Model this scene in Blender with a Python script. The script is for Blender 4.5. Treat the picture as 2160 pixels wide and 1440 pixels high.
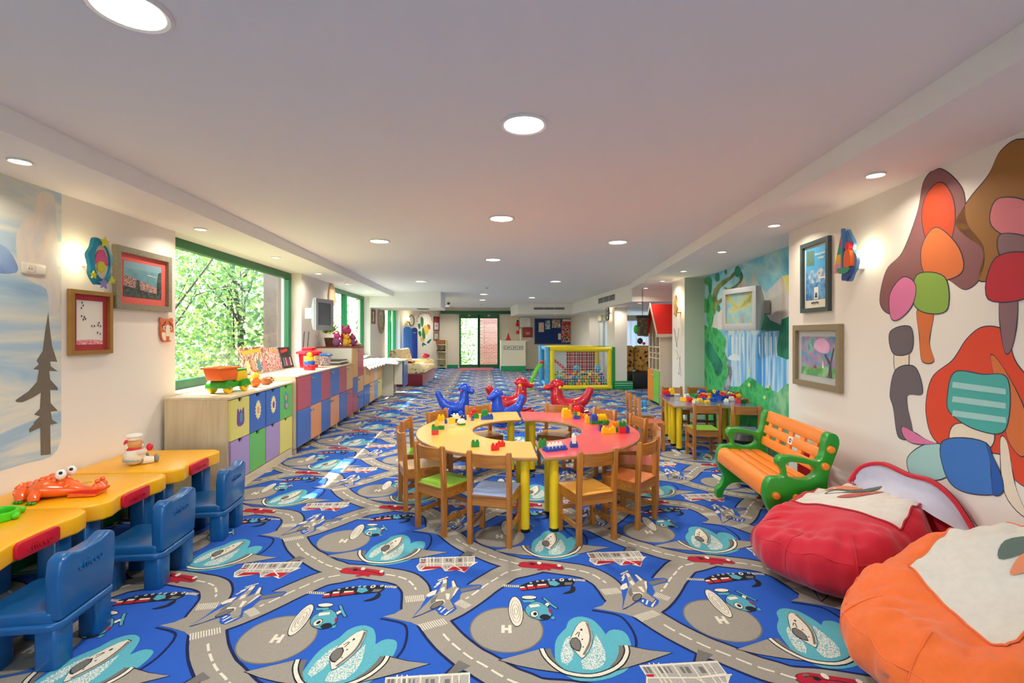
import bpy, bmesh, math, random
from mathutils import Matrix, Vector
R = math.radians
SC = bpy.context.scene
COL = SC.collection
for o in list(bpy.data.objects): bpy.data.objects.remove(o)

# ---------------------------------------------------------------- camera, sky, sun, exposure
FPX, VX, VY, EYE = 1000.0, 1080.0, 703.0, 1.4      # focal length in pixels of a 2160 px wide frame, principal column, horizon row, eye height
YAW = math.atan(.067)
SN, CS = math.sin(YAW), math.cos(YAW)
cam_d = bpy.data.cameras.new('camera'); cam_d.sensor_width = 36; cam_d.lens = FPX / 2160 * 36
cam_d.shift_y = -(720 - VY) / 2160; cam_d.clip_start = .05; cam_d.clip_end = 200
cam = bpy.data.objects.new('camera', cam_d); COL.objects.link(cam)
cam.location = (0, 0, EYE); cam.rotation_euler = (R(90), 0, -YAW)
SC.camera = cam

w = bpy.data.worlds.new('world'); SC.world = w; w.use_nodes = True
nt = w.node_tree; nt.nodes.clear()
sky = nt.nodes.new('ShaderNodeTexSky'); sky.sky_type = 'NISHITA'; sky.sun_disc = False
sky.sun_elevation = R(50); sky.sun_rotation = R(-90); sky.air_density = 1.2; sky.dust_density = 1.5
bg = nt.nodes.new('ShaderNodeBackground'); bg.inputs[1].default_value = 1.5
wo = nt.nodes.new('ShaderNodeOutputWorld')
nt.links.new(sky.outputs[0], bg.inputs[0]); nt.links.new(bg.outputs[0], wo.inputs[0])
sun_d = bpy.data.lights.new('sun', 'SUN'); sun_d.energy = 16; sun_d.angle = R(.6); sun_d.color = (1, .95, .86)
sun = bpy.data.objects.new('sun', sun_d); COL.objects.link(sun)
sun.location = (-12, 4, 14)
sun.rotation_euler = Vector((.74, -.2, -1)).to_track_quat('-Z', 'Y').to_euler()
SC.view_settings.view_transform = 'Standard'; SC.view_settings.look = 'None'
SC.view_settings.gamma = 1; SC.view_settings.use_curve_mapping = False
SC.view_settings.exposure = 0.35
LAMP_W = 17.0       # a large ceiling downlight
SPOT_W = 3.2        # a small soffit spot
SC.cycles.max_bounces = 6; SC.cycles.diffuse_bounces = 4; SC.cycles.glossy_bounces = 2; SC.cycles.transmission_bounces = 3; SC.cycles.transparent_max_bounces = 10
SC.cycles.use_adaptive_sampling = True; SC.cycles.adaptive_threshold = .06
SC.cycles.caustics_reflective = False; SC.cycles.caustics_refractive = False
SC.cycles.sample_clamp_indirect = 6.0

# ---------------------------------------------------------------- measuring: photograph pixel -> point of the room
def atd(px, py, d):
    xc = (px - VX) * d / FPX
    return Vector((xc * CS + d * SN, -xc * SN + d * CS, EYE - (py - VY) * d / FPX))
def fl(px, py, z=0.0): return atd(px, py, FPX * (EYE - z) / (py - VY))
def onX(px, py, X):
    k = (px - VX) / FPX; Y = X * (CS - k * SN) / (SN + k * CS); d = X * SN + Y * CS
    return Vector((X, Y, EYE - (py - VY) * d / FPX))
RA = R(9.09)                                                 # the right-hand wall runs 9 degrees off the left one
RDV = Vector((math.sin(RA), math.cos(RA), 0)); RNV = Vector((math.cos(RA), -math.sin(RA), 0))
def rp(s, D, z=0.0): return RDV * s + RNV * D + Vector((0, 0, z))
def onR(px, py, D):
    k = (px - VX) / FPX; vx, vy = k * CS + SN, -k * SN + CS
    d = D / (RNV.x * vx + RNV.y * vy)
    return Vector((d * vx, d * vy, EYE - (py - VY) * d / FPX))
def onRs(px, py, D):
    p = onR(px, py, D); return p.dot(RDV), p.z

# ---------------------------------------------------------------- materials
def lin(c):
    if isinstance(c, str):
        c = tuple(int(c[i:i + 2], 16) / 255 for i in (0, 2, 4))
    return tuple((v / 12.92 if v <= .04045 else ((v + .055) / 1.055) ** 2.4) for v in c)
_M = {}
def mat(name, col, rough=.5, var=.06, scale=12, bump=.0, metal=0, spec=.5, coat=0, sheen=0, bscale=None):
    if name in _M: return _M[name]
    m = bpy.data.materials.new(name); m.use_nodes = True; n = m.node_tree.nodes; L = m.node_tree.links
    b = n['Principled BSDF']; c = lin(col)
    tc = n.new('ShaderNodeTexCoord'); nz = n.new('ShaderNodeTexNoise'); nz.inputs['Scale'].default_value = scale; nz.inputs['Detail'].default_value = 3
    L.new(tc.outputs['Object'], nz.inputs['Vector'])
    mx = n.new('ShaderNodeMix'); mx.data_type = 'RGBA'
    mx.inputs[6].default_value = (*[v * (1 - var) for v in c], 1); mx.inputs[7].default_value = (*[min(1, v * (1 + var)) for v in c], 1)
    L.new(nz.outputs['Fac'], mx.inputs[0]); L.new(mx.outputs[2], b.inputs['Base Color'])
    b.inputs['Roughness'].default_value = rough; b.inputs['Metallic'].default_value = metal
    b.inputs['Specular IOR Level'].default_value = spec; b.inputs['Coat Weight'].default_value = coat; b.inputs['Coat Roughness'].default_value = .1
    if sheen: b.inputs['Sheen Weight'].default_value = sheen
    if bump:
        n2 = n.new('ShaderNodeTexNoise'); n2.inputs['Scale'].default_value = bscale or scale * 8; n2.inputs['Detail'].default_value = 2
        L.new(tc.outputs['Object'], n2.inputs['Vector'])
        bp = n.new('ShaderNodeBump'); bp.inputs['Strength'].default_value = bump; bp.inputs['Distance'].default_value = .004
        L.new(n2.outputs['Fac'], bp.inputs['Height']); L.new(bp.outputs[0], b.inputs['Normal'])
    _M[name] = m; return m
def wood(name, c1, c2, rough=.4, scale=14, axis='Z', coat=.2):
    if name in _M: return _M[name]
    m = bpy.data.materials.new(name); m.use_nodes = True; n = m.node_tree.nodes; L = m.node_tree.links; b = n['Principled BSDF']
    tc = n.new('ShaderNodeTexCoord'); mp = n.new('ShaderNodeMapping'); L.new(tc.outputs['Object'], mp.inputs[0])
    mp.inputs['Scale'].default_value = {'Z': (scale, scale, scale * .08), 'X': (scale * .08, scale, scale), 'Y': (scale, scale * .08, scale)}[axis]
    nz = n.new('ShaderNodeTexNoise'); nz.inputs['Scale'].default_value = 2.2; nz.inputs['Detail'].default_value = 6; nz.inputs['Distortion'].default_value = .8
    L.new(mp.outputs[0], nz.inputs['Vector'])
    cr = n.new('ShaderNodeValToRGB'); cr.color_ramp.elements[0].color = (*lin(c1), 1); cr.color_ramp.elements[1].color = (*lin(c2), 1)
    cr.color_ramp.elements[0].position = .3; cr.color_ramp.elements[1].position = .7
    L.new(nz.outputs['Fac'], cr.inputs[0]); L.new(cr.outputs[0], b.inputs['Base Color'])
    b.inputs['Roughness'].default_value = rough; b.inputs['Coat Weight'].default_value = coat; b.inputs['Coat Roughness'].default_value = .2
    _M[name] = m; return m
def ramp_mat(name, stops, scale=3, rough=.8, detail=5, stretch=(1, 1, 1), dist=0, bump=0):
    """noise through a colour ramp: brushed paint, prints, foliage"""
    if name in _M: return _M[name]
    m = bpy.data.materials.new(name); m.use_nodes = True; n = m.node_tree.nodes; L = m.node_tree.links; b = n['Principled BSDF']
    tc = n.new('ShaderNodeTexCoord'); mp = n.new('ShaderNodeMapping'); mp.inputs['Scale'].default_value = stretch
    L.new(tc.outputs['Object'], mp.inputs[0])
    nz = n.new('ShaderNodeTexNoise'); nz.inputs['Scale'].default_value = scale; nz.inputs['Detail'].default_value = detail; nz.inputs['Distortion'].default_value = dist
    L.new(mp.outputs[0], nz.inputs['Vector'])
    cr = n.new('ShaderNodeValToRGB'); e = cr.color_ramp.elements
    e[0].position, e[0].color = stops[0][0], (*lin(stops[0][1]), 1); e[1].position, e[1].color = stops[-1][0], (*lin(stops[-1][1]), 1)
    for p, c in stops[1:-1]:
        k = e.new(p); k.color = (*lin(c), 1)
    L.new(nz.outputs['Fac'], cr.inputs[0]); L.new(cr.outputs[0], b.inputs['Base Color']); b.inputs['Roughness'].default_value = rough
    _M[name] = m; return m
def emit(name, col, s):
    if name in _M: return _M[name]
    m = bpy.data.materials.new(name); m.use_nodes = True; n = m.node_tree.nodes; b = n['Principled BSDF']
    b.inputs['Base Color'].default_value = (*lin(col), 1); b.inputs['Emission Color'].default_value = (*lin(col), 1); b.inputs['Emission Strength'].default_value = s; m.cycles.emission_sampling = 'NONE'
    _M[name] = m; return m
def glass(name, tint='ffffff', gloss=.08, rough=.02):
    """thin pane: mostly straight-through with a faint reflection"""
    if name in _M: return _M[name]
    m = bpy.data.materials.new(name); m.use_nodes = True; n = m.node_tree.nodes; L = m.node_tree.links; n.clear()
    t = n.new('ShaderNodeBsdfTransparent'); t.inputs[0].default_value = (*lin(tint), 1)
    g = n.new('ShaderNodeBsdfGlossy'); g.inputs['Roughness'].default_value = rough
    lw = n.new('ShaderNodeLayerWeight'); pw = n.new('ShaderNodeMath'); pw.operation = 'POWER'; pw.inputs[1].default_value = 4
    L.new(lw.outputs['Facing'], pw.inputs[0]); fr = n.new('ShaderNodeMath'); fr.operation = 'MULTIPLY_ADD'; fr.inputs[1].default_value = .5; fr.inputs[2].default_value = gloss * .4
    L.new(pw.outputs[0], fr.inputs[0])
    mx = n.new('ShaderNodeMixShader'); o = n.new('ShaderNodeOutputMaterial')
    L.new(fr.outputs[0], mx.inputs[0]); L.new(t.outputs[0], mx.inputs[1]); L.new(g.outputs[0], mx.inputs[2]); L.new(mx.outputs[0], o.inputs[0])
    _M[name] = m; return m

# ---------------------------------------------------------------- mesh builder
class MB:
    def __init__(s): s.v = []; s.f = []; s.mi = []; s.m = Matrix(); s.cur = 0
    def add(s, vs, fs):
        o = len(s.v); s.v += [tuple(s.m @ Vector(p)) for p in vs]
        for f in fs: s.f.append([o + i for i in f]); s.mi.append(s.cur)
        return s
    def at(s, loc=(0, 0, 0), rot=(0, 0, 0), scale=(1, 1, 1)):
        from mathutils import Euler
        s.m = Matrix.Translation(loc) @ Euler(rot).to_matrix().to_4x4() @ Matrix.Diagonal((*scale, 1)); return s
    def box(s, x0, x1, y0, y1, z0, z1):
        return s.add([(x0, y0, z0), (x1, y0, z0), (x1, y1, z0), (x0, y1, z0), (x0, y0, z1), (x1, y0, z1), (x1, y1, z1), (x0, y1, z1)],
                     [(0, 3, 2, 1), (4, 5, 6, 7), (0, 1, 5, 4), (1, 2, 6, 5), (2, 3, 7, 6), (3, 0, 4, 7)])
    def cbox(s, c, d): return s.box(c[0] - d[0] / 2, c[0] + d[0] / 2, c[1] - d[1] / 2, c[1] + d[1] / 2, c[2] - d[2] / 2, c[2] + d[2] / 2)
    def prism(s, poly, a, b, axis='z'):
        """poly extruded from a to b along axis; poly coordinates are the other two axes in order"""
        f = {'z': lambda p, t: (p[0], p[1], t), 'y': lambda p, t: (p[0], t, p[1]), 'x': lambda p, t: (t, p[0], p[1])}[axis]
        n = len(poly); vs = [f(p, a) for p in poly] + [f(p, b) for p in poly]
        return s.add(vs, [tuple(range(n))[::-1], tuple(range(n, 2 * n))] + [(i, (i + 1) % n, n + (i + 1) % n, n + i) for i in range(n)])
    def ring(s, outer, inner, a, b, axis='z'):
        f = {'z': lambda p, t: (p[0], p[1], t), 'y': lambda p, t: (p[0], t, p[1]), 'x': lambda p, t: (t, p[0], p[1])}[axis]
        n = len(outer); vs = [f(p, a) for p in outer] + [f(p, a) for p in inner] + [f(p, b) for p in outer] + [f(p, b) for p in inner]
        fs = []
        for i in range(n):
            j = (i + 1) % n
            fs += [(i, n + i, n + j, j), (2 * n + i, 2 * n + j, 3 * n + j, 3 * n + i), (i, j, 2 * n + j, 2 * n + i), (n + i, 3 * n + i, 3 * n + j, n + j)]
        return s.add(vs, fs)
    def tube(s, pts, r, n=8, closed=False, caps=True):
        pts = [Vector(p) for p in pts]; N = len(pts); rings = []
        rr = r if hasattr(r, '__len__') else [r] * N
        prev = None
        for i, p in enumerate(pts):
            a = pts[(i - 1) % N] if closed else pts[max(0, i - 1)]; b = pts[(i + 1) % N] if closed else pts[min(N - 1, i + 1)]
            t = (b - a).normalized()
            if prev is None:
                u = t.orthogonal().normalized()
            else:
                u = prev - t * prev.dot(t); u = u.normalized() if u.length > 1e-6 else t.orthogonal().normalized()
            prev = u; w_ = t.cross(u)
            rings.append([p + (u * math.cos(2 * math.pi * k / n) + w_ * math.sin(2 * math.pi * k / n)) * rr[i] for k in range(n)])
        vs = [tuple(q) for g in rings for q in g]; fs = []
        for i in range(N if closed else N - 1):
            for k in range(n):
                fs.append((i * n + k, i * n + (k + 1) % n, ((i + 1) % N) * n + (k + 1) % n, ((i + 1) % N) * n + k))
        if caps and not closed: fs += [tuple(range(n))[::-1], tuple(range((N - 1) * n, N * n))]
        return s.add(vs, fs)
    def cyl(s, p0, p1, r0, r1=None, n=16): return s.tube([p0, p1], [r0, r0 if r1 is None else r1], n)
    def lathe(s, prof, n=20, c=(0, 0, 0)):
        vs = []; fs = []; K = len(prof)
        for r, z in prof:
            for k in range(n):
                a = 2 * math.pi * k / n; vs.append((c[0] + r * math.cos(a), c[1] + r * math.sin(a), c[2] + z))
        for i in range(K - 1):
            for k in range(n): fs.append((i * n + k, i * n + (k + 1) % n, (i + 1) * n + (k + 1) % n, (i + 1) * n + k))
        if prof[0][0] > 1e-5: fs.append(tuple(range(n))[::-1])
        if prof[-1][0] > 1e-5: fs.append(tuple(range((K - 1) * n, K * n)))
        return s.add(vs, fs)
    def ell(s, c, r, nu=14, nv=9, fn=None):
        if not hasattr(r, '__len__'): r = (r, r, r)
        vs = [(c[0], c[1], c[2] - r[2])]; fs = []
        for j in range(1, nv):
            b = -math.pi / 2 + math.pi * j / nv
            for i in range(nu):
                a = 2 * math.pi * i / nu
                vs.append((c[0] + r[0] * math.cos(b) * math.cos(a), c[1] + r[1] * math.cos(b) * math.sin(a), c[2] + r[2] * math.sin(b)))
        vs.append((c[0], c[1], c[2] + r[2])); T = len(vs) - 1
        for i in range(nu): fs += [(0, 1 + (i + 1) % nu, 1 + i), (T, T - nu + i, T - nu + (i + 1) % nu)]
        for j in range(nv - 2):
            for i in range(nu): fs.append((1 + j * nu + i, 1 + j * nu + (i + 1) % nu, 1 + (j + 1) * nu + (i + 1) % nu, 1 + (j + 1) * nu + i))
        return s.add(vs, fs)
    def poly(s, pts): return s.add(pts, [tuple(range(len(pts)))])
    def grid(s, P, cu=False):
        nv, nu = len(P), len(P[0]); vs = [p for r_ in P for p in r_]
        fs = [(j * nu + i, j * nu + (i + 1) % nu, (j + 1) * nu + (i + 1) % nu, (j + 1) * nu + i) for j in range(nv - 1) for i in range(nu if cu else nu - 1)]
        return s.add(vs, fs)
    def build(s, name, m, parent=None, bevel=0, seg=2, ang=35, kind=None, label=None, recalc=True, bang=30):
        me = bpy.data.meshes.new(name); me.from_pydata(s.v, [], s.f)
        ms = m if isinstance(m, (list, tuple)) else [m]
        for k in ms: me.materials.append(k)
        if len(ms) > 1:
            me.polygons.foreach_set('material_index', s.mi)
        if bevel or recalc:
            bm = bmesh.new(); bm.from_mesh(me)
            if recalc: bmesh.ops.recalc_face_normals(bm, faces=bm.faces)
            if bevel:
                es = [e for e in bm.edges if len(e.link_faces) == 2 and e.calc_face_angle(0) > R(bang)]
                bmesh.ops.bevel(bm, geom=es, offset=bevel, segments=seg, profile=.5, affect='EDGES', clamp_overlap=True)
            bm.to_mesh(me); bm.free()
        me.shade_smooth(); me.set_sharp_from_angle(angle=R(ang))
        o = bpy.data.objects.new(name, me); COL.objects.link(o)
        if parent is not None: o.parent = parent
        if kind: o['kind'] = kind
        if label: o['label'] = label
        return o
def B(*a): return MB().box(*a)
def thing(name, label, cat, loc=(0, 0, 0), rz=0, group=None, scale=1):
    o = bpy.data.objects.new(name, None); o.empty_display_size = .1; COL.objects.link(o)
    o.location = loc; o.rotation_euler = (0, 0, rz); o.scale = (scale,) * 3 if not hasattr(scale, '__len__') else scale
    o['label'] = label; o['category'] = cat
    if group: o['group'] = group
    return o
def tag(o, label, cat, group=None):
    o['label'] = label; o['category'] = cat
    if group: o['group'] = group
    return o
def struct(o): o['kind'] = 'structure'; return o
def copy_tree(o, parent=None):
    c = o.copy(); COL.objects.link(c)
    if parent is not None: c.parent = parent
    for ch in list(o.children): copy_tree(ch, c)
    return c
def arc(cx, cy, r, a0, a1, n=12): return [(cx + r * math.cos(R(a0 + (a1 - a0) * i / n)), cy + r * math.sin(R(a0 + (a1 - a0) * i / n))) for i in range(n + 1)]
def rrect(x0, x1, y0, y1, r, n=4):
    return arc(x1 - r, y0 + r, r, -90, 0, n) + arc(x1 - r, y1 - r, r, 0, 90, n) + arc(x0 + r, y1 - r, r, 90, 180, n) + arc(x0 + r, y0 + r, r, 180, 270, n)
def smooth(pts, n=4, closed=True):
    o = []; N = len(pts); D = len(pts[0])
    for i in range(N if closed else N - 1):
        g = (lambda j: pts[j % N]) if closed else (lambda j: pts[max(0, min(N - 1, j))])
        p0, p1, p2, p3 = g(i - 1), g(i), g(i + 1), g(i + 2)
        for k in range(n):
            t = k / n
            o.append(tuple(.5 * (2 * p1[c] + (-p0[c] + p2[c]) * t + (2 * p0[c] - 5 * p1[c] + 4 * p2[c] - p3[c]) * t * t + (-p0[c] + 3 * p1[c] - 3 * p2[c] + p3[c]) * t ** 3) for c in range(D)))
    if not closed: o.append(tuple(pts[-1]))
    return o
def text(name, body, size, m, parent, loc, rot, ext=.0008, font_align='CENTER', sx=1.0):
    c = bpy.data.curves.new(name, 'FONT'); c.body = body; c.size = size; c.extrude = ext; c.align_x = font_align; c.align_y = 'CENTER'; c.resolution_u = 3
    tmp = bpy.data.objects.new('tmp', c); COL.objects.link(tmp); bpy.context.view_layer.update()
    me = bpy.data.meshes.new_from_object(tmp.evaluated_get(bpy.context.evaluated_depsgraph_get())); bpy.data.objects.remove(tmp); bpy.data.curves.remove(c)
    me.materials.clear(); me.materials.append(m)
    o = bpy.data.objects.new(name, me); COL.objects.link(o); o.parent = parent
    o.location = loc; o.rotation_euler = rot; o.scale = (sx, 1, 1); return o

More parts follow.
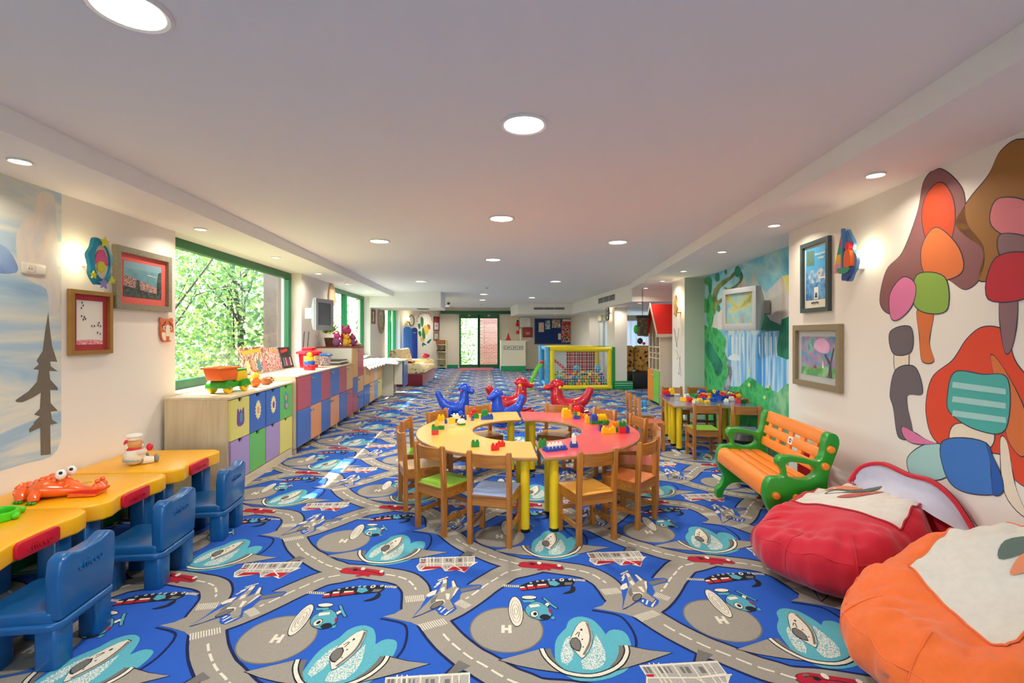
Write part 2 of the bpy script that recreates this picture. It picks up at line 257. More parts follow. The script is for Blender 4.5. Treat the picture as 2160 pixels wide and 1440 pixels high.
WHITE = mat('white paint', 'ebe6dc', .75, .02, 2, .05, bscale=60); CEIL = mat('ceiling paint', 'f5f3ee', .85, .01, 2)
CREAMW = mat('cream wall paint', 'ece4cf', .75, .02, 2)
GREEN = mat('green paint', '0f6b3c', .35, .05, 6); GREEN2 = mat('bright green paint', '10955a', .4, .05, 6)
CHROME = mat('chrome', 'd0d0d0', .2, .02, metal=1); STEEL = mat('brushed steel', '9a9a9a', .35, metal=1)
BLACK = mat('black plastic', '151515', .4); DGREY = mat('dark grey plastic', '3a3d40', .5); LGREY = mat('light grey plastic', 'a9abae', .45)
PAPER = mat('paper', 'e6e3da', .7, .02)
CARPET = """
s 0 navy -230,2483,-220,2467,-204,2444,-186,2418,-169,2391,-155,2367,-144,2346,-134,2326,-124,2308,-113,2288,-101,2267,-89,2247,-78,2230,-67,2215,-57,2201,-47,2187,-34,2171,-21,2155,-7,2138,7,2122,18,2109,25,2103,31,2098,44,2088,61,2073,85,2051,111,2026,137,2002,157,1984,170,1974,182,1967,196,1959,215,1948,233,1935,245,1925,251,1921,259,1918,275,1914,302,1910,338,1905,377,1896,418,1885,458,1871,496,1858,526,1848,547,1840,564,1835,582,1828,600,1819,619,1810,639,1799,661,1784,682,1767,702,1746,718,1726,730,1707,741,1689,750,1673,759,1655,767,1636,774,1615,780,1593,784,1571,787,1551,790,1530,793,1507,796,1484,798,1465,800,1455,803,1448,808,1439,815,1428,821,1418 -367,2389,-356,2373,-341,2351,-324,2326,-311,2306,-301,2288,-292,2270,-281,2249,-270,2227,-257,2205,-244,2182,-230,2160,-216,2138,-203,2119,-190,2101,-177,2084,-164,2068,-149,2049,-133,2030,-117,2011,-100,1993,-85,1979,-72,1968,-62,1961,-50,1950,-30,1931,-3,1906,25,1879,52,1855,76,1837,97,1824,113,1815,125,1808,135,1801,150,1789,175,1774,208,1760,244,1751,278,1746,309,1741,336,1736,368,1726,405,1714,441,1702,472,1691,494,1683,508,1678,517,1675,528,1670,541,1663,553,1656,563,1650,569,1645,575,1639,582,1629,590,1617,598,1605,604,1594,609,1585,612,1577,615,1568,618,1557,620,1543,623,1526,626,1507,628,1488,631,1464,634,1437,641,1407,652,1379,664,1356,674,1340,679,1331
s 0 navy 366,2753,350,2746,328,2737,302,2726,276,2715,249,2706,228,2700,216,2696,210,2693,203,2687,190,2674,174,2656,156,2637,140,2619,125,2603,111,2587,97,2571,83,2554,69,2535,54,2515,40,2497,29,2483,19,2471,8,2458,-5,2443,-20,2425,-39,2405,-59,2384,-79,2364,-101,2346,-121,2330,-138,2318,-152,2307,-166,2297,-179,2287,-190,2279,-198,2273 292,2929,276,2922,254,2913,229,2902,208,2894,192,2888,170,2882,140,2871,106,2853,75,2829,52,2806,33,2784,16,2766,0,2749,-17,2731,-33,2712,-50,2693,-67,2672,-83,2651,-98,2631,-110,2615,-121,2602,-129,2591,-137,2582,-147,2570,-162,2554,-178,2536,-195,2519,-209,2505,-221,2494,-236,2483,-251,2471,-267,2460,-281,2449,-293,2440,-304,2432,-312,2426
s 1 grey -241,2476,-230,2460,-214,2437,-197,2410,-180,2385,-167,2361,-156,2340,-146,2320,-136,2301,-124,2281,-112,2261,-100,2241,-89,2223,-78,2207,-68,2193,-57,2179,-45,2163,-31,2146,-17,2129,-3,2113,9,2100,17,2093,23,2088,35,2078,53,2063,76,2042,102,2016,128,1992,149,1974,163,1963,175,1956,189,1948,208,1937,226,1924,238,1915,245,1910,255,1906,273,1901,301,1897,336,1892,374,1884,414,1872,454,1859,491,1846,522,1835,543,1828,560,1822,577,1816,595,1808,613,1798,632,1787,653,1774,674,1757,692,1738,707,1718,719,1700,730,1683,739,1667,748,1649,755,1631,762,1611,767,1590,771,1569,774,1549,777,1528,780,1505,783,1482,785,1463,788,1451,791,1443,797,1432,804,1421,810,1411 -357,2396,-346,2381,-330,2358,-314,2334,-300,2312,-290,2294,-280,2276,-270,2255,-258,2234,-246,2211,-233,2189,-219,2167,-206,2146,-193,2126,-180,2109,-167,2092,-154,2076,-139,2058,-123,2039,-107,2020,-91,2002,-76,1988,-64,1978,-54,1971,-41,1960,-21,1940,6,1915,34,1889,60,1866,83,1848,103,1835,119,1827,132,1819,143,1812,158,1800,181,1786,212,1772,246,1764,280,1759,311,1754,340,1748,372,1739,409,1726,445,1714,476,1703,498,1696,513,1691,522,1687,533,1682,547,1675,560,1668,571,1661,578,1655,585,1647,593,1637,601,1624,609,1611,616,1600,620,1591,624,1582,628,1572,631,1560,633,1546,636,1528,639,1509,641,1489,644,1466,647,1440,653,1411,664,1384,676,1362,685,1347,691,1338
s 1 grey 361,2765,345,2758,323,2749,297,2738,271,2727,245,2719,224,2713,211,2708,203,2704,194,2696,181,2683,164,2665,147,2646,131,2628,116,2612,101,2596,87,2579,73,2562,59,2542,44,2523,30,2505,19,2491,9,2479,-2,2466,-14,2452,-30,2434,-48,2414,-68,2394,-88,2374,-109,2356,-129,2341,-146,2328,-160,2317,-174,2307,-187,2297,-198,2289,-205,2283 297,2917,281,2910,259,2901,234,2890,213,2882,196,2876,174,2869,145,2859,113,2842,84,2819,61,2797,42,2776,26,2758,9,2740,-7,2722,-23,2704,-40,2684,-56,2664,-73,2643,-87,2623,-100,2607,-111,2593,-119,2583,-127,2573,-138,2561,-152,2545,-169,2527,-185,2509,-200,2495,-213,2484,-228,2472,-244,2461,-259,2449,-273,2439,-286,2429,-296,2421,-304,2416
s 4 cream -168,2228,-152,2201,-135,2176 -177,2222,-161,2195,-144,2169
s 4 cream -122,2158,-103,2133,-84,2109 -131,2151,-112,2127,-92,2102
s 4 cream -70,2092,-50,2069,-28,2047 -78,2085,-58,2062,-36,2039
s 4 cream -12,2033,12,2013,35,1992 -19,2025,5,2005,27,1984
s 4 cream 50,1977,73,1955,96,1935 43,1969,65,1947,88,1926
s 4 cream 112,1921,137,1903,164,1888 106,1912,131,1894,158,1878
s 4 cream 183,1876,208,1858,235,1844 176,1867,202,1848,230,1834
s 4 cream 255,1839,285,1834,316,1830 253,1829,284,1823,314,1819
s 4 cream 338,1826,368,1818,398,1810 335,1815,365,1808,395,1799
s 4 cream 419,1803,449,1793,478,1782 416,1792,445,1782,474,1772
s 4 cream 499,1775,528,1765,557,1754 495,1765,524,1755,553,1744
s 4 cream 578,1744,605,1728,630,1710 572,1734,599,1719,623,1701
s 4 cream 646,1692,664,1667,680,1640 637,1686,655,1661,670,1634
s 4 cream 690,1620,695,1607,700,1593 680,1615,685,1603,690,1590
s 4 cream 243,2799,214,2791,184,2782 241,2810,211,2802,181,2792
s 4 cream 166,2773,142,2755,121,2733 159,2782,134,2763,113,2740
s 4 cream 106,2716,86,2693,65,2670 98,2724,78,2700,57,2678
s 4 cream 50,2654,30,2631,11,2606 42,2661,22,2638,2,2613
s 4 cream -3,2589,-21,2564,-41,2540 -11,2596,-30,2571,-50,2547
s 4 cream -56,2524,-64,2516,-72,2507 -64,2531,-72,2523,-80,2515
s 2 navy 566,2371,586,2364,616,2354,648,2342,672,2330,687,2319,698,2307,705,2294,710,2279,715,2259,719,2236,721,2213,722,2192,722,2173,721,2157,720,2141,717,2125,713,2109,707,2092,701,2078,698,2068 562,2360,583,2353,612,2342,643,2331,666,2319,679,2310,688,2300,694,2289,699,2275,704,2257,707,2235,709,2212,710,2191,710,2174,709,2158,708,2143,705,2128,701,2112,696,2096,690,2082,686,2072
s 5 ink 665,2086,665,2079,664,2068,661,2053,656,2038,649,2023,640,2007,630,1992,619,1977,608,1965,596,1954,584,1945,570,1936,554,1927,538,1919,520,1911,503,1906,486,1901,469,1899,452,1897,434,1898,415,1901,395,1905,376,1911,360,1917,347,1924,336,1931,327,1939,319,1948,310,1958,301,1970,294,1982,287,1994,281,2006,275,2018,270,2029,266,2042,263,2055,261,2069,259,2081,258,2089 638,2089,637,2082,636,2071,634,2060,630,2049,624,2036,616,2022,607,2008,597,1995,588,1985,578,1976,567,1967,555,1959,541,1952,526,1944,510,1938,495,1932,480,1929,466,1926,451,1925,437,1926,420,1928,402,1932,385,1938,371,1943,361,1948,353,1953,347,1959,339,1967,332,1976,325,1986,318,1997,311,2008,306,2018,301,2029,297,2039,293,2049,291,2061,289,2073,287,2085,286,2093
s 6 cream 659,2087,659,2080,658,2068,655,2055,651,2041,644,2026,635,2010,625,1995,614,1981,604,1969,592,1959,580,1950,567,1941,552,1932,535,1924,518,1917,501,1911,485,1907,468,1905,452,1903,435,1904,416,1907,397,1911,378,1917,362,1923,350,1929,340,1936,331,1943,323,1952,315,1962,306,1974,299,1985,292,1997,286,2008,281,2020,276,2032,272,2043,269,2056,267,2070,265,2082,264,2090 644,2089,643,2081,642,2070,640,2059,636,2047,630,2033,621,2019,612,2004,602,1991,592,1981,582,1971,571,1963,559,1954,544,1946,529,1939,512,1932,497,1927,481,1923,467,1921,452,1919,436,1920,419,1922,401,1927,383,1932,369,1938,358,1943,350,1948,343,1955,335,1963,327,1972,320,1983,313,1994,306,2005,300,2016,295,2026,291,2037,288,2048,285,2060,283,2072,281,2084,280,2092
s 6 dgrey 515,2266,515,2250,516,2227,515,2205,513,2185,511,2166,506,2147,500,2128,493,2111,484,2092,472,2071,459,2050,450,2036 508,2266,508,2250,509,2227,508,2205,506,2186,504,2167,500,2149,494,2131,487,2113,478,2096,466,2075,453,2054,444,2039
s 6 dgrey 520,2262,520,2247,520,2226,520,2205,518,2185,515,2166,511,2147,505,2128,498,2111,489,2092,477,2072,464,2051,455,2036 515,2262,515,2247,515,2226,515,2205,513,2186,510,2167,506,2148,500,2130,493,2113,484,2095,473,2074,460,2053,451,2038
s 6 ink 444,2181,456,2196,466,2193,452,2158 447,2179,459,2192,462,2194,448,2159
s 6 grey 177,2286,171,2288,165,2294,161,2305,157,2319,154,2336,152,2355,151,2376,152,2397,154,2418,157,2437,162,2453,167,2466,173,2474,180,2478,187,2476,193,2469,198,2457,202,2441,205,2423,206,2402,206,2381,205,2360,203,2340,199,2323,195,2308,190,2297,184,2289,178,2286 178,2289,173,2291,168,2296,164,2306,160,2319,157,2336,155,2355,155,2376,155,2397,157,2417,161,2436,165,2452,170,2464,175,2472,180,2475,185,2473,190,2467,195,2456,199,2441,201,2422,203,2402,203,2381,202,2360,199,2341,196,2324,192,2309,187,2298,182,2292,177,2289
s 6 grey 177,2316,173,2317,169,2321,166,2329,163,2338,161,2350,160,2363,160,2376,160,2391,162,2404,164,2417,167,2428,170,2436,174,2442,179,2445,185,2443,189,2438,192,2430,195,2420,197,2408,198,2394,198,2380,197,2366,196,2353,193,2341,190,2331,187,2323,183,2318,179,2316 178,2319,175,2320,172,2323,169,2330,167,2339,165,2350,164,2363,163,2376,164,2390,165,2404,167,2416,170,2427,173,2435,177,2439,180,2441,183,2440,186,2436,189,2429,191,2419,193,2408,194,2394,194,2380,194,2366,192,2353,190,2342,187,2332,184,2325,181,2320,177,2319
s 6 grey 178,2346,175,2347,173,2349,171,2353,170,2358,169,2364,169,2370,168,2377,169,2385,169,2391,171,2398,172,2403,174,2407,176,2410,179,2412,182,2411,184,2408,186,2404,188,2399,189,2393,189,2386,189,2379,189,2372,188,2365,187,2359,185,2354,184,2350,181,2347,179,2346 179,2349,177,2349,176,2351,175,2354,174,2359,173,2364,172,2371,172,2377,172,2384,173,2391,174,2397,175,2402,177,2406,178,2408,179,2408,180,2408,181,2407,183,2403,184,2399,185,2393,186,2386,186,2379,185,2372,185,2366,183,2360,182,2355,181,2352,179,2350,178,2349
s 4 ink 342,2499,372,2436,399,2395 324,2491,355,2427,382,2385
s 5 teal2 340,2494,369,2434,393,2395 329,2488,358,2429,383,2389
s 4 ink 322,2420,340,2449,368,2451 348,2405,358,2425,366,2421
s 5 cream 327,2422,343,2445,366,2446 344,2411,354,2428,365,2426
s 3 cream 124,2640,173,2633,221,2627 121,2618,170,2611,219,2606
s 3 cream 523,2673,563,2670,596,2662 521,2651,560,2648,591,2641
s 5 red 336,2798,390,2808,421,2789 339,2780,388,2791,411,2774
s 6 ink 272,2875,309,2878,343,2854,401,2842,479,2801 272,2870,308,2873,341,2850,400,2837,476,2796
s 6 cream -168,2898,-137,2859,-103,2819 -174,2893,-143,2854,-109,2814
s 6 cream -367,2915,-171,2902,-16,2909 -368,2906,-172,2893,-16,2900
s 6 cream -328,2995,-315,2878 -334,2995,-321,2878
s 6 cream -309,2994,-297,2877 -315,2993,-303,2877
s 6 cream -288,2993,-276,2876 -294,2992,-282,2875
s 6 cream -232,2989,-223,2872 -238,2988,-229,2872
s 6 cream -155,2984,-149,2867 -161,2983,-155,2867
s 6 cream -103,2980,-99,2864 -109,2980,-105,2863
s 6 cream -75,2978,-72,2862 -81,2978,-78,2862
s 6 cream -242,2708,-187,2745 -237,2700,-182,2738
s 6 cream -249,2665,-219,2708 -241,2660,-212,2703
s 6 cream -257,2634,-228,2680 -249,2630,-221,2675
s 6 cream -214,2419,-203,2440 -206,2415,-195,2436
s 6 cream -202,2397,-180,2435 -194,2393,-173,2430
s 6 cream -181,2376,-140,2432 -173,2370,-133,2427
p 1 grey -391,2486,-298,2554,-233,2476,-135,2451,-68,2421,-159,2359,-162,2335,-280,2281,-332,2323,-419,2360,-480,2381,-427,2402,-394,2442
p 0 navy -100,2037,-149,1966,-92,1963,-40,1991
p 2 dgrey -91,2042,-136,1966,-96,1963,-40,2003
p 4 cream -399,2556,-394,2557,-379,2497,-384,2497
p 4 cream -389,2557,-384,2558,-369,2498,-374,2498
p 4 cream -379,2558,-374,2559,-359,2500,-364,2499
p 4 cream -369,2559,-364,2560,-350,2501,-355,2500
p 4 cream -359,2560,-354,2561,-340,2502,-345,2501
p 4 cream -349,2561,-344,2561,-330,2503,-335,2503
p 4 cream -339,2562,-334,2562,-320,2504,-325,2504
p 4 cream -329,2563,-324,2563,-311,2506,-316,2505
p 4 cream -319,2564,-314,2564,-301,2507,-306,2506
p 4 cream -309,2565,-304,2565,-291,2508,-296,2507
p 4 cream -297,2305,-292,2307,-265,2256,-270,2254
p 4 cream -287,2308,-282,2310,-255,2260,-260,2258
p 4 cream -277,2312,-272,2314,-245,2264,-250,2262
p 4 cream -268,2316,-263,2317,-235,2268,-240,2266
p 4 cream -258,2319,-253,2321,-226,2272,-231,2270
p 4 cream -248,2323,-243,2325,-216,2276,-221,2274
p 4 cream -238,2326,-233,2328,-206,2280,-211,2278
p 4 cream -228,2330,-223,2332,-196,2284,-201,2282
p 4 cream -218,2334,-213,2335,-186,2288,-191,2286
p 4 cream -208,2337,-203,2339,-176,2292,-181,2290
p 4 cream -198,2341,-193,2343,-166,2297,-171,2294
p 4 cream -188,2345,-183,2346,-156,2301,-161,2299
p 4 cream -99,2505,-96,2502,-131,2466,-135,2469
p 4 cream -93,2499,-89,2496,-124,2460,-128,2463
p 4 cream -86,2493,-83,2490,-118,2454,-121,2457
p 4 cream -80,2486,-76,2483,-111,2449,-114,2451
p 4 cream -73,2480,-70,2477,-104,2443,-107,2446
p 4 cream -67,2474,-64,2471,-97,2437,-100,2440
p 4 cream -60,2468,-57,2465,-90,2431,-94,2434
p 4 cream -54,2462,-51,2459,-83,2425,-87,2428
p 4 cream -48,2456,-44,2453,-77,2420,-80,2422
p 2 teal 503,2315,525,2305,546,2288,559,2264,568,2239,574,2217,578,2197,580,2181,583,2172,592,2182,604,2195,618,2202,634,2204,653,2200,668,2191,677,2176,681,2157,682,2136,680,2115,678,2097,671,2075,652,2038,632,2000,626,1969,618,1944,596,1925,566,1910,533,1896,498,1887,467,1883,437,1883,406,1886,379,1895,360,1911,345,1930,329,1942,317,1961,319,2004,325,2052,330,2087,336,2117,344,2142,355,2165,370,2187,385,2206,398,2220,409,2235,417,2257,427,2280,443,2297,462,2310,482,2316
p 3 ink 844,2027,742,2054,650,2092,651,2088,651,2080,650,2069,648,2057,643,2044,637,2030,628,2015,618,2000,608,1986,598,1975,587,1965,576,1956,563,1948,548,1939,532,1931,515,1924,499,1919,483,1915,467,1913,452,1911,435,1912,418,1915,399,1919,381,1924,366,1930,354,1936,345,1942,337,1949,329,1957,321,1967,313,1978,306,1990,299,2001,293,2012,288,2023,284,2034,280,2046,277,2058,275,2071,273,2083,272,2091,75,2030,155,1991,235,1961,354,1929,433,1902,556,1931,620,1948,715,1977
p 4 grey 838,2027,741,2050,654,2084,651,2088,651,2080,650,2069,648,2057,643,2044,637,2030,628,2015,618,2000,608,1986,598,1975,587,1965,576,1956,563,1948,548,1939,532,1931,515,1924,499,1919,483,1915,467,1913,452,1911,435,1912,418,1915,399,1919,381,1924,366,1930,354,1936,345,1942,337,1949,329,1957,321,1967,313,1978,306,1990,299,2001,293,2012,288,2023,284,2034,280,2046,277,2058,275,2071,273,2083,272,2091,83,2030,155,1994,236,1965,355,1933,434,1906,557,1935,621,1952,716,1982
p 4 dgrey 620,2090,618,2082,615,2071,611,2058,607,2046,601,2034,594,2021,587,2009,579,1997,570,1986,559,1975,549,1965,542,1958,583,1968,619,2013,647,2083
p 4 dgrey 312,2089,312,2081,313,2070,313,2058,315,2046,316,2035,319,2024,321,2013,325,2002,329,1992,335,1981,340,1972,344,1965,321,1981,295,2029,281,2087
p 3 spray 537,2174,546,2117,548,2056,539,2006,509,1960,464,1945,428,1954,430,2001,474,2042,507,2106
p 3 spray 416,2175,389,2148,367,2102,348,2044,345,2001,367,1981,395,2016,410,2059,405,2113
p 4 ink 500,2281,523,2270,525,2214,520,2154,499,2098,476,2059,448,2020,435,2015,423,2043,412,2070,400,2105,410,2147,430,2190,454,2234,477,2265
p 5 cream 499,2277,521,2266,523,2212,517,2154,497,2100,475,2061,448,2024,436,2018,424,2045,414,2072,402,2106,412,2147,432,2188,455,2231,476,2261
p 6 ink 404,2123,419,2153,442,2159,454,2133,453,2096,437,2060,421,2065,404,2089
p 7 dgrey 407,2123,420,2148,440,2152,450,2130,449,2096,437,2067,423,2071,408,2092
p 6 ink 481,2211,481,2209,480,2207,479,2205,477,2204,476,2203,474,2203,473,2203,472,2204,471,2206,471,2207,471,2209,471,2212,472,2214,473,2216,474,2217,475,2218,477,2219,478,2219,479,2219,480,2218,481,2217,482,2215,482,2213
p 6 ink 469,2141,468,2138,466,2136,464,2136,462,2138,462,2141,463,2144,466,2146,468,2146,469,2144
p 6 ink 461,2089,460,2086,458,2085,456,2085,455,2087,455,2089,456,2091,458,2093,460,2093,461,2091
p 6 ink 445,2177,444,2174,442,2173,441,2173,440,2175,440,2177,441,2179,442,2180,444,2180,445,2179
p 1 dgrey 297,2212,292,2190,285,2169,275,2150,262,2133,248,2117,231,2103,214,2092,195,2083,175,2077,154,2073,133,2072,112,2073,90,2077,70,2083,50,2092,31,2103,14,2116,-2,2132,-16,2149,-28,2168,-38,2188,-45,2210,-49,2232,-51,2255,-49,2278,-45,2300,-37,2322,-27,2343,-13,2362,3,2379,22,2394,43,2406,65,2414,89,2420,114,2422,138,2421,163,2416,187,2408,209,2396,229,2382,248,2365,264,2346,277,2325,287,2304,294,2281,298,2258,299,2235
p 2 grey 291,2213,286,2192,279,2172,269,2154,257,2137,243,2122,228,2109,211,2098,192,2090,173,2084,153,2080,133,2079,112,2080,92,2084,72,2090,53,2098,35,2109,18,2121,2,2136,-11,2153,-23,2171,-32,2190,-39,2211,-43,2232,-44,2254,-43,2276,-38,2297,-31,2318,-21,2338,-8,2356,8,2372,26,2386,46,2397,68,2405,90,2411,114,2412,138,2411,161,2406,184,2399,205,2388,225,2374,243,2358,258,2340,271,2321,281,2300,288,2278,292,2256,293,2234
p 3 cream 102,2273,118,2273,114,2213,98,2214
p 3 cream 135,2272,149,2270,147,2210,130,2210
p 3 cream 114,2251,136,2250,135,2232,113,2233
p 4 ink 177,2254,169,2256,162,2264,155,2277,149,2296,145,2319,142,2346,141,2374,142,2404,145,2433,149,2460,156,2483,163,2501,172,2513,181,2518,190,2515,198,2505,205,2489,211,2467,215,2441,217,2412,217,2383,215,2353,212,2326,206,2302,200,2282,193,2267,185,2258
p 5 cream 177,2259,170,2261,163,2269,157,2282,152,2300,148,2322,145,2347,144,2375,145,2403,148,2431,152,2456,158,2478,165,2495,172,2506,181,2511,189,2508,196,2499,203,2483,208,2463,211,2438,213,2410,213,2382,212,2354,208,2328,204,2305,198,2286,192,2272,185,2263
p 4 ink 216,2476,283,2479,298,2439,267,2436,259,2459,222,2456
p 5 teal2 219,2475,281,2478,295,2440,267,2438,259,2459,225,2456
p 6 ink 227,2402,233,2417,243,2430,255,2442,267,2452,281,2459,295,2461,307,2456,319,2445,329,2432,339,2418,348,2401,354,2384,358,2369,359,2354,357,2340,350,2326,339,2313,327,2303,315,2299,303,2298,291,2300,278,2305,264,2312,252,2321,243,2331,236,2343,230,2355,226,2370,225,2387
p 7 teal2 230,2401,236,2415,246,2428,256,2439,269,2448,282,2455,295,2457,306,2452,317,2442,327,2429,337,2415,345,2399,351,2384,355,2369,356,2355,354,2341,347,2328,336,2316,325,2307,314,2302,303,2302,291,2303,278,2308,265,2315,254,2323,245,2333,238,2344,233,2356,229,2370,228,2386
p 6 ink 299,2497,297,2492,293,2487,286,2484,277,2481,266,2480,256,2480,245,2481,235,2484,227,2487,221,2492,217,2497,216,2503,218,2508,222,2513,229,2517,239,2519,249,2521,260,2521,271,2519,281,2516,289,2513,295,2508,299,2503
p 7 cream 296,2497,294,2493,290,2490,283,2487,275,2485,266,2484,256,2484,246,2485,237,2488,230,2491,224,2494,221,2498,220,2503,221,2507,225,2510,232,2513,240,2515,249,2516,259,2516,269,2515,278,2512,286,2509,292,2506,295,2502
p 8 ink 249,2431,304,2436,309,2413,251,2402
p 9 cream 250,2430,302,2435,307,2413,253,2403
p 8 ink 291,2348,289,2341,286,2334,282,2328,277,2323,272,2321,266,2320,261,2322,256,2325,252,2330,249,2336,248,2343,248,2351,249,2359,252,2366,256,2372,261,2376,267,2379,273,2380,278,2378,283,2375,287,2370,290,2363,291,2356
p 9 cream 288,2348,287,2342,284,2336,280,2331,276,2327,271,2325,266,2324,262,2325,258,2328,254,2333,252,2338,251,2344,251,2351,252,2357,255,2364,258,2369,263,2373,267,2375,272,2376,277,2374,281,2371,285,2367,287,2361,288,2355
p 10 ink 282,2349,281,2345,280,2342,278,2339,276,2337,274,2336,271,2335,269,2336,267,2338,265,2340,264,2343,263,2346,264,2350,264,2354,266,2357,267,2360,270,2362,272,2363,274,2364,277,2363,279,2361,281,2359,282,2356,282,2352
p 8 ink 343,2320,341,2314,338,2309,333,2305,328,2302,321,2300,315,2300,308,2301,303,2304,298,2308,294,2312,292,2318,292,2323,294,2329,297,2334,302,2338,307,2342,314,2343,321,2344,327,2342,333,2340,338,2336,341,2331,343,2326
p 8 red 342,2385,356,2384,354,2341,345,2359
p 4 ink 346,2323,367,2331,365,2303,348,2299
p 5 teal2 347,2321,365,2328,364,2304,349,2301
p 4 ink 125,2635,130,2635,131,2616,127,2617
p 4 ink 136,2635,141,2634,142,2616,138,2616
p 4 ink 147,2634,152,2634,153,2615,148,2615
p 4 ink 158,2633,163,2633,164,2614,159,2614
p 4 ink 169,2632,174,2632,175,2613,170,2614
p 4 ink 180,2632,185,2631,185,2613,181,2613
p 4 ink 191,2631,196,2631,196,2612,192,2612
p 4 ink 202,2630,206,2630,207,2611,203,2612
p 4 ink 213,2629,217,2629,218,2611,214,2611
p 4 ink 538,2671,542,2671,540,2650,536,2650
p 4 ink 548,2671,552,2670,550,2649,546,2649
p 4 ink 559,2670,562,2670,560,2648,556,2649
p 4 ink 569,2669,573,2669,570,2648,566,2648
p 4 ink 579,2669,583,2668,580,2647,576,2647
p 4 ink 589,2668,593,2668,590,2646,586,2647
p 4 ink 214,2617,262,2649,321,2673,399,2668,469,2681,525,2670,531,2634,511,2607,454,2597,376,2590,298,2575,219,2568
p 5 red 216,2598,252,2606,254,2578,219,2572
p 5 red 260,2604,302,2611,303,2585,262,2579
p 5 red 309,2611,378,2618,373,2598,309,2588
p 6 cream 218,2608,244,2611,245,2597,219,2594
p 6 cream 261,2624,293,2626,292,2610,260,2606
p 6 cream 318,2627,368,2629,366,2617,317,2612
p 5 teal2 382,2658,425,2657,445,2624,417,2603,386,2618
p 6 cream 290,2645,289,2641,286,2639,283,2638,280,2639,278,2642,277,2646,278,2650,281,2652,285,2653,288,2652,290,2649
p 7 ink 287,2645,286,2643,283,2642,281,2643,281,2646,282,2648,284,2649,286,2648
p 6 cream 329,2660,328,2655,325,2653,321,2652,317,2653,315,2656,315,2661,316,2665,319,2667,323,2668,326,2667,329,2664
p 7 ink 325,2660,324,2657,321,2656,319,2657,319,2660,320,2663,322,2664,324,2663
p 6 cream 361,2665,359,2661,356,2658,352,2657,349,2658,347,2662,346,2666,348,2670,351,2673,354,2674,358,2672,360,2669
p 7 ink 357,2665,355,2662,353,2661,351,2663,350,2666,351,2668,354,2670,356,2668
p 6 cream 395,2670,393,2666,390,2664,387,2663,384,2664,382,2667,381,2671,383,2675,386,2678,389,2678,392,2677,394,2674
p 7 ink 391,2670,390,2668,387,2667,385,2668,385,2671,386,2673,388,2674,390,2673
p 6 cream 423,2668,422,2664,418,2661,415,2660,411,2662,409,2665,409,2669,410,2673,413,2676,417,2677,421,2676,423,2673
p 7 ink 419,2669,418,2666,415,2665,413,2666,413,2669,414,2672,417,2673,419,2672
p 6 cream 476,2665,472,2657,466,2651,459,2650,452,2652,448,2659,448,2667,451,2675,457,2680,465,2682,471,2679,475,2673
p 7 ink 468,2665,465,2660,460,2658,456,2660,455,2666,458,2672,463,2674,467,2671
p 6 cream 518,2668,516,2663,512,2660,507,2659,503,2660,501,2664,500,2670,503,2675,507,2678,511,2679,516,2678,518,2674
p 7 ink 513,2669,512,2665,508,2664,506,2666,505,2669,507,2673,510,2674,513,2672
p 6 dgrey 473,2638,517,2635,506,2610,468,2610
p 4 ink 506,2610,516,2599,523,2578,521,2563,514,2548,501,2535,485,2526,460,2522,441,2524,450,2532,466,2542,479,2549,491,2560,499,2588
p 4 ink 226,2860,234,2877,252,2891,279,2896,309,2896,335,2888,363,2877,396,2868,429,2858,459,2848,482,2837,493,2821,496,2805,494,2789,485,2779,470,2782,449,2790,424,2797,396,2803,366,2805,336,2807,304,2813,276,2820,257,2824,244,2830,231,2844
p 5 red 230,2860,238,2876,255,2889,281,2895,310,2894,336,2886,363,2875,395,2867,427,2858,456,2848,478,2837,489,2822,493,2806,490,2790,482,2780,467,2783,447,2791,423,2798,395,2804,366,2806,337,2808,306,2813,279,2820,260,2824,247,2831,235,2844
p 6 cream 371,2865,369,2861,367,2858,364,2855,361,2853,358,2853,355,2854,352,2856,349,2859,347,2863,346,2867,345,2872,346,2876,347,2881,349,2884,352,2887,355,2888,358,2889,362,2888,365,2886,368,2883,370,2879,371,2874,371,2870
p 6 cream 485,2827,484,2824,482,2820,479,2818,476,2817,473,2816,470,2817,468,2819,466,2822,464,2825,463,2829,463,2833,463,2837,465,2841,467,2844,469,2847,472,2848,475,2848,478,2848,481,2846,483,2843,485,2840,486,2836,486,2831
p 6 ink 331,2859,331,2856,329,2853,326,2851,322,2849,319,2848,315,2848,311,2849,307,2850,304,2852,302,2855,301,2858,300,2861,301,2864,303,2867,306,2869,309,2871,313,2872,317,2872,321,2872,325,2870,328,2868,330,2865,331,2862
p 6 dgrey 298,2879,297,2876,296,2874,293,2872,290,2870,287,2870,284,2870,280,2870,277,2871,275,2873,273,2875,272,2878,271,2880,272,2883,274,2885,276,2887,279,2889,282,2889,286,2889,289,2889,292,2888,295,2886,297,2884,298,2881
p 3 cream -377,2985,-34,2991,-33,2911,-19,2905,-57,2858,-93,2786,-138,2818,-207,2809,-227,2854,-340,2818,-361,2824,-384,2880,-369,2921
p 4 lgrey -370,2974,-39,2978,-39,2916,-172,2903,-362,2915
p 4 lgrey -367,2906,-171,2893,-46,2902,-57,2865,-170,2866,-205,2823,-236,2875,-335,2877,-359,2838,-377,2880
p 5 red -349,2835,-330,2874,-238,2870,-216,2831,-227,2848
p 5 red -197,2818,-166,2861,-134,2858,-112,2817
p 5 red -140,2859,-58,2858,-93,2794
p 6 red -370,2928,-335,2929,-339,2911,-364,2913
p 5 dgrey -365,2974,-356,2974,-351,2937,-360,2936
p 5 dgrey -351,2973,-339,2973,-335,2936,-347,2936
p 5 dgrey -304,2970,-293,2970,-289,2933,-300,2932
p 5 dgrey -280,2968,-273,2969,-270,2932,-277,2931
p 5 dgrey -263,2967,-256,2968,-253,2931,-260,2930
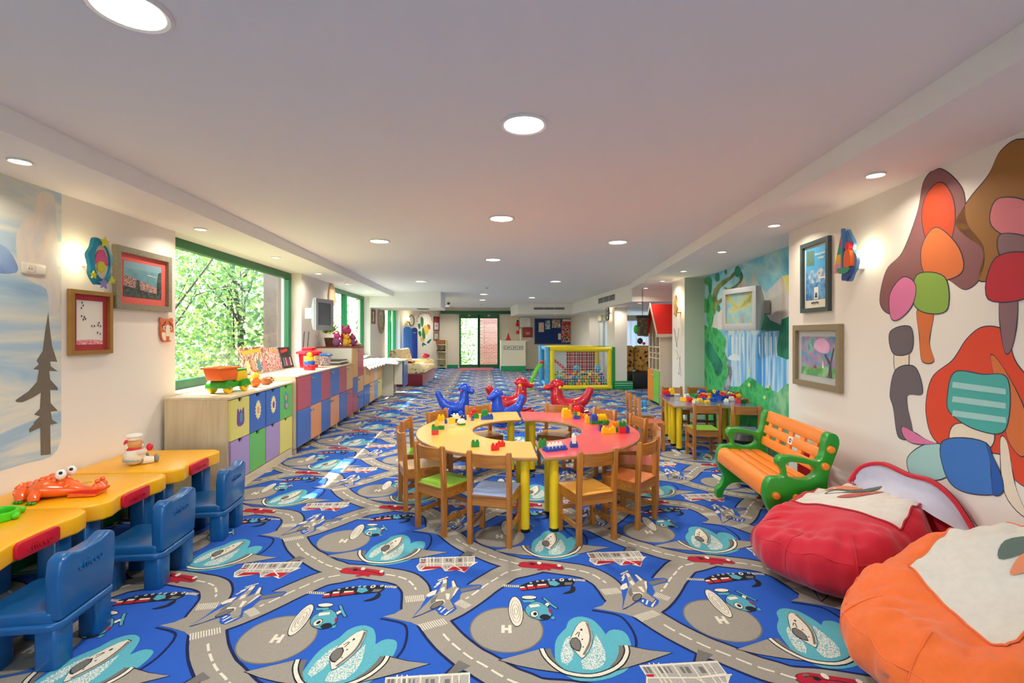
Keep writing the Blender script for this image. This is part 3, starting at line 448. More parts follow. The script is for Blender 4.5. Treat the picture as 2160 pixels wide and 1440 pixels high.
p 5 dgrey -213,2964,-200,2964,-197,2927,-210,2926
p 5 dgrey -192,2962,-175,2962,-173,2925,-190,2925
p 5 dgrey -135,2958,-114,2958,-113,2921,-134,2921
p 5 dgrey -83,2950,-72,2950,-72,2926,-83,2925
p 6 dgrey -211,2868,-203,2868,-203,2853,-210,2853
p 6 dgrey -193,2867,-185,2867,-185,2852,-192,2852
p 6 dgrey -354,2878,-346,2878,-345,2863,-352,2862
p 6 dgrey -87,2860,-78,2860,-79,2845,-86,2844
p 6 dgrey -75,2859,-67,2859,-67,2844,-74,2844
p 5 blue -334,2359,-323,2396,-305,2445,-298,2481,-291,2516,-277,2557,-261,2600,-239,2646,-220,2690,-214,2731,-208,2754,-192,2741,-177,2708,-176,2659,-177,2625,-170,2661,-160,2707,-149,2715,-138,2706,-131,2679,-113,2651,-54,2649,2,2649,12,2628,-3,2603,-51,2587,-99,2570,-107,2542,-107,2513,-123,2491,-136,2469,-126,2447,-118,2424,-140,2392,-169,2368,-192,2372,-210,2388,-217,2409,-228,2423,-258,2405,-292,2381,-319,2362
p 6 dgrey -111,2610,2,2641,-6,2611,-102,2576
p 6 ink -333,2358,-305,2425,-263,2513,-227,2585,-210,2683,-206,2738,-186,2724,-182,2607,-153,2636,-158,2699,-146,2706,-125,2635,-108,2623,-126,2583,-142,2529,-156,2502,-131,2435,-158,2404,-192,2453,-239,2429,-290,2384
p 7 grey -331,2363,-303,2428,-262,2514,-227,2583,-211,2679,-207,2732,-188,2718,-184,2605,-156,2634,-161,2694,-149,2701,-129,2632,-112,2620,-129,2582,-144,2530,-158,2503,-134,2438,-160,2408,-193,2455,-239,2432,-288,2389
p 8 cream -290,2554,-265,2591,-235,2609,-241,2560,-275,2538
p 8 cream -217,2617,-197,2636,-191,2596,-211,2577
p 8 cream -239,2513,-190,2509,-179,2472,-197,2501,-229,2494
p 8 cream -159,2691,-150,2698,-134,2637,-150,2623
p 8 cream -186,2566,-162,2564,-164,2508,-177,2509
p 8 cream -133,2612,-116,2619,-138,2548,-150,2535
p 8 cream -211,2711,-189,2711,-189,2677,-208,2668
p 8 dgrey -257,2514,-225,2564,-235,2494,-257,2469
p 8 ink -191,2492,-190,2485,-192,2477,-195,2467,-200,2458,-207,2448,-215,2440,-223,2433,-231,2429,-239,2426,-245,2426,-251,2428,-254,2432,-255,2439,-254,2447,-251,2456,-246,2466,-239,2475,-231,2484,-223,2491,-215,2496,-207,2499,-200,2499,-195,2497
p 9 dgrey -195,2489,-194,2483,-195,2476,-199,2469,-203,2460,-210,2452,-217,2445,-224,2439,-231,2434,-238,2431,-244,2431,-248,2432,-251,2436,-251,2441,-250,2447,-247,2455,-243,2463,-237,2471,-230,2479,-222,2485,-215,2490,-208,2493,-202,2494,-197,2492
"""
# ---------------------------------------------------------------- floor: printed play carpet
def carpet_mat(name, c, rough=.95):
    if name in _M: return _M[name]
    m = bpy.data.materials.new(name); m.use_nodes = True; n = m.node_tree.nodes; L = m.node_tree.links; b = n['Principled BSDF']
    tc = n.new('ShaderNodeTexCoord'); nz = n.new('ShaderNodeTexNoise'); nz.inputs['Scale'].default_value = 260; nz.inputs['Detail'].default_value = 1
    L.new(tc.outputs['Object'], nz.inputs['Vector'])
    cc = lin(c); mx = n.new('ShaderNodeMix'); mx.data_type = 'RGBA'
    mx.inputs[6].default_value = (*[v * .72 for v in cc], 1); mx.inputs[7].default_value = (*[min(1, v * 1.28) for v in cc], 1)
    L.new(nz.outputs['Fac'], mx.inputs[0]); L.new(mx.outputs[2], b.inputs['Base Color'])
    bp = n.new('ShaderNodeBump'); bp.inputs['Strength'].default_value = .5; bp.inputs['Distance'].default_value = .003
    L.new(nz.outputs['Fac'], bp.inputs['Height']); L.new(bp.outputs[0], b.inputs['Normal'])
    b.inputs['Roughness'].default_value = rough; b.inputs['Specular IOR Level'].default_value = .25
    _M[name] = m; return m
CC = dict(blue='2555ae', navy='131f4c', grey='918a7e', dgrey='6c6862', lgrey='a39e95', cream='d3ccb9', ink='1c1e26', teal='55a2ae', teal2='4e98a8', red='a81a2e')
CK = list(CC) + ['spray']
cmats = [carpet_mat('carpet ' + k, CC[k]) for k in CC]
spm = carpet_mat('carpet spray', 'b9d6cf'); cmats.append(spm)
_n = spm.node_tree; _mx = [x for x in _n.nodes if x.type == 'MIX'][0]; _mx.inputs[6].default_value = (*lin('55a2ae'), 1); _mx.inputs[7].default_value = (*lin('ddd6c2'), 1)
_nz = _n.nodes.new('ShaderNodeTexNoise'); _nz.inputs['Scale'].default_value = 210; _nz.inputs['Detail'].default_value = 2
_cr = _n.nodes.new('ShaderNodeValToRGB'); _cr.color_ramp.elements[0].position = .44; _cr.color_ramp.elements[1].position = .54
_tc = [x for x in _n.nodes if x.type == 'TEX_COORD'][0]
_n.links.new(_tc.outputs['Object'], _nz.inputs['Vector']); _n.links.new(_nz.outputs['Fac'], _cr.inputs[0]); _n.links.new(_cr.outputs[0], _mx.inputs[0])

floor = struct(B(-2.95, 6.2, -3.2, 20.4, -.12, 0).build('floor', cmats[0]))
floor['label'] = 'blue carpet printed with grey roads, helipads, boats and aeroplanes'
def clip(poly, a, b, c):          # keep a*x + b*y <= c
    out = []; n = len(poly)
    for i in range(n):
        p, q = poly[i], poly[(i + 1) % n]; dp, dq = a * p[0] + b * p[1] - c, a * q[0] + b * q[1] - c
        if dp <= 0: out.append(p)
        if (dp < 0 < dq) or (dq < 0 < dp):
            t = dp / (dp - dq); out.append((p[0] + (q[0] - p[0]) * t, p[1] + (q[1] - p[1]) * t))
    return out
def carpet():
    shapes = []
    def dec(s):
        v = [int(t) / 1000 for t in s.split(',')]; return list(zip(v[0::2], v[1::2]))
    for ln in CARPET.strip().split('\n'):
        t = ln.split()
        if t[0] == 'p': shapes.append((int(t[1]), t[2], [dec(t[3])]))
        else:
            L_, R_ = dec(t[3]), dec(t[4])
            shapes.append((int(t[1]), t[2], [[L_[i], L_[i + 1], R_[i + 1], R_[i]] for i in range(len(L_) - 1)]))
    mb = MB(); TX, TY, SK = 1.053, 1.026, .008
    cuts = [(-1, 0, 2.72), (0, 1, 19.3), (0, -1, -.6)]
    for j in range(-2, 17):
        for i in range(-4, 6):
            far = j > 5
            shp = shapes
            for rank, (l, m, polys) in enumerate(shp):
                mb.cur = CK.index(m)
                for p in polys:
                    q = [(x + i * TX + j * SK, y + j * TY) for x, y in p]
                    xs = [a for a, _ in q]; ys = [b for _, b in q]
                    if max(xs) < -2.72 or min(ys) > 19.3 or max(ys) < .6 or min(xs) > 5.6: continue
                    cc = list(cuts)
                    yc = sum(ys) / len(ys)
                    if yc < 8.3: cc.append((RNV.x, RNV.y, 2.41))
                    else: cc.append((1, 0, 5.6))
                    bad = False
                    for a, b, c in cc:
                        if any(a * x + b * y > c for x, y in q): q = clip(q, a, b, c)
                        if len(q) < 3: bad = True; break
                    if bad: continue
                    z = .0003 + l * .0003 + ((rank * 7919) % 97) / 97 * 2.6e-4 + ((i % 2) + 2 * (j % 2)) * 6e-6
                    area = sum(q[k][0] * q[(k + 1) % len(q)][1] - q[(k + 1) % len(q)][0] * q[k][1] for k in range(len(q)))
                    if area < 0: q = q[::-1]
                    mb.add([(x, y, z) for x, y in q], [tuple(range(len(q)))])
    o = mb.build('carpet_print', cmats, floor, recalc=False)
    o['kind'] = 'stuff'; o['label'] = 'woven road, boat and aeroplane print of the carpet'
carpet()
# ---------------------------------------------------------------- the room shell
CZ, SZ, XW, XF = 2.43, 2.31, -2.72, -2.145        # ceiling, soffit, left wall, left fascia
cg = MB(); cg.prism([(-3.2, -3.3), (6.3, -3.3), (6.3, 14.4), (3.6, 14.4), (3.6, 20.4), (-3.2, 20.4)], CZ, CZ + .12); struct(cg.build('ceiling', CEIL))
# left wall with three window openings (y0, y1, z0, z1)
WIN = [(4.43, 7.43, .86, SZ), (9.02, 11.96, .86, SZ), (13.78, 16.3, .45, 2.25)]
wl = MB(); y = -3.2
for a, b, z0, z1 in WIN:
    wl.box(XW - .3, XW, y, a, 0, CZ); wl.box(XW - .3, XW, a, b, 0, z0); wl.box(XW - .3, XW, a, b, z1, CZ); y = b
wl.box(XW - .3, XW, y, 16.6, 0, CZ)
wall_left = struct(wl.build('wall_left', WHITE))
struct(B(XW, XF, -3.2, 11.86, SZ, CZ - .0005).build('trim_1', CEIL))['label'] = 'dropped soffit along the window wall'
# air-conditioning box hanging under the ceiling
duct = struct(B(XW, -.98, 11.87, 13.4, 2.04, CZ - .0005).build('trim_2', CEIL))
duct['label'] = 'white boxed duct hanging from the ceiling'
gr = MB()
for k in range(5): gr.box(-1.62 + k * .06, -1.59 + k * .06, 12.3, 12.75, 2.03, 2.039)
gr.build('duct_grille', DGREY, duct)
# oblique wall and door wall at the far end
def quadwall(name, p, q, z0, z1, th, m):
    d = Vector((q[0] - p[0], q[1] - p[1], 0)); n = Vector((-d.y, d.x, 0)).normalized() * th
    mb = MB(); mb.prism([(p[0], p[1]), (q[0], q[1]), (q[0] + n.x, q[1] + n.y), (p[0] + n.x, p[1] + n.y)], z0, z1)
    return struct(mb.build(name, m))
OB0, OB1 = (-2.72, 16.4), (-1.62, 19.35)
wall_oblique = quadwall('wall_far_left', OB0, OB1, 0, CZ, .2, CREAMW)
dl, dr = onY0 = (fl(969, 775.5).x, fl(1053, 775.5).x)
DY = 19.35; ZD = 2.17
wf = MB(); wf.box(-2.2, dl, DY, DY + .2, 0, CZ); wf.box(dr, 1.75, DY, DY + .2, 0, CZ); wf.box(dl, dr, DY, DY + .2, ZD, CZ)
wall_far = struct(wf.build('wall_far', CREAMW))
BY = 18.5                                          # notice-board wall, a step nearer
jx = 1.60
wall_board = struct(B(jx, 3.55, BY, BY + .2, 0, CZ).build('wall_far_right', CREAMW))
struct(B(jx, jx + .15, BY + .2, DY, 0, CZ).build('wall_far_jog', CREAMW))
struct(B(-1.62, dl - .05, DY - .02, DY - .001, 0, .13).build('baseboard_far', GREEN2))
struct(B(dr + .05, jx - .001, DY - .02, DY - .001, 0, .13).build('baseboard_far_right', GREEN2))
hb = struct(B(-1.6, 1.42, DY - .09, DY - .001, 2.19, 2.31).build('trim_3', GREEN)); hb['label'] = 'green track beam over the sliding door'
# right-hand wall: near part, recess with the waterfall mural, far part
def rbox(mb, s0, s1, d0, d1, z0, z1):
    c = [rp(s0, d0), rp(s1, d0), rp(s1, d1), rp(s0, d1)]
    return mb.prism([(p.x, p.y) for p in c], z0, z1)
DN, DM = 2.10, 2.42
S1, S2, S3 = 4.498, 7.98, 8.80
wall_right = struct(rbox(MB(), -3.6, S1, DN, DN + .5, 0, CZ).build('wall_right', WHITE))
wall_mural = struct(rbox(MB(), S1, S2, DM, DM + .2, 0, CZ).build('wall_right_recess', WHITE))
GREYGREEN = mat('pale grey-green wall', 'b9c6b8', .75, .02, 2)
wall_pier = struct(rbox(MB(), S2, S3, DN, DM + .2, 0, CZ).build('wall_right_pier', WHITE))
pf = rbox(MB(), S2 - .002, S2 - .0002, DN, DM, 0, SZ).build('return_face', GREYGREEN, wall_pier)  # thin grey-green facing on the far end of the recess
# right soffit and the deeper box with the air vents
struct(rbox(MB(), -3.6, 9.95, 1.54, DM + .1, SZ, CZ - .0005).build('trim_4', CEIL))['label'] = 'dropped soffit along the mural wall'
q0, q1, q2 = atd(1093, 640, 16.1), atd(1207, 640, 16.1), atd(1333, 600, 9.9)
sb = MB(); sb.prism([(q0.x, q0.y), (q1.x, q1.y), (q2.x, q2.y), (6.2, q2.y - .24), (6.2, 14.41), (3.6, 14.41), (3.55, BY), (q0.x - .1, BY)], 2.065, CZ - .0006)
soff = struct(sb.build('trim_5', CEIL)); soff['label'] = 'deep ceiling box with air vents'
# alcove behind the column
wa = MB(); wa.box(3.3, 3.9, 14.2, 14.4, 0, 2.06); wa.box(5.9, 6.3, 14.2, 14.4, 0, 2.06); wa.box(3.9, 5.9, 14.2, 14.4, 0, .5); wa.box(3.9, 5.9, 14.2, 14.4, 1.95, 2.06)
struct(wa.build('wall_alcove', WHITE))
struct(B(6.2, 6.4, 8.5, 14.4, 0, CZ).build('wall_alcove_right', WHITE)); struct(B(3.55, 3.7, 14.4, BY + .2, 0, CZ).build('wall_far_side', WHITE))
struct(rbox(MB(), S3 - .1, S3, DN + .3, 5.2, 0, CZ).build('wall_alcove_near', WHITE))
colm = struct(B(3.37, 3.69, 11.72, 12.42, 0, 2.0649).build('wall_column', WHITE))
colm['label'] = 'white column beside the ball pit'
cb = MB()
for k in range(4): cb.box(3.34, 3.80, 11.62 - .012 * (3 - k), 11.719, k * .052, k * .052 + .05)
cb.build('column_base', [GREEN2], colm)
for k in range(3): B(3.342, 3.798, 11.60, 11.7, k * .052 + .046, k * .052 + .056).build('base_stripe', CREAMW, colm)
# back of the room, behind the photographer: wall with an unseen wide window added for frontal daylight
wb = MB(); wb.box(-3.0, -2.2, -3.3, -3.1, 0, CZ); wb.box(1.6, 3.2, -3.3, -3.1, 0, CZ); wb.box(-2.2, 1.6, -3.3, -3.1, 0, .3); wb.box(-2.2, 1.6, -3.3, -3.1, 2.3, CZ)
wall_back = struct(wb.build('wall_back', WHITE))
struct(B(XW + .0005, XW + .014, -3.1, 4.42, 0, .1).build('baseboard_left', GREEN))

# ---------------------------------------------------------------- windows on the left
GL = glass('window glass')
def window(idx, y0, y1, z0, z1, mull=(), fw=.09, xg=-2.9, m=GREEN):
    root = thing('window_%d' % idx, '', ''); del root['label'], root['category']; root['kind'] = 'structure'
    f = MB(); f.box(xg - .05, xg + .03, y0, y1, z1 - fw, z1); f.box(xg - .05, xg + .03, y0, y1, z0, z0 + fw)
    f.box(xg - .05, xg + .03, y0, y0 + fw, z0 + fw, z1 - fw); f.box(xg - .05, xg + .03, y1 - fw, y1, z0 + fw, z1 - fw)
    f.build('window_frame', m, root, bevel=.006, seg=1)
    ys = [y0 + fw] + list(mull) + [y1 - fw]
    for a in mull:
        B(xg - .05, xg + .05, a - .07, a + .07, z0 + fw, z1 - fw).build('mullion', GREEN2, root, bevel=.006, seg=1)
    for a, b in zip(ys, ys[1:]):
        B(xg - .006, xg, a, b, z0 + fw, z1 - fw).build('pane', GL, root)
    B(xg + .031, XW + .03, y0, y1, z0 - .03, z0 + .005).build('window_sill', WHITE, root, bevel=.004, seg=1)
    return root
window(1, *WIN[0]); window(2, *WIN[1], mull=(10.35,)); window(3, *WIN[2], mull=(15.4,), m=GREEN2)
window_rear_added = thing('window_4', '', ''); del window_rear_added['label'], window_rear_added['category']; window_rear_added['kind'] = 'structure'  # unseen rear window, added to let in frontal fill daylight
f = MB()
for x in (-2.2, -.94, .32, 1.53): f.box(x, x + .07, -3.25, -3.18, .3, 2.3)
f.box(-2.2, 1.6, -3.25, -3.18, .3, .37); f.box(-2.2, 1.6, -3.25, -3.18, 2.23, 2.3)
f.build('window_frame', GREEN, window_rear_added)
for x in (-2.13, -.87, .39): B(x, x + 1.19, -3.22, -3.214, .37, 2.23).build('pane', GL, window_rear_added)

# ---------------------------------------------------------------- sliding glass door at the far end
door = thing('door_1', '', ''); del door['label'], door['category']; door['kind'] = 'structure'
dm = fl(1010, 775.5).x
for x0, x1 in ((dl, dm + .02), (dm - .02, dr)):
    f = MB(); yy = DY - .05
    f.box(x0, x0 + .075, yy, yy + .05, 0, ZD); f.box(x1 - .075, x1, yy, yy + .05, 0, ZD); f.box(x0 + .075, x1 - .075, yy, yy + .05, 0, .14); f.box(x0 + .075, x1 - .075, yy, yy + .05, ZD - .16, ZD)
    lf = f.build('door_leaf', GREEN, door, bevel=.004, seg=1)
    B(x0 + .075, x1 - .075, yy + .02, yy + .026, .14, ZD - .16).build('pane', GL, lf)
    B((x0 + x1) / 2 - .05, (x0 + x1) / 2 + .05, yy - .004, yy, ZD - .06, ZD - .02).build('door_label', PAPER, lf)
# ---------------------------------------------------------------- recessed ceiling lights
LENS = emit('lamp lens', 'fff4dc', 9); RIM = mat('lamp rim', 'e8e6e2', .3, .02)
def downlight(px, py, z, r, label, group, watts, col=(1, .96, .90), spread=150):
    p = fl(px, py, z)
    t = thing('ceiling_light', label, 'ceiling light', (p.x, p.y, z), 0, group)
    MB().lathe([(r * 1.22, -.001), (r * 1.22, -.006), (r * 1.12, -.012), (r, -.008), (r * .97, -.001)], 28).build('rim', RIM, t)
    MB().lathe([(.0001, -.006), (r * .5, -.0065), (r * .98, -.003), (r * .98, -.001)], 28).build('lens', LENS, t)
    ld = bpy.data.lights.new('lamp', 'AREA'); ld.shape = 'DISK'; ld.size = r * 1.7; ld.energy = watts; ld.color = col; ld.spread = R(spread)
    lo = bpy.data.objects.new('lamp', ld); COL.objects.link(lo); lo.parent = t; lo.location = (0, 0, -.016)
G1 = 'round downlights in the main ceiling'
for px, py, lb in [(272, 18, 'large round downlight cut by the top edge of the picture'), (1105, 262, 'large round downlight nearest the middle of the ceiling'),
                   (1058, 460, 'round downlight behind the nearest middle one, over the ring table'), (800, 508, 'round ceiling downlight beside the window soffit'),
                   (1303, 510, 'round ceiling downlight beside the mural wall soffit'), (1040, 547, 'round middle downlight beyond the ring table'),
                   (888, 593, 'round downlight in front of the boxed duct'), (1172, 593, 'round downlight between the door axis and the oblique vent box'),
                   (1020, 620, 'small-looking downlight on the middle axis near the sliding door'), (1018, 632, 'farthest downlight on the middle axis before the sliding door'),
                   (1122, 627, 'round downlight in front of the long air vent'), (943, 645, 'downlight behind the boxed duct near the camera dome')]:
    downlight(px, py, CZ, .098, lb, G1, LAMP_W)
G2 = 'small spots in the left soffit'; G3 = 'small spots in the right soffit'; G4 = 'small spots under the vent box'
for k, (px, py) in enumerate([(42, 338), (423, 482), (582, 542), (672, 576), (733, 598), (776, 614), (804, 626)]):
    downlight(px, py, SZ, .042, ['small round spot over the painted fir tree', 'small round spot over the near end of the large window', 'small round spot over the far end of the large window',
              'small round spot above the grey wall television', 'small round spot above the green mullion window', 'small round spot above the small wall frame', 'small round spot in front of the boxed duct'][k], G2, SPOT_W, (1, .88, .72))
for k, (px, py) in enumerate([(1847, 367), (1633, 474), (1523, 530), (1442, 571), (1398, 592), (1362, 607)]):
    downlight(px, py, SZ, .042, ['small round spot over the white wall beside the sailboat lamp', 'small round spot above the dark framed poster', 'small round spot above the waterfall mural',
              'small round spot above the pier lamp', 'small round spot left of the pier', 'small round spot at the far end of the right soffit'][k], G3, SPOT_W, (1, .88, .72))
for k, (px, py) in enumerate([(1349, 639), (1308, 646), (1256, 655), (1170, 662), (1110, 662)]):
    downlight(px, py, 2.065, .042, ['small spot under the vent box in front of the curtain', 'small spot under the vent box above the column', 'small spot under the vent box above the ball pit',
              'small spot under the vent box above the notice board', 'small spot under the vent box above the counter'][k], G4, SPOT_W, (1, .88, .72))
# smoke detectors on the middle axis
for px, py, lb in [(1027, 604, 'round white smoke detector on the ceiling axis'), (1014, 641, 'white smoke detector nearest the sliding door')]:
    p = fl(px, py, CZ); t = thing('smoke_detector', lb, 'smoke detector', (p.x, p.y, CZ), 0, 'smoke detectors')
    MB().lathe([(.06, -.001), (.06, -.015), (.045, -.03)], 20).build('housing', RIM, t); MB().lathe([(.03, -.03), (.025, -.045), (.0001, -.05)], 16).build('sensor_cap', LGREY, t)
p = atd(946, 651, 15.5); t = thing('camera_dome', 'small black surveillance camera dome under the ceiling', 'camera', (p.x, p.y, CZ))
MB().lathe([(.06, -.001), (.06, -.03)], 18).build('housing', RIM, t); MB().ell((0, 0, -.03), (.05, .05, .06), 14, 8).build('dome', BLACK, t)

# air vents in the deep box
VENT = mat('vent grey', '8f9194', .5)
def vent(p, q, z0, z1, label, n=3):
    d = (q - p); L_ = d.length; t = thing('air_vent', label, 'air vent', (p.x, p.y, z0), math.atan2(d.y, d.x), 'air vents in the ceiling box')
    h = z1 - z0; f = MB(); f.ring([(0, 0), (L_, 0), (L_, h), (0, h)], [(.02, .02), (L_ - .02, .02), (L_ - .02, h - .02), (.02, h - .02)], -.012, -.0015, 'y'); f.build('vent_frame', RIM, t)
    B(.02, L_ - .02, -.004, -.0015, .02, h - .02).build('backing', DGREY, t)
    for k in range(1, n): B(L_ * k / n - .006, L_ * k / n + .006, -.011, -.004, .02, h - .02).build('divider', RIM, t)
    m = int((h - .04) / .022)
    for k in range(m): B(.02, L_ - .02, -.010, -.004, .024 + k * .022, .034 + k * .022).build('slat', VENT, t)
dv = (q1 - q0).normalized()
vp = lambda px: q0 + dv * ((atd(px, 640, 16.1) - q0).length)
vent(vp(1125), vp(1192), 2.19, 2.30, 'long grey air vent facing the room above the notice board')
du = (q2 - q1)
vent(q1 + du * .56, q1 + du * .81, 2.17, 2.34, 'grey air vent on the oblique face near the curtain')
# ---------------------------------------------------------------- yellow play tables and blue chairs along the left wall
YEL = mat('yellow plastic', 'f3b012', .32, .03, 5); BLU = mat('blue plastic', '12568f', .3, .04, 5, coat=.2); REDP = mat('red plastic', 'c3142a', .35, .04, 6)
REDE = mat('red embossed plastic', 'b81228', .35); BLUE_E = mat('blue embossed plastic', '155c98', .35)
TT = .485
def play_table(yfar, label):
    t = thing('play_table', label, 'table', (-2.71, yfar - .31, 0), 0, 'yellow play tables along the wall')
    out = [(0, -.31), (.60, -.31), (.675, -.25)] + [(.69, -.2), (.665, -.11), (.66, 0), (.665, .11), (.69, .2), (.675, .27)] + [(.62, .31), (0, .31)]
    MB().prism(out, TT - .095, TT).build('table_top', YEL, t, bevel=.014, seg=3)
    lab = MB(); lab.prism(rrect(-.11, .11, TT - .088, TT - .012, .02), .655, .682, 'x'); lp = lab.build('label_plate', REDP, t, bevel=.006, seg=2)
    text('lettering', 'chicco', .05, REDE, lp, (.6835, 0, TT - .052), (R(90), 0, R(90)), .002)
    for x in (.1, .56):
        for yy in (-.22, .22):
            MB().prism(rrect(x - .05, x + .05, yy - .05, yy + .05, .02), 0, TT - .094).build('leg', BLU, t, bevel=.004)
    MB().lathe([(.03, TT - .002), (.03, TT + .0006)], 20, (.3, .12, 0)).build('recess_shade', mat('yellow recess shade', 'd79a10', .4), t)  # flat disc; its darker yellow stands in for the shade of a recess
    return t
play_table(3.90, 'yellow play table carrying the chef toy, next to the low cabinet')
play_table(3.265, 'yellow play table carrying the orange crocodile toy, in the middle of the row')
play_table(2.64, 'yellow play table carrying the green toy, nearest the viewer')
def blue_chair(name='toddler_chair'):
    """local: back at +x, seat towards -x"""
    t = thing(name, '', 'chair', group='blue toddler chairs at the yellow tables')
    st = MB(); st.prism(rrect(-.17, .155, -.165, .165, .04), .19, .245); st.build('seat', BLU, t, bevel=.012, seg=3)
    MB().prism(rrect(-.185, .17, -.178, .178, .05), .165, .20).build('seat_rim', BLU, t, bevel=.01, seg=3)
    # back panel: dips in the middle of the top edge
    prof = [(-.16, .20), (.16, .20), (.165, .38), (.155, .455), (.115, .475), (.06, .455), (-.06, .455), (-.115, .475), (-.155, .455), (-.165, .38)]
    bk = MB(); P0 = [(.105, y_, z_) for y_, z_ in prof]; P1 = [(.165 + (z_ - .2) * .04, y_, z_) for y_, z_ in prof]
    n = len(prof); bk.add(P0 + P1, [tuple(range(n))[::-1], tuple(range(n, 2 * n))] + [(i, (i + 1) % n, n + (i + 1) % n, n + i) for i in range(n)])
    b = bk.build('backrest', BLU, t, bevel=.016, seg=3)
    text('lettering', 'chicco', .055, BLUE_E, b, (.1745, 0, .385), (R(90), 0, R(90)), .0025)
    for x in (-.12, .11):
        for yy in (-.115, .115):
            g = MB(); g.prism(rrect(x - .048, x + .048, yy - .048, yy + .048, .022), 0, .17); g.build('leg', BLU, t, bevel=.008)
    return t
bc = blue_chair()
spots = [((-1.895, 3.47), 'blue toddler chair nearest the low cabinet'), ((-1.905, 2.87), 'blue toddler chair between the other two at the yellow tables'), ((-1.915, 2.24), 'blue toddler chair nearest the viewer at the yellow tables')]
for i, ((x, y_), lb) in enumerate(spots):
    c = bc if i == 0 else copy_tree(bc); c.location = (x, y_, 0); c.rotation_euler.z = R([4, 2, 3][i]); c['label'] = lb
# ---------------------------------------------------------------- toys on the yellow tables
ORG = mat('orange plastic', 'f2641c', .22, .05, 20, coat=.4); TOYW = mat('toy white', 'efece4', .35); SKIN = mat('toy skin', 'd99a5c', .4); REDT = mat('toy red', 'd81f2c', .35); GRN = mat('toy green', '3fae2a', .3)
p = fl(137, 1048, TT); t = thing('crocodile_toy', 'glossy orange crocodile toy with white goggle eyes on the yellow table', 'toy', (-2.345, 2.83, TT), R(5), None, 1.02)
g = MB()
body = smooth([(-.20, .015), (-.20, .075), (-.165, .10), (-.12, .09), (-.06, .115), (0, .11), (.06, .085), (.13, .075), (.17, .10), (.205, .095), (.215, .05), (.17, .04), (.08, .022), (.0, .012), (-.1, .008)], 3)
rng = random.Random(4)
sec = []
N = 22
for i in range(N):
    u = i / (N - 1); x = -.215 + .43 * u
    top = .05 + .065 * math.exp(-((u - .38) / .2) ** 2) + .03 * math.exp(-((u - .04) / .05) ** 2) + .032 * math.exp(-((u - .93) / .05) ** 2) + .012 * math.exp(-((u - .62) / .1) ** 2)
    hw = .035 + .065 * math.exp(-((u - .36) / .2) ** 2) + .022 * math.exp(-((u - .03) / .05) ** 2) + .018 * math.exp(-((u - .92) / .06) ** 2)
    bot = .004 + .022 * max(0, u - .55) * 2
    k_ = 1 - .75 * max(0, (abs(u - .5) - .45) / .05) ** 2
    row = []
    for k in range(20):
        a = 2 * math.pi * k / 20
        bmp = 1 + .07 * math.sin(k * 2.3 + i * 1.9) * (math.sin(a) > 0) * (u < .7)
        zz = bot + (top - bot) * .5 * (1 + math.sin(a) * bmp * k_); row.append((x, hw * k_ * math.cos(a), max(.002, zz)))
    sec.append(row)
g.grid(sec, True); g.poly(sec[0]); g.poly(sec[-1][::-1]); b = g.build('body', ORG, t, ang=60)
for k in range(9):
    u = .08 + k * .065; x = -.215 + .43 * u; zt_k = .045 + .065 * math.exp(-((u - .38) / .2) ** 2) + .03 * math.exp(-((u - .04) / .05) ** 2)
    for y_ in (-.035, .03): MB().ell((x, y_, zt_k), (.017, .016, .014), 8, 6).build('scute', ORG, b)
for y_ in (-.02, .02): MB().ell((.185, y_, .082), (.014, .012, .012), 8, 6).build('nostril', ORG, b)
for y_ in (-.04, .035):
    e = MB().ell((.02, y_, .13), (.025, .024, .028), 12, 8).build('eye', TOYW, t); MB().ell((.03, y_ - .016, .142), (.009, .009, .009), 8, 6).build('pupil', BLACK, e)
for x, y_ in ((-.15, -.075), (-.07, -.10), (-.15, .075), (-.07, .10)):
    f = MB().tube([(x, y_ * .7, .05), (x + .01, y_ * 1.1, .03), (x + .015, y_ * 1.15, .012)], [.03, .026, .022], 10).build('foot', ORG, t)
    for q in (-.015, 0, .015): MB().ell((x + .015 + q, y_ * 1.15 - .018, .009), (.008, .012, .008), 6, 5).build('claw', GRN, f)
MB().prism([(.06, .030), (.20, .022), (.205, .034), (.13, .042)], -.052, .052, 'y').build('mouth', REDT, t)
MB().prism([(.05, .004), (.19, .004), (.195, .020), (.06, .030)], -.05, .05, 'y').build('lower_jaw', ORG, t, bevel=.006)
# green toy
p = fl(-2, 1092, TT); t = thing('green_toy', 'bright green plastic toy cut by the picture edge', 'toy', (p.x, p.y - .02, TT))
MB().ring(arc(0, 0, .09, 0, 360, 20)[:-1], arc(0, 0, .072, 0, 360, 20)[:-1], 0, .04).build('rim', mat('lime plastic', '4cc818', .3), t, bevel=.006)
MB().lathe([(.0001, .001), (.074, .001), (.074, .01), (.0001, .01)], 20).build('base', mat('lime plastic', '4cc818'), t)
for a in range(0, 360, 60): MB().ell((.095 * math.cos(R(a)), .095 * math.sin(R(a)), .018), .018, 8, 6).build('knob', mat('lime plastic', ''), t)
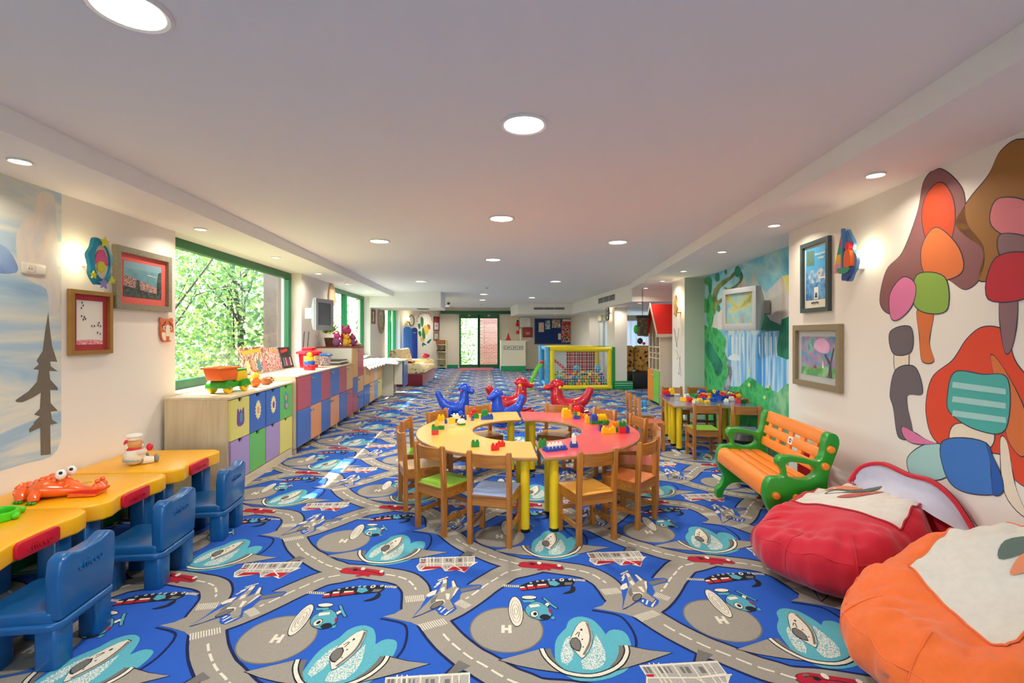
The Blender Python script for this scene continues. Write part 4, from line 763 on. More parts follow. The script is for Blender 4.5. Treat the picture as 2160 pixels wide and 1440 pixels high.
# chef
p = fl(283, 980, TT); t = thing('chef_toy', 'seated chef doll with white hat, red gloves and grey shoes', 'doll', (p.x, p.y, TT), R(62))
CL = mat('cream cloth', 'e9e2d2', .8)
MB().ell((0, 0, .062), (.062, .07, .062), 16, 10).build('body', CL, t); MB().lathe([(.062, .03), (.066, .045), (.05, .07)], 18).build('trousers', mat('check cloth', 'a9b8c0', .8, .3, 60), t)
hd = MB().ell((.005, 0, .145), (.042, .046, .042), 14, 9).build('head', SKIN, t)
MB().ell((.042, 0, .15), (.014, .016, .013), 8, 6).build('nose', SKIN, hd); MB().ell((.036, 0, .132), (.014, .04, .012), 10, 6).build('moustache', TOYW, hd)
MB().lathe([(.036, .175), (.038, .19), (.05, .20), (.046, .212), (.02, .218), (.0001, .218)], 16).build('hat', TOYW, t)
MB().lathe([(.04, .1), (.046, .11), (.036, .12)], 14).build('scarf', REDT, t)
for s in (-1, 1):
    a = MB().tube([(0, s * .055, .09), (.01, s * .1, .1), (.02, s * .125, .12)], [.02, .018, .016], 10).build('arm', CL, t)
    MB().ell((.025, s * .135, .132), (.02, .022, .026), 10, 7).build('glove', REDT, a)
    l = MB().tube([(.03, s * .04, .03), (.09, s * .055, .022)], [.028, .024], 10).build('leg', CL, t); MB().ell((.11, s * .058, .028), (.014, .024, .03), 10, 7).build('shoe', mat('shoe grey', '8a8a86', .5), l)

# ---------------------------------------------------------------- wall things on the left
def picture(name, label, mk, p0, p1, z0, z1, fw, fm, layers, th=.025, matw=None, matm=None, flip=False):
    """mk(u, v, n): point at u along the wall, height v, n proud of it; p0..p1 along the wall"""
    t = thing(name, label, 'picture')
    def slab(nm, m, a0, a1, b0, b1, n0, n1, parent):
        g = MB(); c = [(a0, b0), (a1, b0), (a1, b1), (a0, b1)]
        g.add([tuple(mk(u, v, n0)) for u, v in c] + [tuple(mk(u, v, n1)) for u, v in c], [(0, 1, 2, 3), (4, 5, 6, 7), (0, 1, 5, 4), (1, 2, 6, 5), (2, 3, 7, 6), (3, 0, 4, 7)])
        return g.build(nm, m, parent)
    for a0, a1, b0, b1 in ((p0, p1, z1 - fw, z1), (p0, p1, z0, z0 + fw), (p0, p0 + fw, z0 + fw, z1 - fw), (p1 - fw, p1, z0 + fw, z1 - fw)):
        slab('frame_rail', fm, a0, a1, b0, b1, .002, th, t)
    q0, q1, y0, y1 = p0 + fw, p1 - fw, z0 + fw, z1 - fw
    slab('backing', matm or PAPER, q0, q1, y0, y1, .002, .006, t)
    if matw: q0, q1, y0, y1 = q0 + matw, q1 - matw, y0 + matw, y1 - matw
    pr_ = slab('print', layers[0], q0, q1, y0, y1, .006, .0075, t)
    for k, (m, pts) in enumerate(layers[1:]):
        if flip: pts = [(1 - u, v) for u, v in pts]
        g = MB(); g.poly([tuple(mk(q0 + (q1 - q0) * u, y0 + (y1 - y0) * v, .0079 + k * .0003)) for u, v in pts]); g.build('printed_shape', m, pr_)
    return t
mkL = lambda u, v, n: (XW + n, u, v)
SPK = mat('speckled grey frame', '8b8470', .5, .5, 90); GOLD = mat('gold frame', 'b48a4c', .3, .15, 20, metal=.6); CORAL = mat('coral mat board', 'e2665e', .8); REDM = mat('red mat board', 'b5383f', .8)
SEA = ramp_mat('sea print', [(.3, '5c8e9c'), (.7, '86b6bc')], 5); ROOFS = ramp_mat('roof print', [(.4, '8c5a58'), (.5, 'd8a9a2'), (.6, '4a4a44')], 60, detail=6); DKG = ramp_mat('dark foliage print', [(.4, '2c3b3c'), (.65, '55625a')], 40)
picture('framed_picture', 'speckled frame with a coastal town photograph on coral mat', mkL, 3.70, 4.33, 1.585, 2.06, .045, SPK,
        [SEA, (mat('print sky', '7fa9b8', .6), [(0, .8), (1, .8), (1, 1), (0, 1)]), (ROOFS, [(0, .62), (.3, .52), (.7, .4), (1, .3), (1, .05), (0, .05)]), (DKG, [(0, 0), (1, 0), (1, .14), (.6, .2), (.3, .25), (0, .3)]),
         (DKG, [(.28, .15), (.42, .15), (.4, .5), (.32, .5)]), (DKG, [(.86, .1), (1, .1), (1, .85), (.92, .8), (.88, .5)]), (PAPER, [(.6, .68), (.85, .65), (.84, .67), (.62, .7)])], .035, .055, CORAL)
INK = mat('ink', '3a3a4a', .8)
sk = [(INK, [(.15 + dx, .8 + dz), (.19 + dx, .8 + dz), (.2 + dx, .84 + dz), (.16 + dx, .85 + dz)]) for dx, dz in ((0, 0), (.06, .06), (.02, .12), (0, -.18), (.1, -.2), (.06, -.26), (.14, -.24), (.38, -.4), (.48, -.4), (.62, -.38), (.66, -.32), (.72, -.4), (.6, -.55), (.7, -.58))]
picture('framed_picture', 'gold framed ink drawing on a red mat', mkL, 3.313, 3.671, 1.255, 1.695, .028, GOLD,
        [PAPER, (ramp_mat('pink wash', [(.4, 'd8707c'), (.6, 'e8b9b4')], 60), [(0, 0), (1, 0), (1, .09), (.5, .12), (0, .1)])] + sk, .03, .04, REDM)
# tiger face cut-out
t = thing('tiger_mask', 'orange tiger face cut-out on the wall by the large window', 'wall decoration')
TC = onX(348, 695, XW); P = lambda y_, z_, n: (XW + n, TC.y + y_, TC.z + z_)
def flat(nm, m, pts, n0, n1, parent):
    g = MB(); k = len(pts); g.add([P(y_, z_, n0) for y_, z_ in pts] + [P(y_, z_, n1) for y_, z_ in pts], [tuple(range(k)), tuple(range(k, 2 * k))] + [(i, (i + 1) % k, k + (i + 1) % k, k + i) for i in range(k)]); return g.build(nm, m, parent)
TIG = mat('tiger orange', 'd2724a', .7, .3, 60); TW = mat('tiger cream', 'eadfc8', .7)
fo = smooth([(-.075, .06), (-.085, 0), (-.075, -.06), (-.05, -.10), (-.02, -.105), (0, -.09), (.02, -.105), (.05, -.10), (.075, -.06), (.085, 0), (.075, .06), (.04, .09), (-.04, .09)], 3)
flat('face', TIG, fo, .003, .02, t)
for s in (-1, 1):
    flat('ear', TIG, smooth([(s * .045, .06), (s * .082, .06), (s * .082, .098), (s * .055, .1)], 3), .003, .014, t)
    flat('cheek', TW, smooth([(s * .03, -.03), (s * .075, -.03), (s * .06, -.085), (s * .025, -.09)], 3), .02, .023, t)
    e = flat('eye', TW, smooth([(s * .02, .02), (s * .05, .03), (s * .055, .005), (s * .025, 0)], 3), .02, .023, t); flat('pupil', BLACK, smooth([(s * .032, .02), (s * .042, .02), (s * .042, .008), (s * .032, .008)], 2), .023, .0245, e)
    for k in range(4): flat('stripe', BLACK, [(s * (.02 + .015 * k), .075 - .012 * k), (s * (.028 + .015 * k), .072 - .012 * k), (s * (.024 + .012 * k), .05 - .012 * k)], .02, .022, t)
flat('nose', TW, smooth([(-.02, .03), (.02, .03), (.025, -.05), (-.025, -.05)], 3), .02, .026, t)
# socket plate
t = thing('wall_socket', 'double white socket and switch plate on the painted wall', 'socket')
MB().prism(rrect(3.0, 3.155, 1.757, 1.825, .01), XW + .001, XW + .012, 'x').build('plate', mat('socket cream', 'ddd6c4', .4), t, bevel=.003)
B(XW + .012, XW + .016, 3.085, 3.145, 1.765, 1.815).build('switch', mat('switch white', 'e8e5dc', .35), t, bevel=.003)
MB().cyl((XW + .012, 3.045, 1.79), (XW + .016, 3.045, 1.79), .022).build('socket', mat('socket cream', ''), t)
for dy in (-.008, .008): MB().cyl((XW + .016, 3.045 + dy, 1.79), (XW + .0165, 3.045 + dy, 1.79), .0035, n=8).build('hole', BLACK, t)
# oval shell wall lamp
GLOW = emit('lamp glow', 'ffdf9a', 2.0)
def bracket_lamp(t, mk, w_=9, col=(1, .80, .5)):
    ld = bpy.data.lights.new('bulb', 'POINT'); ld.energy = w_; ld.color = col; ld.shadow_soft_size = .03
    lo = bpy.data.objects.new('bulb', ld); COL.objects.link(lo); lo.parent = t; lo.location = mk
SC_ = onX(212, 552, XW + .12); P = lambda y_, z_, n: (XW + n, SC_.y + y_, SC_.z + z_)
t = thing('wall_lamp', 'oval wall lamp with blue wavy rim, yellow stars and pink centre', 'wall lamp', group=None)
TEALP = mat('lamp teal', '1d8fae', .35); YELG = mat('lamp yellow-green', 'd8d42c', .35); PINKP = mat('lamp pink', 'e0508c', .4); LILAC = mat('lamp lilac', '8f86c8', .4)
ov = [( .10 * math.cos(R(a)) * (1 + .10 * math.sin(R(a * 7))), .165 * math.sin(R(a)) * (1 + .07 * math.cos(R(a * 6)))) for a in range(0, 360, 8)]
inn = [(.068 * math.cos(R(a)), .118 * math.sin(R(a))) for a in range(0, 360, 8)]
g = MB(); n = len(ov); g.add([P(*q, .10) for q in ov] + [P(*q, .10) for q in inn] + [P(*q, .125) for q in ov] + [P(*q, .135) for q in inn],
      sum([[(i, n + i, n + (i + 1) % n, (i + 1) % n), (2 * n + i, 2 * n + (i + 1) % n, 3 * n + (i + 1) % n, 3 * n + i), (i, (i + 1) % n, 2 * n + (i + 1) % n, 2 * n + i), (n + i, 3 * n + i, 3 * n + (i + 1) % n, n + (i + 1) % n)] for i in range(n)], []))
g.build('rim', TEALP, t)
flat('shade', mat('lamp cream', 'f4e9c8', .5), inn, .105, .12, t)
flat('painted_centre', PINKP, smooth([(-.05, .03), (-.02, .075), (.02, .08), (.05, .03), (.055, -.02), (.02, .0), (-.02, .0), (-.055, -.02)], 3), .12, .128, t)
flat('painted_bloom', YELG, smooth([(-.018, .02), (.018, .02), (.03, -.06), (-.03, -.06)], 3), .12, .127, t)
def star(cy, cz, r, k=5, rot=0): return [((cy + (r if i % 2 == 0 else r * .45) * math.sin(R(rot + 180 * i / k))), cz + (r if i % 2 == 0 else r * .45) * math.cos(R(rot + 180 * i / k))) for i in range(2 * k)]
flat('star', YELG, star(.01, .135, .04), .136, .146, t); flat('star', LILAC, star(0, -.15, .04), .136, .146, t); flat('star', YELG, star(-.085, -.1, .028), .136, .146, t); flat('star', YELG, star(.075, -.12, .026), .136, .146, t)
MB().tube([(XW + .002, SC_.y, SC_.z - .02), (XW + .06, SC_.y, SC_.z - .03), (XW + .1, SC_.y, SC_.z - .02)], .012, 8).build('bracket', CHROME, t)
MB().ell((XW + .06, SC_.y - .02, SC_.z + .02), (.02, .02, .03), 10, 8).build('bulb_glass', emit('bulb glow', 'ffe2a0', 20), t)
bracket_lamp(t, (XW + .07, SC_.y - .08, SC_.z + .02), .9)
# painted snow scene with a fir tree on the left wall
PAINT = ramp_mat('brushed blue paint', [(.25, '7fa6cc'), (.42, 'a9c6d8'), (.55, 'd9dcd0'), (.7, '9fc0d6'), (.8, 'b3cfdc')], 1.6, stretch=(1, .5, 2.2), dist=1.2)
g = MB(); g.add([(XW + .001, y_, z_) for y_, z_ in smooth([(-3, .62), (-1, .6), (2, .56), (2.9, .62), (3.2, .62), (3.272, .72)], 3, False) + [(3.275, 2.3095), (-3, 2.3095)]], [tuple(range(18))])
g.build('mural_paint', PAINT, wall_left)
PAL = ramp_mat('brushed pale paint', [(.35, 'c6c9cf'), (.6, 'e3d9cb')], 5, stretch=(1, 1, .5), dist=.8)
def wpaint(nm, m, pts, n=.0015, sm=3):
    q = [onX(x_, y_, XW + n) for x_, y_ in (smooth(pts, sm) if sm else pts)]; return MB().poly([tuple(v) for v in q]).build(nm, m, wall_left)
wpaint('painted_cloud', PAL, [(85, 405), (112, 412), (118, 450), (122, 520), (120, 560), (128, 620), (122, 655), (105, 660), (98, 610), (60, 590), (40, 560), (34, 500), (50, 465), (72, 445)])
wpaint('painted_blue', ramp_mat('brushed deep blue', [(.35, '6b87c4'), (.65, '93b3d8')], 6), [(-20, 515), (10, 520), (33, 550), (34, 575), (-20, 570)])  # deeper blue patch of the mural itself
FIR = mat('painted fir grey-brown', '6f685c', .85, .12, 20)
wpaint('painted_tree', FIR, [(102, 657), (105, 690), (110, 730), (121, 763), (106, 762), (107, 772), (122, 783), (104, 782), (106, 800), (122, 818), (122, 823), (106, 822), (107, 850), (122, 866), (107, 868), (110, 885), (122, 892), (106, 896), (107, 958), (86, 960), (85, 902), (62, 912), (61, 905), (72, 893), (70, 892), (84, 878), (72, 874), (84, 862), (86, 828), (70, 838), (48, 848), (36, 848), (32, 844), (60, 825), (78, 805), (82, 780), (70, 778), (82, 768), (77, 760), (90, 740), (95, 700)], .002, 0)
# ---------------------------------------------------------------- cabinets under the windows
BEECH = wood('beech board', 'c9b48e', 'dcc9a4', .45, 10, 'Z'); BEECHX = wood('beech edge', 'cdbb97', 'e0d0ae', .45, 10, 'Y')
def lam(name, c): return mat(name, c, .28, .03, 3, coat=.15)
LY, LB, LG, LP = lam('laminate yellow', 'ded36c'), lam('laminate blue', '3c68b4'), lam('laminate green', '66b956'), lam('laminate lilac', 'a890be')
LR, LT, LO = lam('laminate red', 'b54a58'), lam('laminate tan', 'd8a45c'), lam('laminate orange', 'e2945a')
HOLE = mat('finger hole dark', '2a2018', .9)
# low cabinet with eight flaps
X0, X1, Y0, Y1, ZT = XW + .03, -2.15, 4.235, 5.60, .85
t = thing('low_cabinet', 'low beech cabinet with eight pastel flap doors and sticker shapes', 'cabinet', (0, 0, 0))
B(X0, X1 - .02, Y0, Y1, .09, ZT - .022).build('carcass', BEECH, t); B(X0, X1 + .004, Y0 - .004, Y1, ZT - .022, ZT).build('cabinet_top', BEECHX, t, bevel=.003, seg=1)
B(X0, X1 - .006, Y0, Y1, 0, .09).build('plinth', BEECHX, t)
cols = [(LY, LP), (LB, LG), (LB, LP), (LG, LY)]; wv = (Y1 - Y0 - .03) / 4
STK = [mat('sticker purple', '7a4a9a', .5), mat('sticker cream', 'ecdba0', .6), mat('sticker peach', 'e0a080', .6), mat('sticker teal', '4a96a8', .5), mat('sticker pink', 'd88aa0', .5)]
for i, (cu, cl) in enumerate(cols):
    y0 = Y0 + .015 + i * wv + (.006 if i >= 2 else 0); y1 = y0 + wv - .006
    for k, (m, z0, z1) in enumerate(((cu, .465, ZT - .03), (cl, .10, .458))):
        yc = (y0 + y1) / 2
        top = [(y0, z0), (y1, z0), (y1, z1)] + [(yc + .038 * math.cos(R(a)), z1 - .034 * math.sin(R(a)) * 1) for a in range(0, 181, 20)] + [(y0, z1)]
        d = MB().prism(top, X1 - .02, X1, 'x').build('flap_door', m, t)
        MB().prism([(yc + .038 * math.cos(R(a)), z1 - .034 * math.sin(R(a))) for a in range(0, 181, 20)], X1 - .0195, X1 - .016, 'x').build('finger_hole', HOLE, d)
        if k == 0:
            zc = .66
            if i == 0:
                MB().prism([(yc + a, zc + b) for a, b in smooth([(-.05, .07), (-.02, .03), (0, .06), (.02, .03), (.05, .07), (.06, 0), (.055, -.07), (0, -.09), (-.055, -.07), (-.06, 0)], 3)], X1, X1 + .005, 'x').build('sticker', STK[0], d)
                MB().prism([(yc + a, zc + b) for a, b in smooth([(-.018, .02), (.018, .02), (.02, -.05), (-.02, -.05)], 3)], X1 + .005, X1 + .007, 'x').build('sticker_detail', STK[3], d)
            elif i in (1, 2):
                MB().prism([(yc + (.062 if q % 2 else .046) * math.cos(R(q * 12)), zc + (.095 if q % 2 else .075) * math.sin(R(q * 12))) for q in range(30)], X1, X1 + .005, 'x').build('sticker', STK[1], d)
                MB().prism([(yc + .024 * math.cos(R(q * 20)), zc + .036 * math.sin(R(q * 20))) for q in range(18)], X1 + .005, X1 + .007, 'x').build('sticker_detail', STK[2 if i == 1 else 0], d)
            else:
                MB().prism([(yc + a, zc + b) for a, b in smooth([(-.02, .1), (.01, .07), (.045, .06), (.04, -.01), (.05, -.07), (0, -.1), (-.045, -.07), (-.04, .0), (-.045, .05)], 3)], X1, X1 + .005, 'x').build('sticker', STK[3], d)
                MB().prism([(yc - .02 + .022 * math.cos(R(q * 20)), zc + .03 + .03 * math.sin(R(q * 20))) for q in range(18)], X1 + .005, X1 + .007, 'x').build('sticker_detail', STK[2], d)
                MB().prism([(yc + .028 * math.cos(R(q * 20)), zc - .06 + .026 * math.sin(R(q * 20))) for q in range(18)], X1 + .005, X1 + .007, 'x').build('sticker_detail', STK[4], d)
# wall-of-doors cabinets: helper
def yat(px, X): return onX(px, 700, X).y
def knob(d, X, y, z):
    MB().lathe([(.006, 0), (.006, .014), (.014, .02), (.015, .028), (.006, .034)], 10).at().build('knob', CHROME, d).matrix_local = Matrix.Translation((X, y, z)) @ Matrix.Rotation(R(90), 4, 'Y')
def lock(d, X, y, z):
    MB().cyl((X, y, z), (X + .003, y, z), .008, n=10).build('lock', STEEL, d)
def doors(t, X, rows):
    for y0, y1, z0, z1, m, side in rows:
        d = B(X - .018, X, y0 + .002, y1 - .002, z0 + .002, z1 - .002).build('door', m, t, bevel=.002, seg=1)
        yk = (y1 - .03 if side > 0 else y0 + .03); knob(d, X, yk, z1 - .045); lock(d, X, yk, (z0 + z1) / 2)
XD = -2.10
ys = [yat(p, XD) for p in (628, 656, 678, 697.5, 715.5, 731.5, 745)]
yt1 = yat(767, XD); yt0 = yat(744.5, XD)
zt = .915
t = thing('locker_cabinet', 'long cabinet with red and blue doors carrying the building-brick bucket', 'cabinet')
B(XW + .03, XD - .02, ys[0] - .012, yt0, .075, zt - .02).build('carcass', BEECH, t); B(XW + .03, XD + .006, ys[0] - .016, yt0, zt - .02, zt).build('cabinet_top', BEECHX, t, bevel=.003, seg=1)
for q in (ys[0] + .02, ys[2], ys[4]):
    B(XD - .12, XD - .04, q, q + .05, 0, .075).build('foot', BEECHX, t)
up = [LR, LB, LR, LB, LR, LT]; lo = [LB, LO, LB, LO, LB, LR]
rows = []
for i in range(6):
    rows.append((ys[i], ys[i + 1] if i < 5 else yt0, .50, zt - .022, up[i], 1 if i % 2 == 0 else -1)); rows.append((ys[i], ys[i + 1] if i < 5 else yt0, .08, .498, lo[i], 1 if i % 2 == 0 else -1))
doors(t, XD, rows)
zt2 = onX(740, 732, XD).z
t = thing('locker_cabinet', 'tall cabinet with yellow and red upper doors below the soft toys', 'cabinet')
B(XW + .03, XD - .02, yt0 + .002, yt1, .075, zt2 - .02).build('carcass', mat('cream board', 'e4dcc2', .5), t); B(XW + .03, XD + .004, yt0 + .001, yt1, zt2 - .02, zt2).build('cabinet_top', mat('dark red edge', '8a3a36', .5), t)
ym = yat(755, XD)
doors(t, XD, [(yt0 + .003, ym, .66, zt2 - .022, LT, 1), (ym, yt1, .66, zt2 - .022, LR, -1), (yt0 + .003, ym, .38, .655, LB, 1), (ym, yt1, .38, .655, LT, -1), (yt0 + .003, ym, .08, .375, LR, 1), (ym, yt1, .08, .375, LB, -1)])
B(XD - .12, XD - .04, yt0 + .1, yt0 + .15, 0, .075).build('foot', BEECHX, t); B(XD - .12, XD - .04, yt1 - .15, yt1 - .1, 0, .075).build('foot', BEECHX, t)
y3 = [yat(p, XD) for p in (767.7, 780, 789.6, 797, 806)]; z3 = .80
t = thing('locker_cabinet', 'far cabinet with pale doors under the white lace cloth', 'cabinet')
B(XW + .03, XD - .02, yt1 + .004, y3[4], .075, z3 - .02).build('carcass', BEECH, t); B(XW + .03, XD + .004, yt1 + .003, y3[4], z3 - .02, z3).build('cabinet_top', BEECHX, t)
r3 = []
for i, (a, b) in enumerate(((LT, LB), (LO, LT), (lam('laminate grey-beige', 'bdb09a'), lam('laminate pale blue', '7c96cc')), (LT, LY))):
    r3 += [(y3[i], y3[i + 1], .45, z3 - .022, a, 1 if i % 2 == 0 else -1), (y3[i], y3[i + 1], .08, .446, b, 1 if i % 2 == 0 else -1)]
doors(t, XD, r3); B(XD - .12, XD - .04, y3[1], y3[1] + .05, 0, .075).build('foot', BEECHX, t)
# desk standing across the end of the row
pa, pb = fl(806, 835), fl(832, 833)
t = thing('desk', 'cream panelled desk with a blue drawer at the end of the cabinets', 'desk')
CB = mat('cream board', ''); DKX = pb.x
yd = pa.y + .02
B(pa.x, DKX, yd, yd + .03, 0, .78).build('side_panel', CB, t); B(pa.x + .1, DKX - .05, yd + .6, yd + .63, 0, .78).build('side_panel', CB, t)
B(XW + .05, DKX + .25, yd - .01, yd + .68, .78, .80).build('desk_top', CB, t)
B(DKX + .01, DKX + .19, yd + .05, yd + .6, .25, .7795).build('drawer_box', CB, t); B(DKX + .20, DKX + .23, yd + .04, yd + .61, .2, .775).build('drawer_front', LB, t)
# lace cloth over the far cabinet and desk
LACE = ramp_mat('white lace', [(.4, 'c9d0de'), (.55, 'f1f1f4')], 40, detail=3)
cl = MB(); P = []
for i in range(30):
    row = []
    for j in range(16):
        u, v = i / 29, j / 15
        y_ = y3[0] + .15 + (yd + .55 - y3[0]) * u; x_ = XW + .12 + (XD + .06 - XW - .12 + (.24 if u > .6 else .0) * 1) * v
        over = max(0, v - .88) / .12
        z_ = max(z3, .80) + .004 + .012 * abs(math.sin(i * 1.7) * math.cos(j * 1.1)) - over * (.07 + .02 * math.sin(i * 2.2))
        row.append((x_, y_, z_))
    P.append(row)
tag(cl.grid(P).build('lace_cloth', LACE, None, ang=70), 'white lace cloth lying over the far cabinet and desk', 'cloth')

# ---------------------------------------------------------------- things on the cabinets
TYEL = mat('toy yellow', 'f4c21a', .3); TBLU = mat('toy blue', '1f4fb0', .3); TORG = mat('toy orange', 'ef6a1e', .3)
# dump truck
p = onX(462, 828, -2.36); t = thing('toy_truck', 'green and yellow toy dump truck with orange tipper on the low cabinet', 'toy truck', (-2.36, 4.62, ZT), R(78)); TG = mat('truck green', '2f9a2a', .3)
MB().prism([(-.16, .05), (.2, .05), (.2, .09), (.06, .10), (-.16, .085)], -.07, .07, 'y').build('chassis', TG, t, bevel=.006)
for x in (-.1, .11):
    for s in (-1, 1):
        w_ = MB(); w_.cyl((x, s * .062, .052), (x, s * .095, .052), .052, n=20); wo_ = w_.build('wheel', TYEL, t, bevel=.006); MB().cyl((x, s * .0945, .052), (x, s * .101, .052), .018, n=12).build('hub', mat('hub olive', '8a8a1e', .4), wo_)
    MB().prism([(x + .068 * math.cos(R(a)), .052 + .068 * math.sin(R(a))) for a in range(0, 181, 20)], -.1, .1, 'y').build('mudguard', TG, t)
MB().prism([(.02, .10), (.16, .10), (.175, .13), (.14, .205), (.03, .205)], -.075, .075, 'y').build('cab', TYEL, t, bevel=.01)
MB().box(.01, .15, -.08, .08, .195, .215).build('cab_roof', TG, t, bevel=.008)
MB().box(.15, .215, -.07, .07, .085, .12).build('bonnet', TYEL, t, bevel=.01)
for s in (-.04, .04): e = MB().ell((.158, s, .16), (.014, .028, .03), 10, 7).build('eye', TOYW, t); MB().ell((.17, s, .155), (.006, .012, .014), 8, 6).build('pupil', BLACK, e)
MB().ell((.235, 0, .10), (.02, .025, .022), 10, 7).build('nose', TBLU, t)
tb = MB(); o_ = [(-.21, .23), (.02, .23), (-.0, .12), (-.17, .12)]
tb.prism(o_, -.085, .085, 'y'); tip = tb.build('tipper', TORG, t, bevel=.008)
MB().ring([(-.22, -.095), (.03, -.095), (.03, .095), (-.22, .095)], [(-.2, -.075), (.01, -.075), (.01, .075), (-.2, .075)], .225, .24).build('tipper_rim', TORG, tip)
# chick toy, clay cups
p = onX(536, 815, -2.33); t = thing('chick_toy', 'yellow chick toy with orange feathers on the low cabinet', 'toy', (-2.3, 5.02, ZT), R(70))
MB().ell((0, 0, .05), (.06, .05, .05), 12, 8).build('body', TORG, t); MB().ell((0, 0, .115), (.042, .042, .04), 12, 8).build('head', TYEL, t); MB().cyl((.035, 0, .112), (.065, 0, .108), .014, .002, 8).build('beak', TORG, t)
for s in (-1, 1): MB().ell((-.01, s * .05, .055), (.04, .016, .03), 10, 6).build('wing', TORG, t)
MB().tube([(0, 0, .15), (-.015, 0, .175), (-.03, 0, .17)], .006, 6).build('tuft', REDT, t)
CLAY = mat('brown clay', '9a5a30', .7, .15, 20)
for k, (x_, y_, r_, lb) in enumerate(((-2.30, 5.26, .05, 'brown clay cup lying nearest the chick toy'), (-2.34, 5.37, .042, 'middle small brown clay cup on the low cabinet'), (-2.36, 5.47, .04, 'brown clay cup nearest the locker cabinet'))):
    t = thing('clay_cup', lb, 'cup', (x_, y_, ZT), 0, 'clay cups on the low cabinet')
    MB().lathe([(r_ * .7, 0), (r_, .03), (r_ * .9, .065), (r_ * .8, .062), (r_ * .6, .02)], 16).build('bowl', CLAY, t); MB().tube([(r_ * .9, 0, .05), (r_ * 1.4, 0, .045), (r_ * 1.3, 0, .02), (r_ * .8, 0, .018)], .007, 6).build('handle', CLAY, t)
# books leaning on the window
def cover(name, cols, sc=40): return ramp_mat(name, cols, sc, rough=.5, detail=4)
CV = [cover('book print 1', [(.35, '3a6aa8'), (.45, 'd8d4c8'), (.55, 'c84a3c'), (.65, 'e8d88a')]), cover('book print 2', [(.3, 'e8e0d0'), (.47, 'd8d0c4'), (.53, 'b0483c'), (.6, '58503c'), (.7, 'e4c860')], 30), cover('book print 3', [(.35, 'b8c8d8'), (.48, 'e0d8cc'), (.55, 'c8444c'), (.68, '4a5a78')], 45), cover('book print 4', [(.35, '1e2624'), (.55, '2c3a3a'), (.7, '7a4038')], 14)]
for k, (y0, y1, zb, h, m, lb) in enumerate(((4.98, 5.48, ZT, .19, CV[0], 'wide picture book with small colour panels leaning behind the toy truck'), (5.65, 6.36, .915, .32, CV[1], 'large comic picture book with red and yellow title leaning on the window'), (6.36, 6.72, .915, .30, CV[2], 'colourful comic book between the large comic and the dark book'), (6.75, 7.12, .915, .29, CV[3], 'dark covered book leaning at the window corner'))):
    t = thing('picture_book', lb, 'book', (-2.70, 0, zb), 0, 'books leaning on the large window')
    g = MB(); g.add([(-.02, y0, .001 + 0), (-.012, y0, 0), (-.085, y0, h), (-.093, y0, h), (-.02, y1, .001), (-.012, y1, 0), (-.085, y1, h), (-.093, y1, h)], [(0, 1, 2, 3), (4, 7, 6, 5), (0, 4, 5, 1), (1, 5, 6, 2), (2, 6, 7, 3), (3, 7, 4, 0)])
    bk = g.build('book_block', m, t)
    T_ = [mat('title yellow', 'e8b838', .6), mat('title red', 'c83c34', .6)][k == 3]
    g = MB(); nz = Vector((.0, 0, .0)); L_ = lambda u, v, e=.0012: (-.012 - .073 * v + e, y0 + (y1 - y0) * u, h * v + e * .25)
    g.poly([L_(.1, .72), L_(.75, .8), L_(.75, .93), L_(.1, .86)]) if k in (1, 3) else g.poly([L_(.3, .8), L_(.7, .8), L_(.7, .9), L_(.3, .9)])
    g.build('title_band', T_, bk)
    if k in (1, 3):
        for q in range(4): MB().poly([L_(.12 + q * .2, .1), L_(.27 + q * .2, .1), L_(.25 + q * .2, .5), L_(.14 + q * .2, .5)]).build('printed_shape', STK[(q + k) % 5], bk)
# red bucket, stacking toy, blue bucket, magazines
p = (-2.44, 6.95); t = thing('toy_bucket', 'red toy bucket with lid on the locker cabinet', 'bucket', (p[0], p[1], zt))
MB().lathe([(.12, 0), (.14, .21), (.135, .21), (.115, .01)], 24).build('body', REDT, t); lid = MB().lathe([(.0001, .255), (.1, .25), (.17, .225), (.175, .20), (.15, .20)], 24).build('lid', REDT, t); MB().box(-.07, .07, -.09, .09, .25, .285).build('lid_grip', REDT, lid, bevel=.01)
for k in range(3): MB().box(.118 - .0, .142, -.05 + .0, .05, .05, .17).at().build('picture_panel', cover('bucket print', [(.35, '2c6a48'), (.5, 'e8d8b0'), (.65, 'c84030')], 60), t).rotation_euler.z = R(-80 + 60 * k)
t = thing('stacking_toy', 'red, blue and yellow stacking toy beside the red bucket', 'toy', (-2.24, 6.40, zt)); z_ = 0
for r_, h_, m in ((.075, .075, REDT), (.068, .05, TBLU), (.056, .05, TYEL)): MB().lathe([(r_ * .92, z_), (r_, z_ + h_ * .3), (r_, z_ + h_ * .7), (r_ * .85, z_ + h_)], 18).build('ring', m, t); z_ += h_
MB().ell((0, 0, z_ + .03), .036, 12, 8).build('head', TYEL, t); MB().lathe([(.1, -.0), (.1, .004), (.0001, .004)], 18).build('base', BEECH, t)
t = thing('toy_bucket', 'clear toy bucket with blue lid next to the red one', 'bucket', (-2.36, 7.33, zt))
MB().lathe([(.09, 0), (.11, .15), (.105, .15), (.085, .01)], 20).build('body', cover('blue bucket print', [(.35, '2858a0'), (.5, 'dfe4e8'), (.62, 'b04038')], 40), t); MB().lathe([(.0001, .19), (.09, .185), (.13, .165), (.13, .15), (.1, .15)], 20).build('lid', mat('lid blue', '2a7ac8', .3), t)
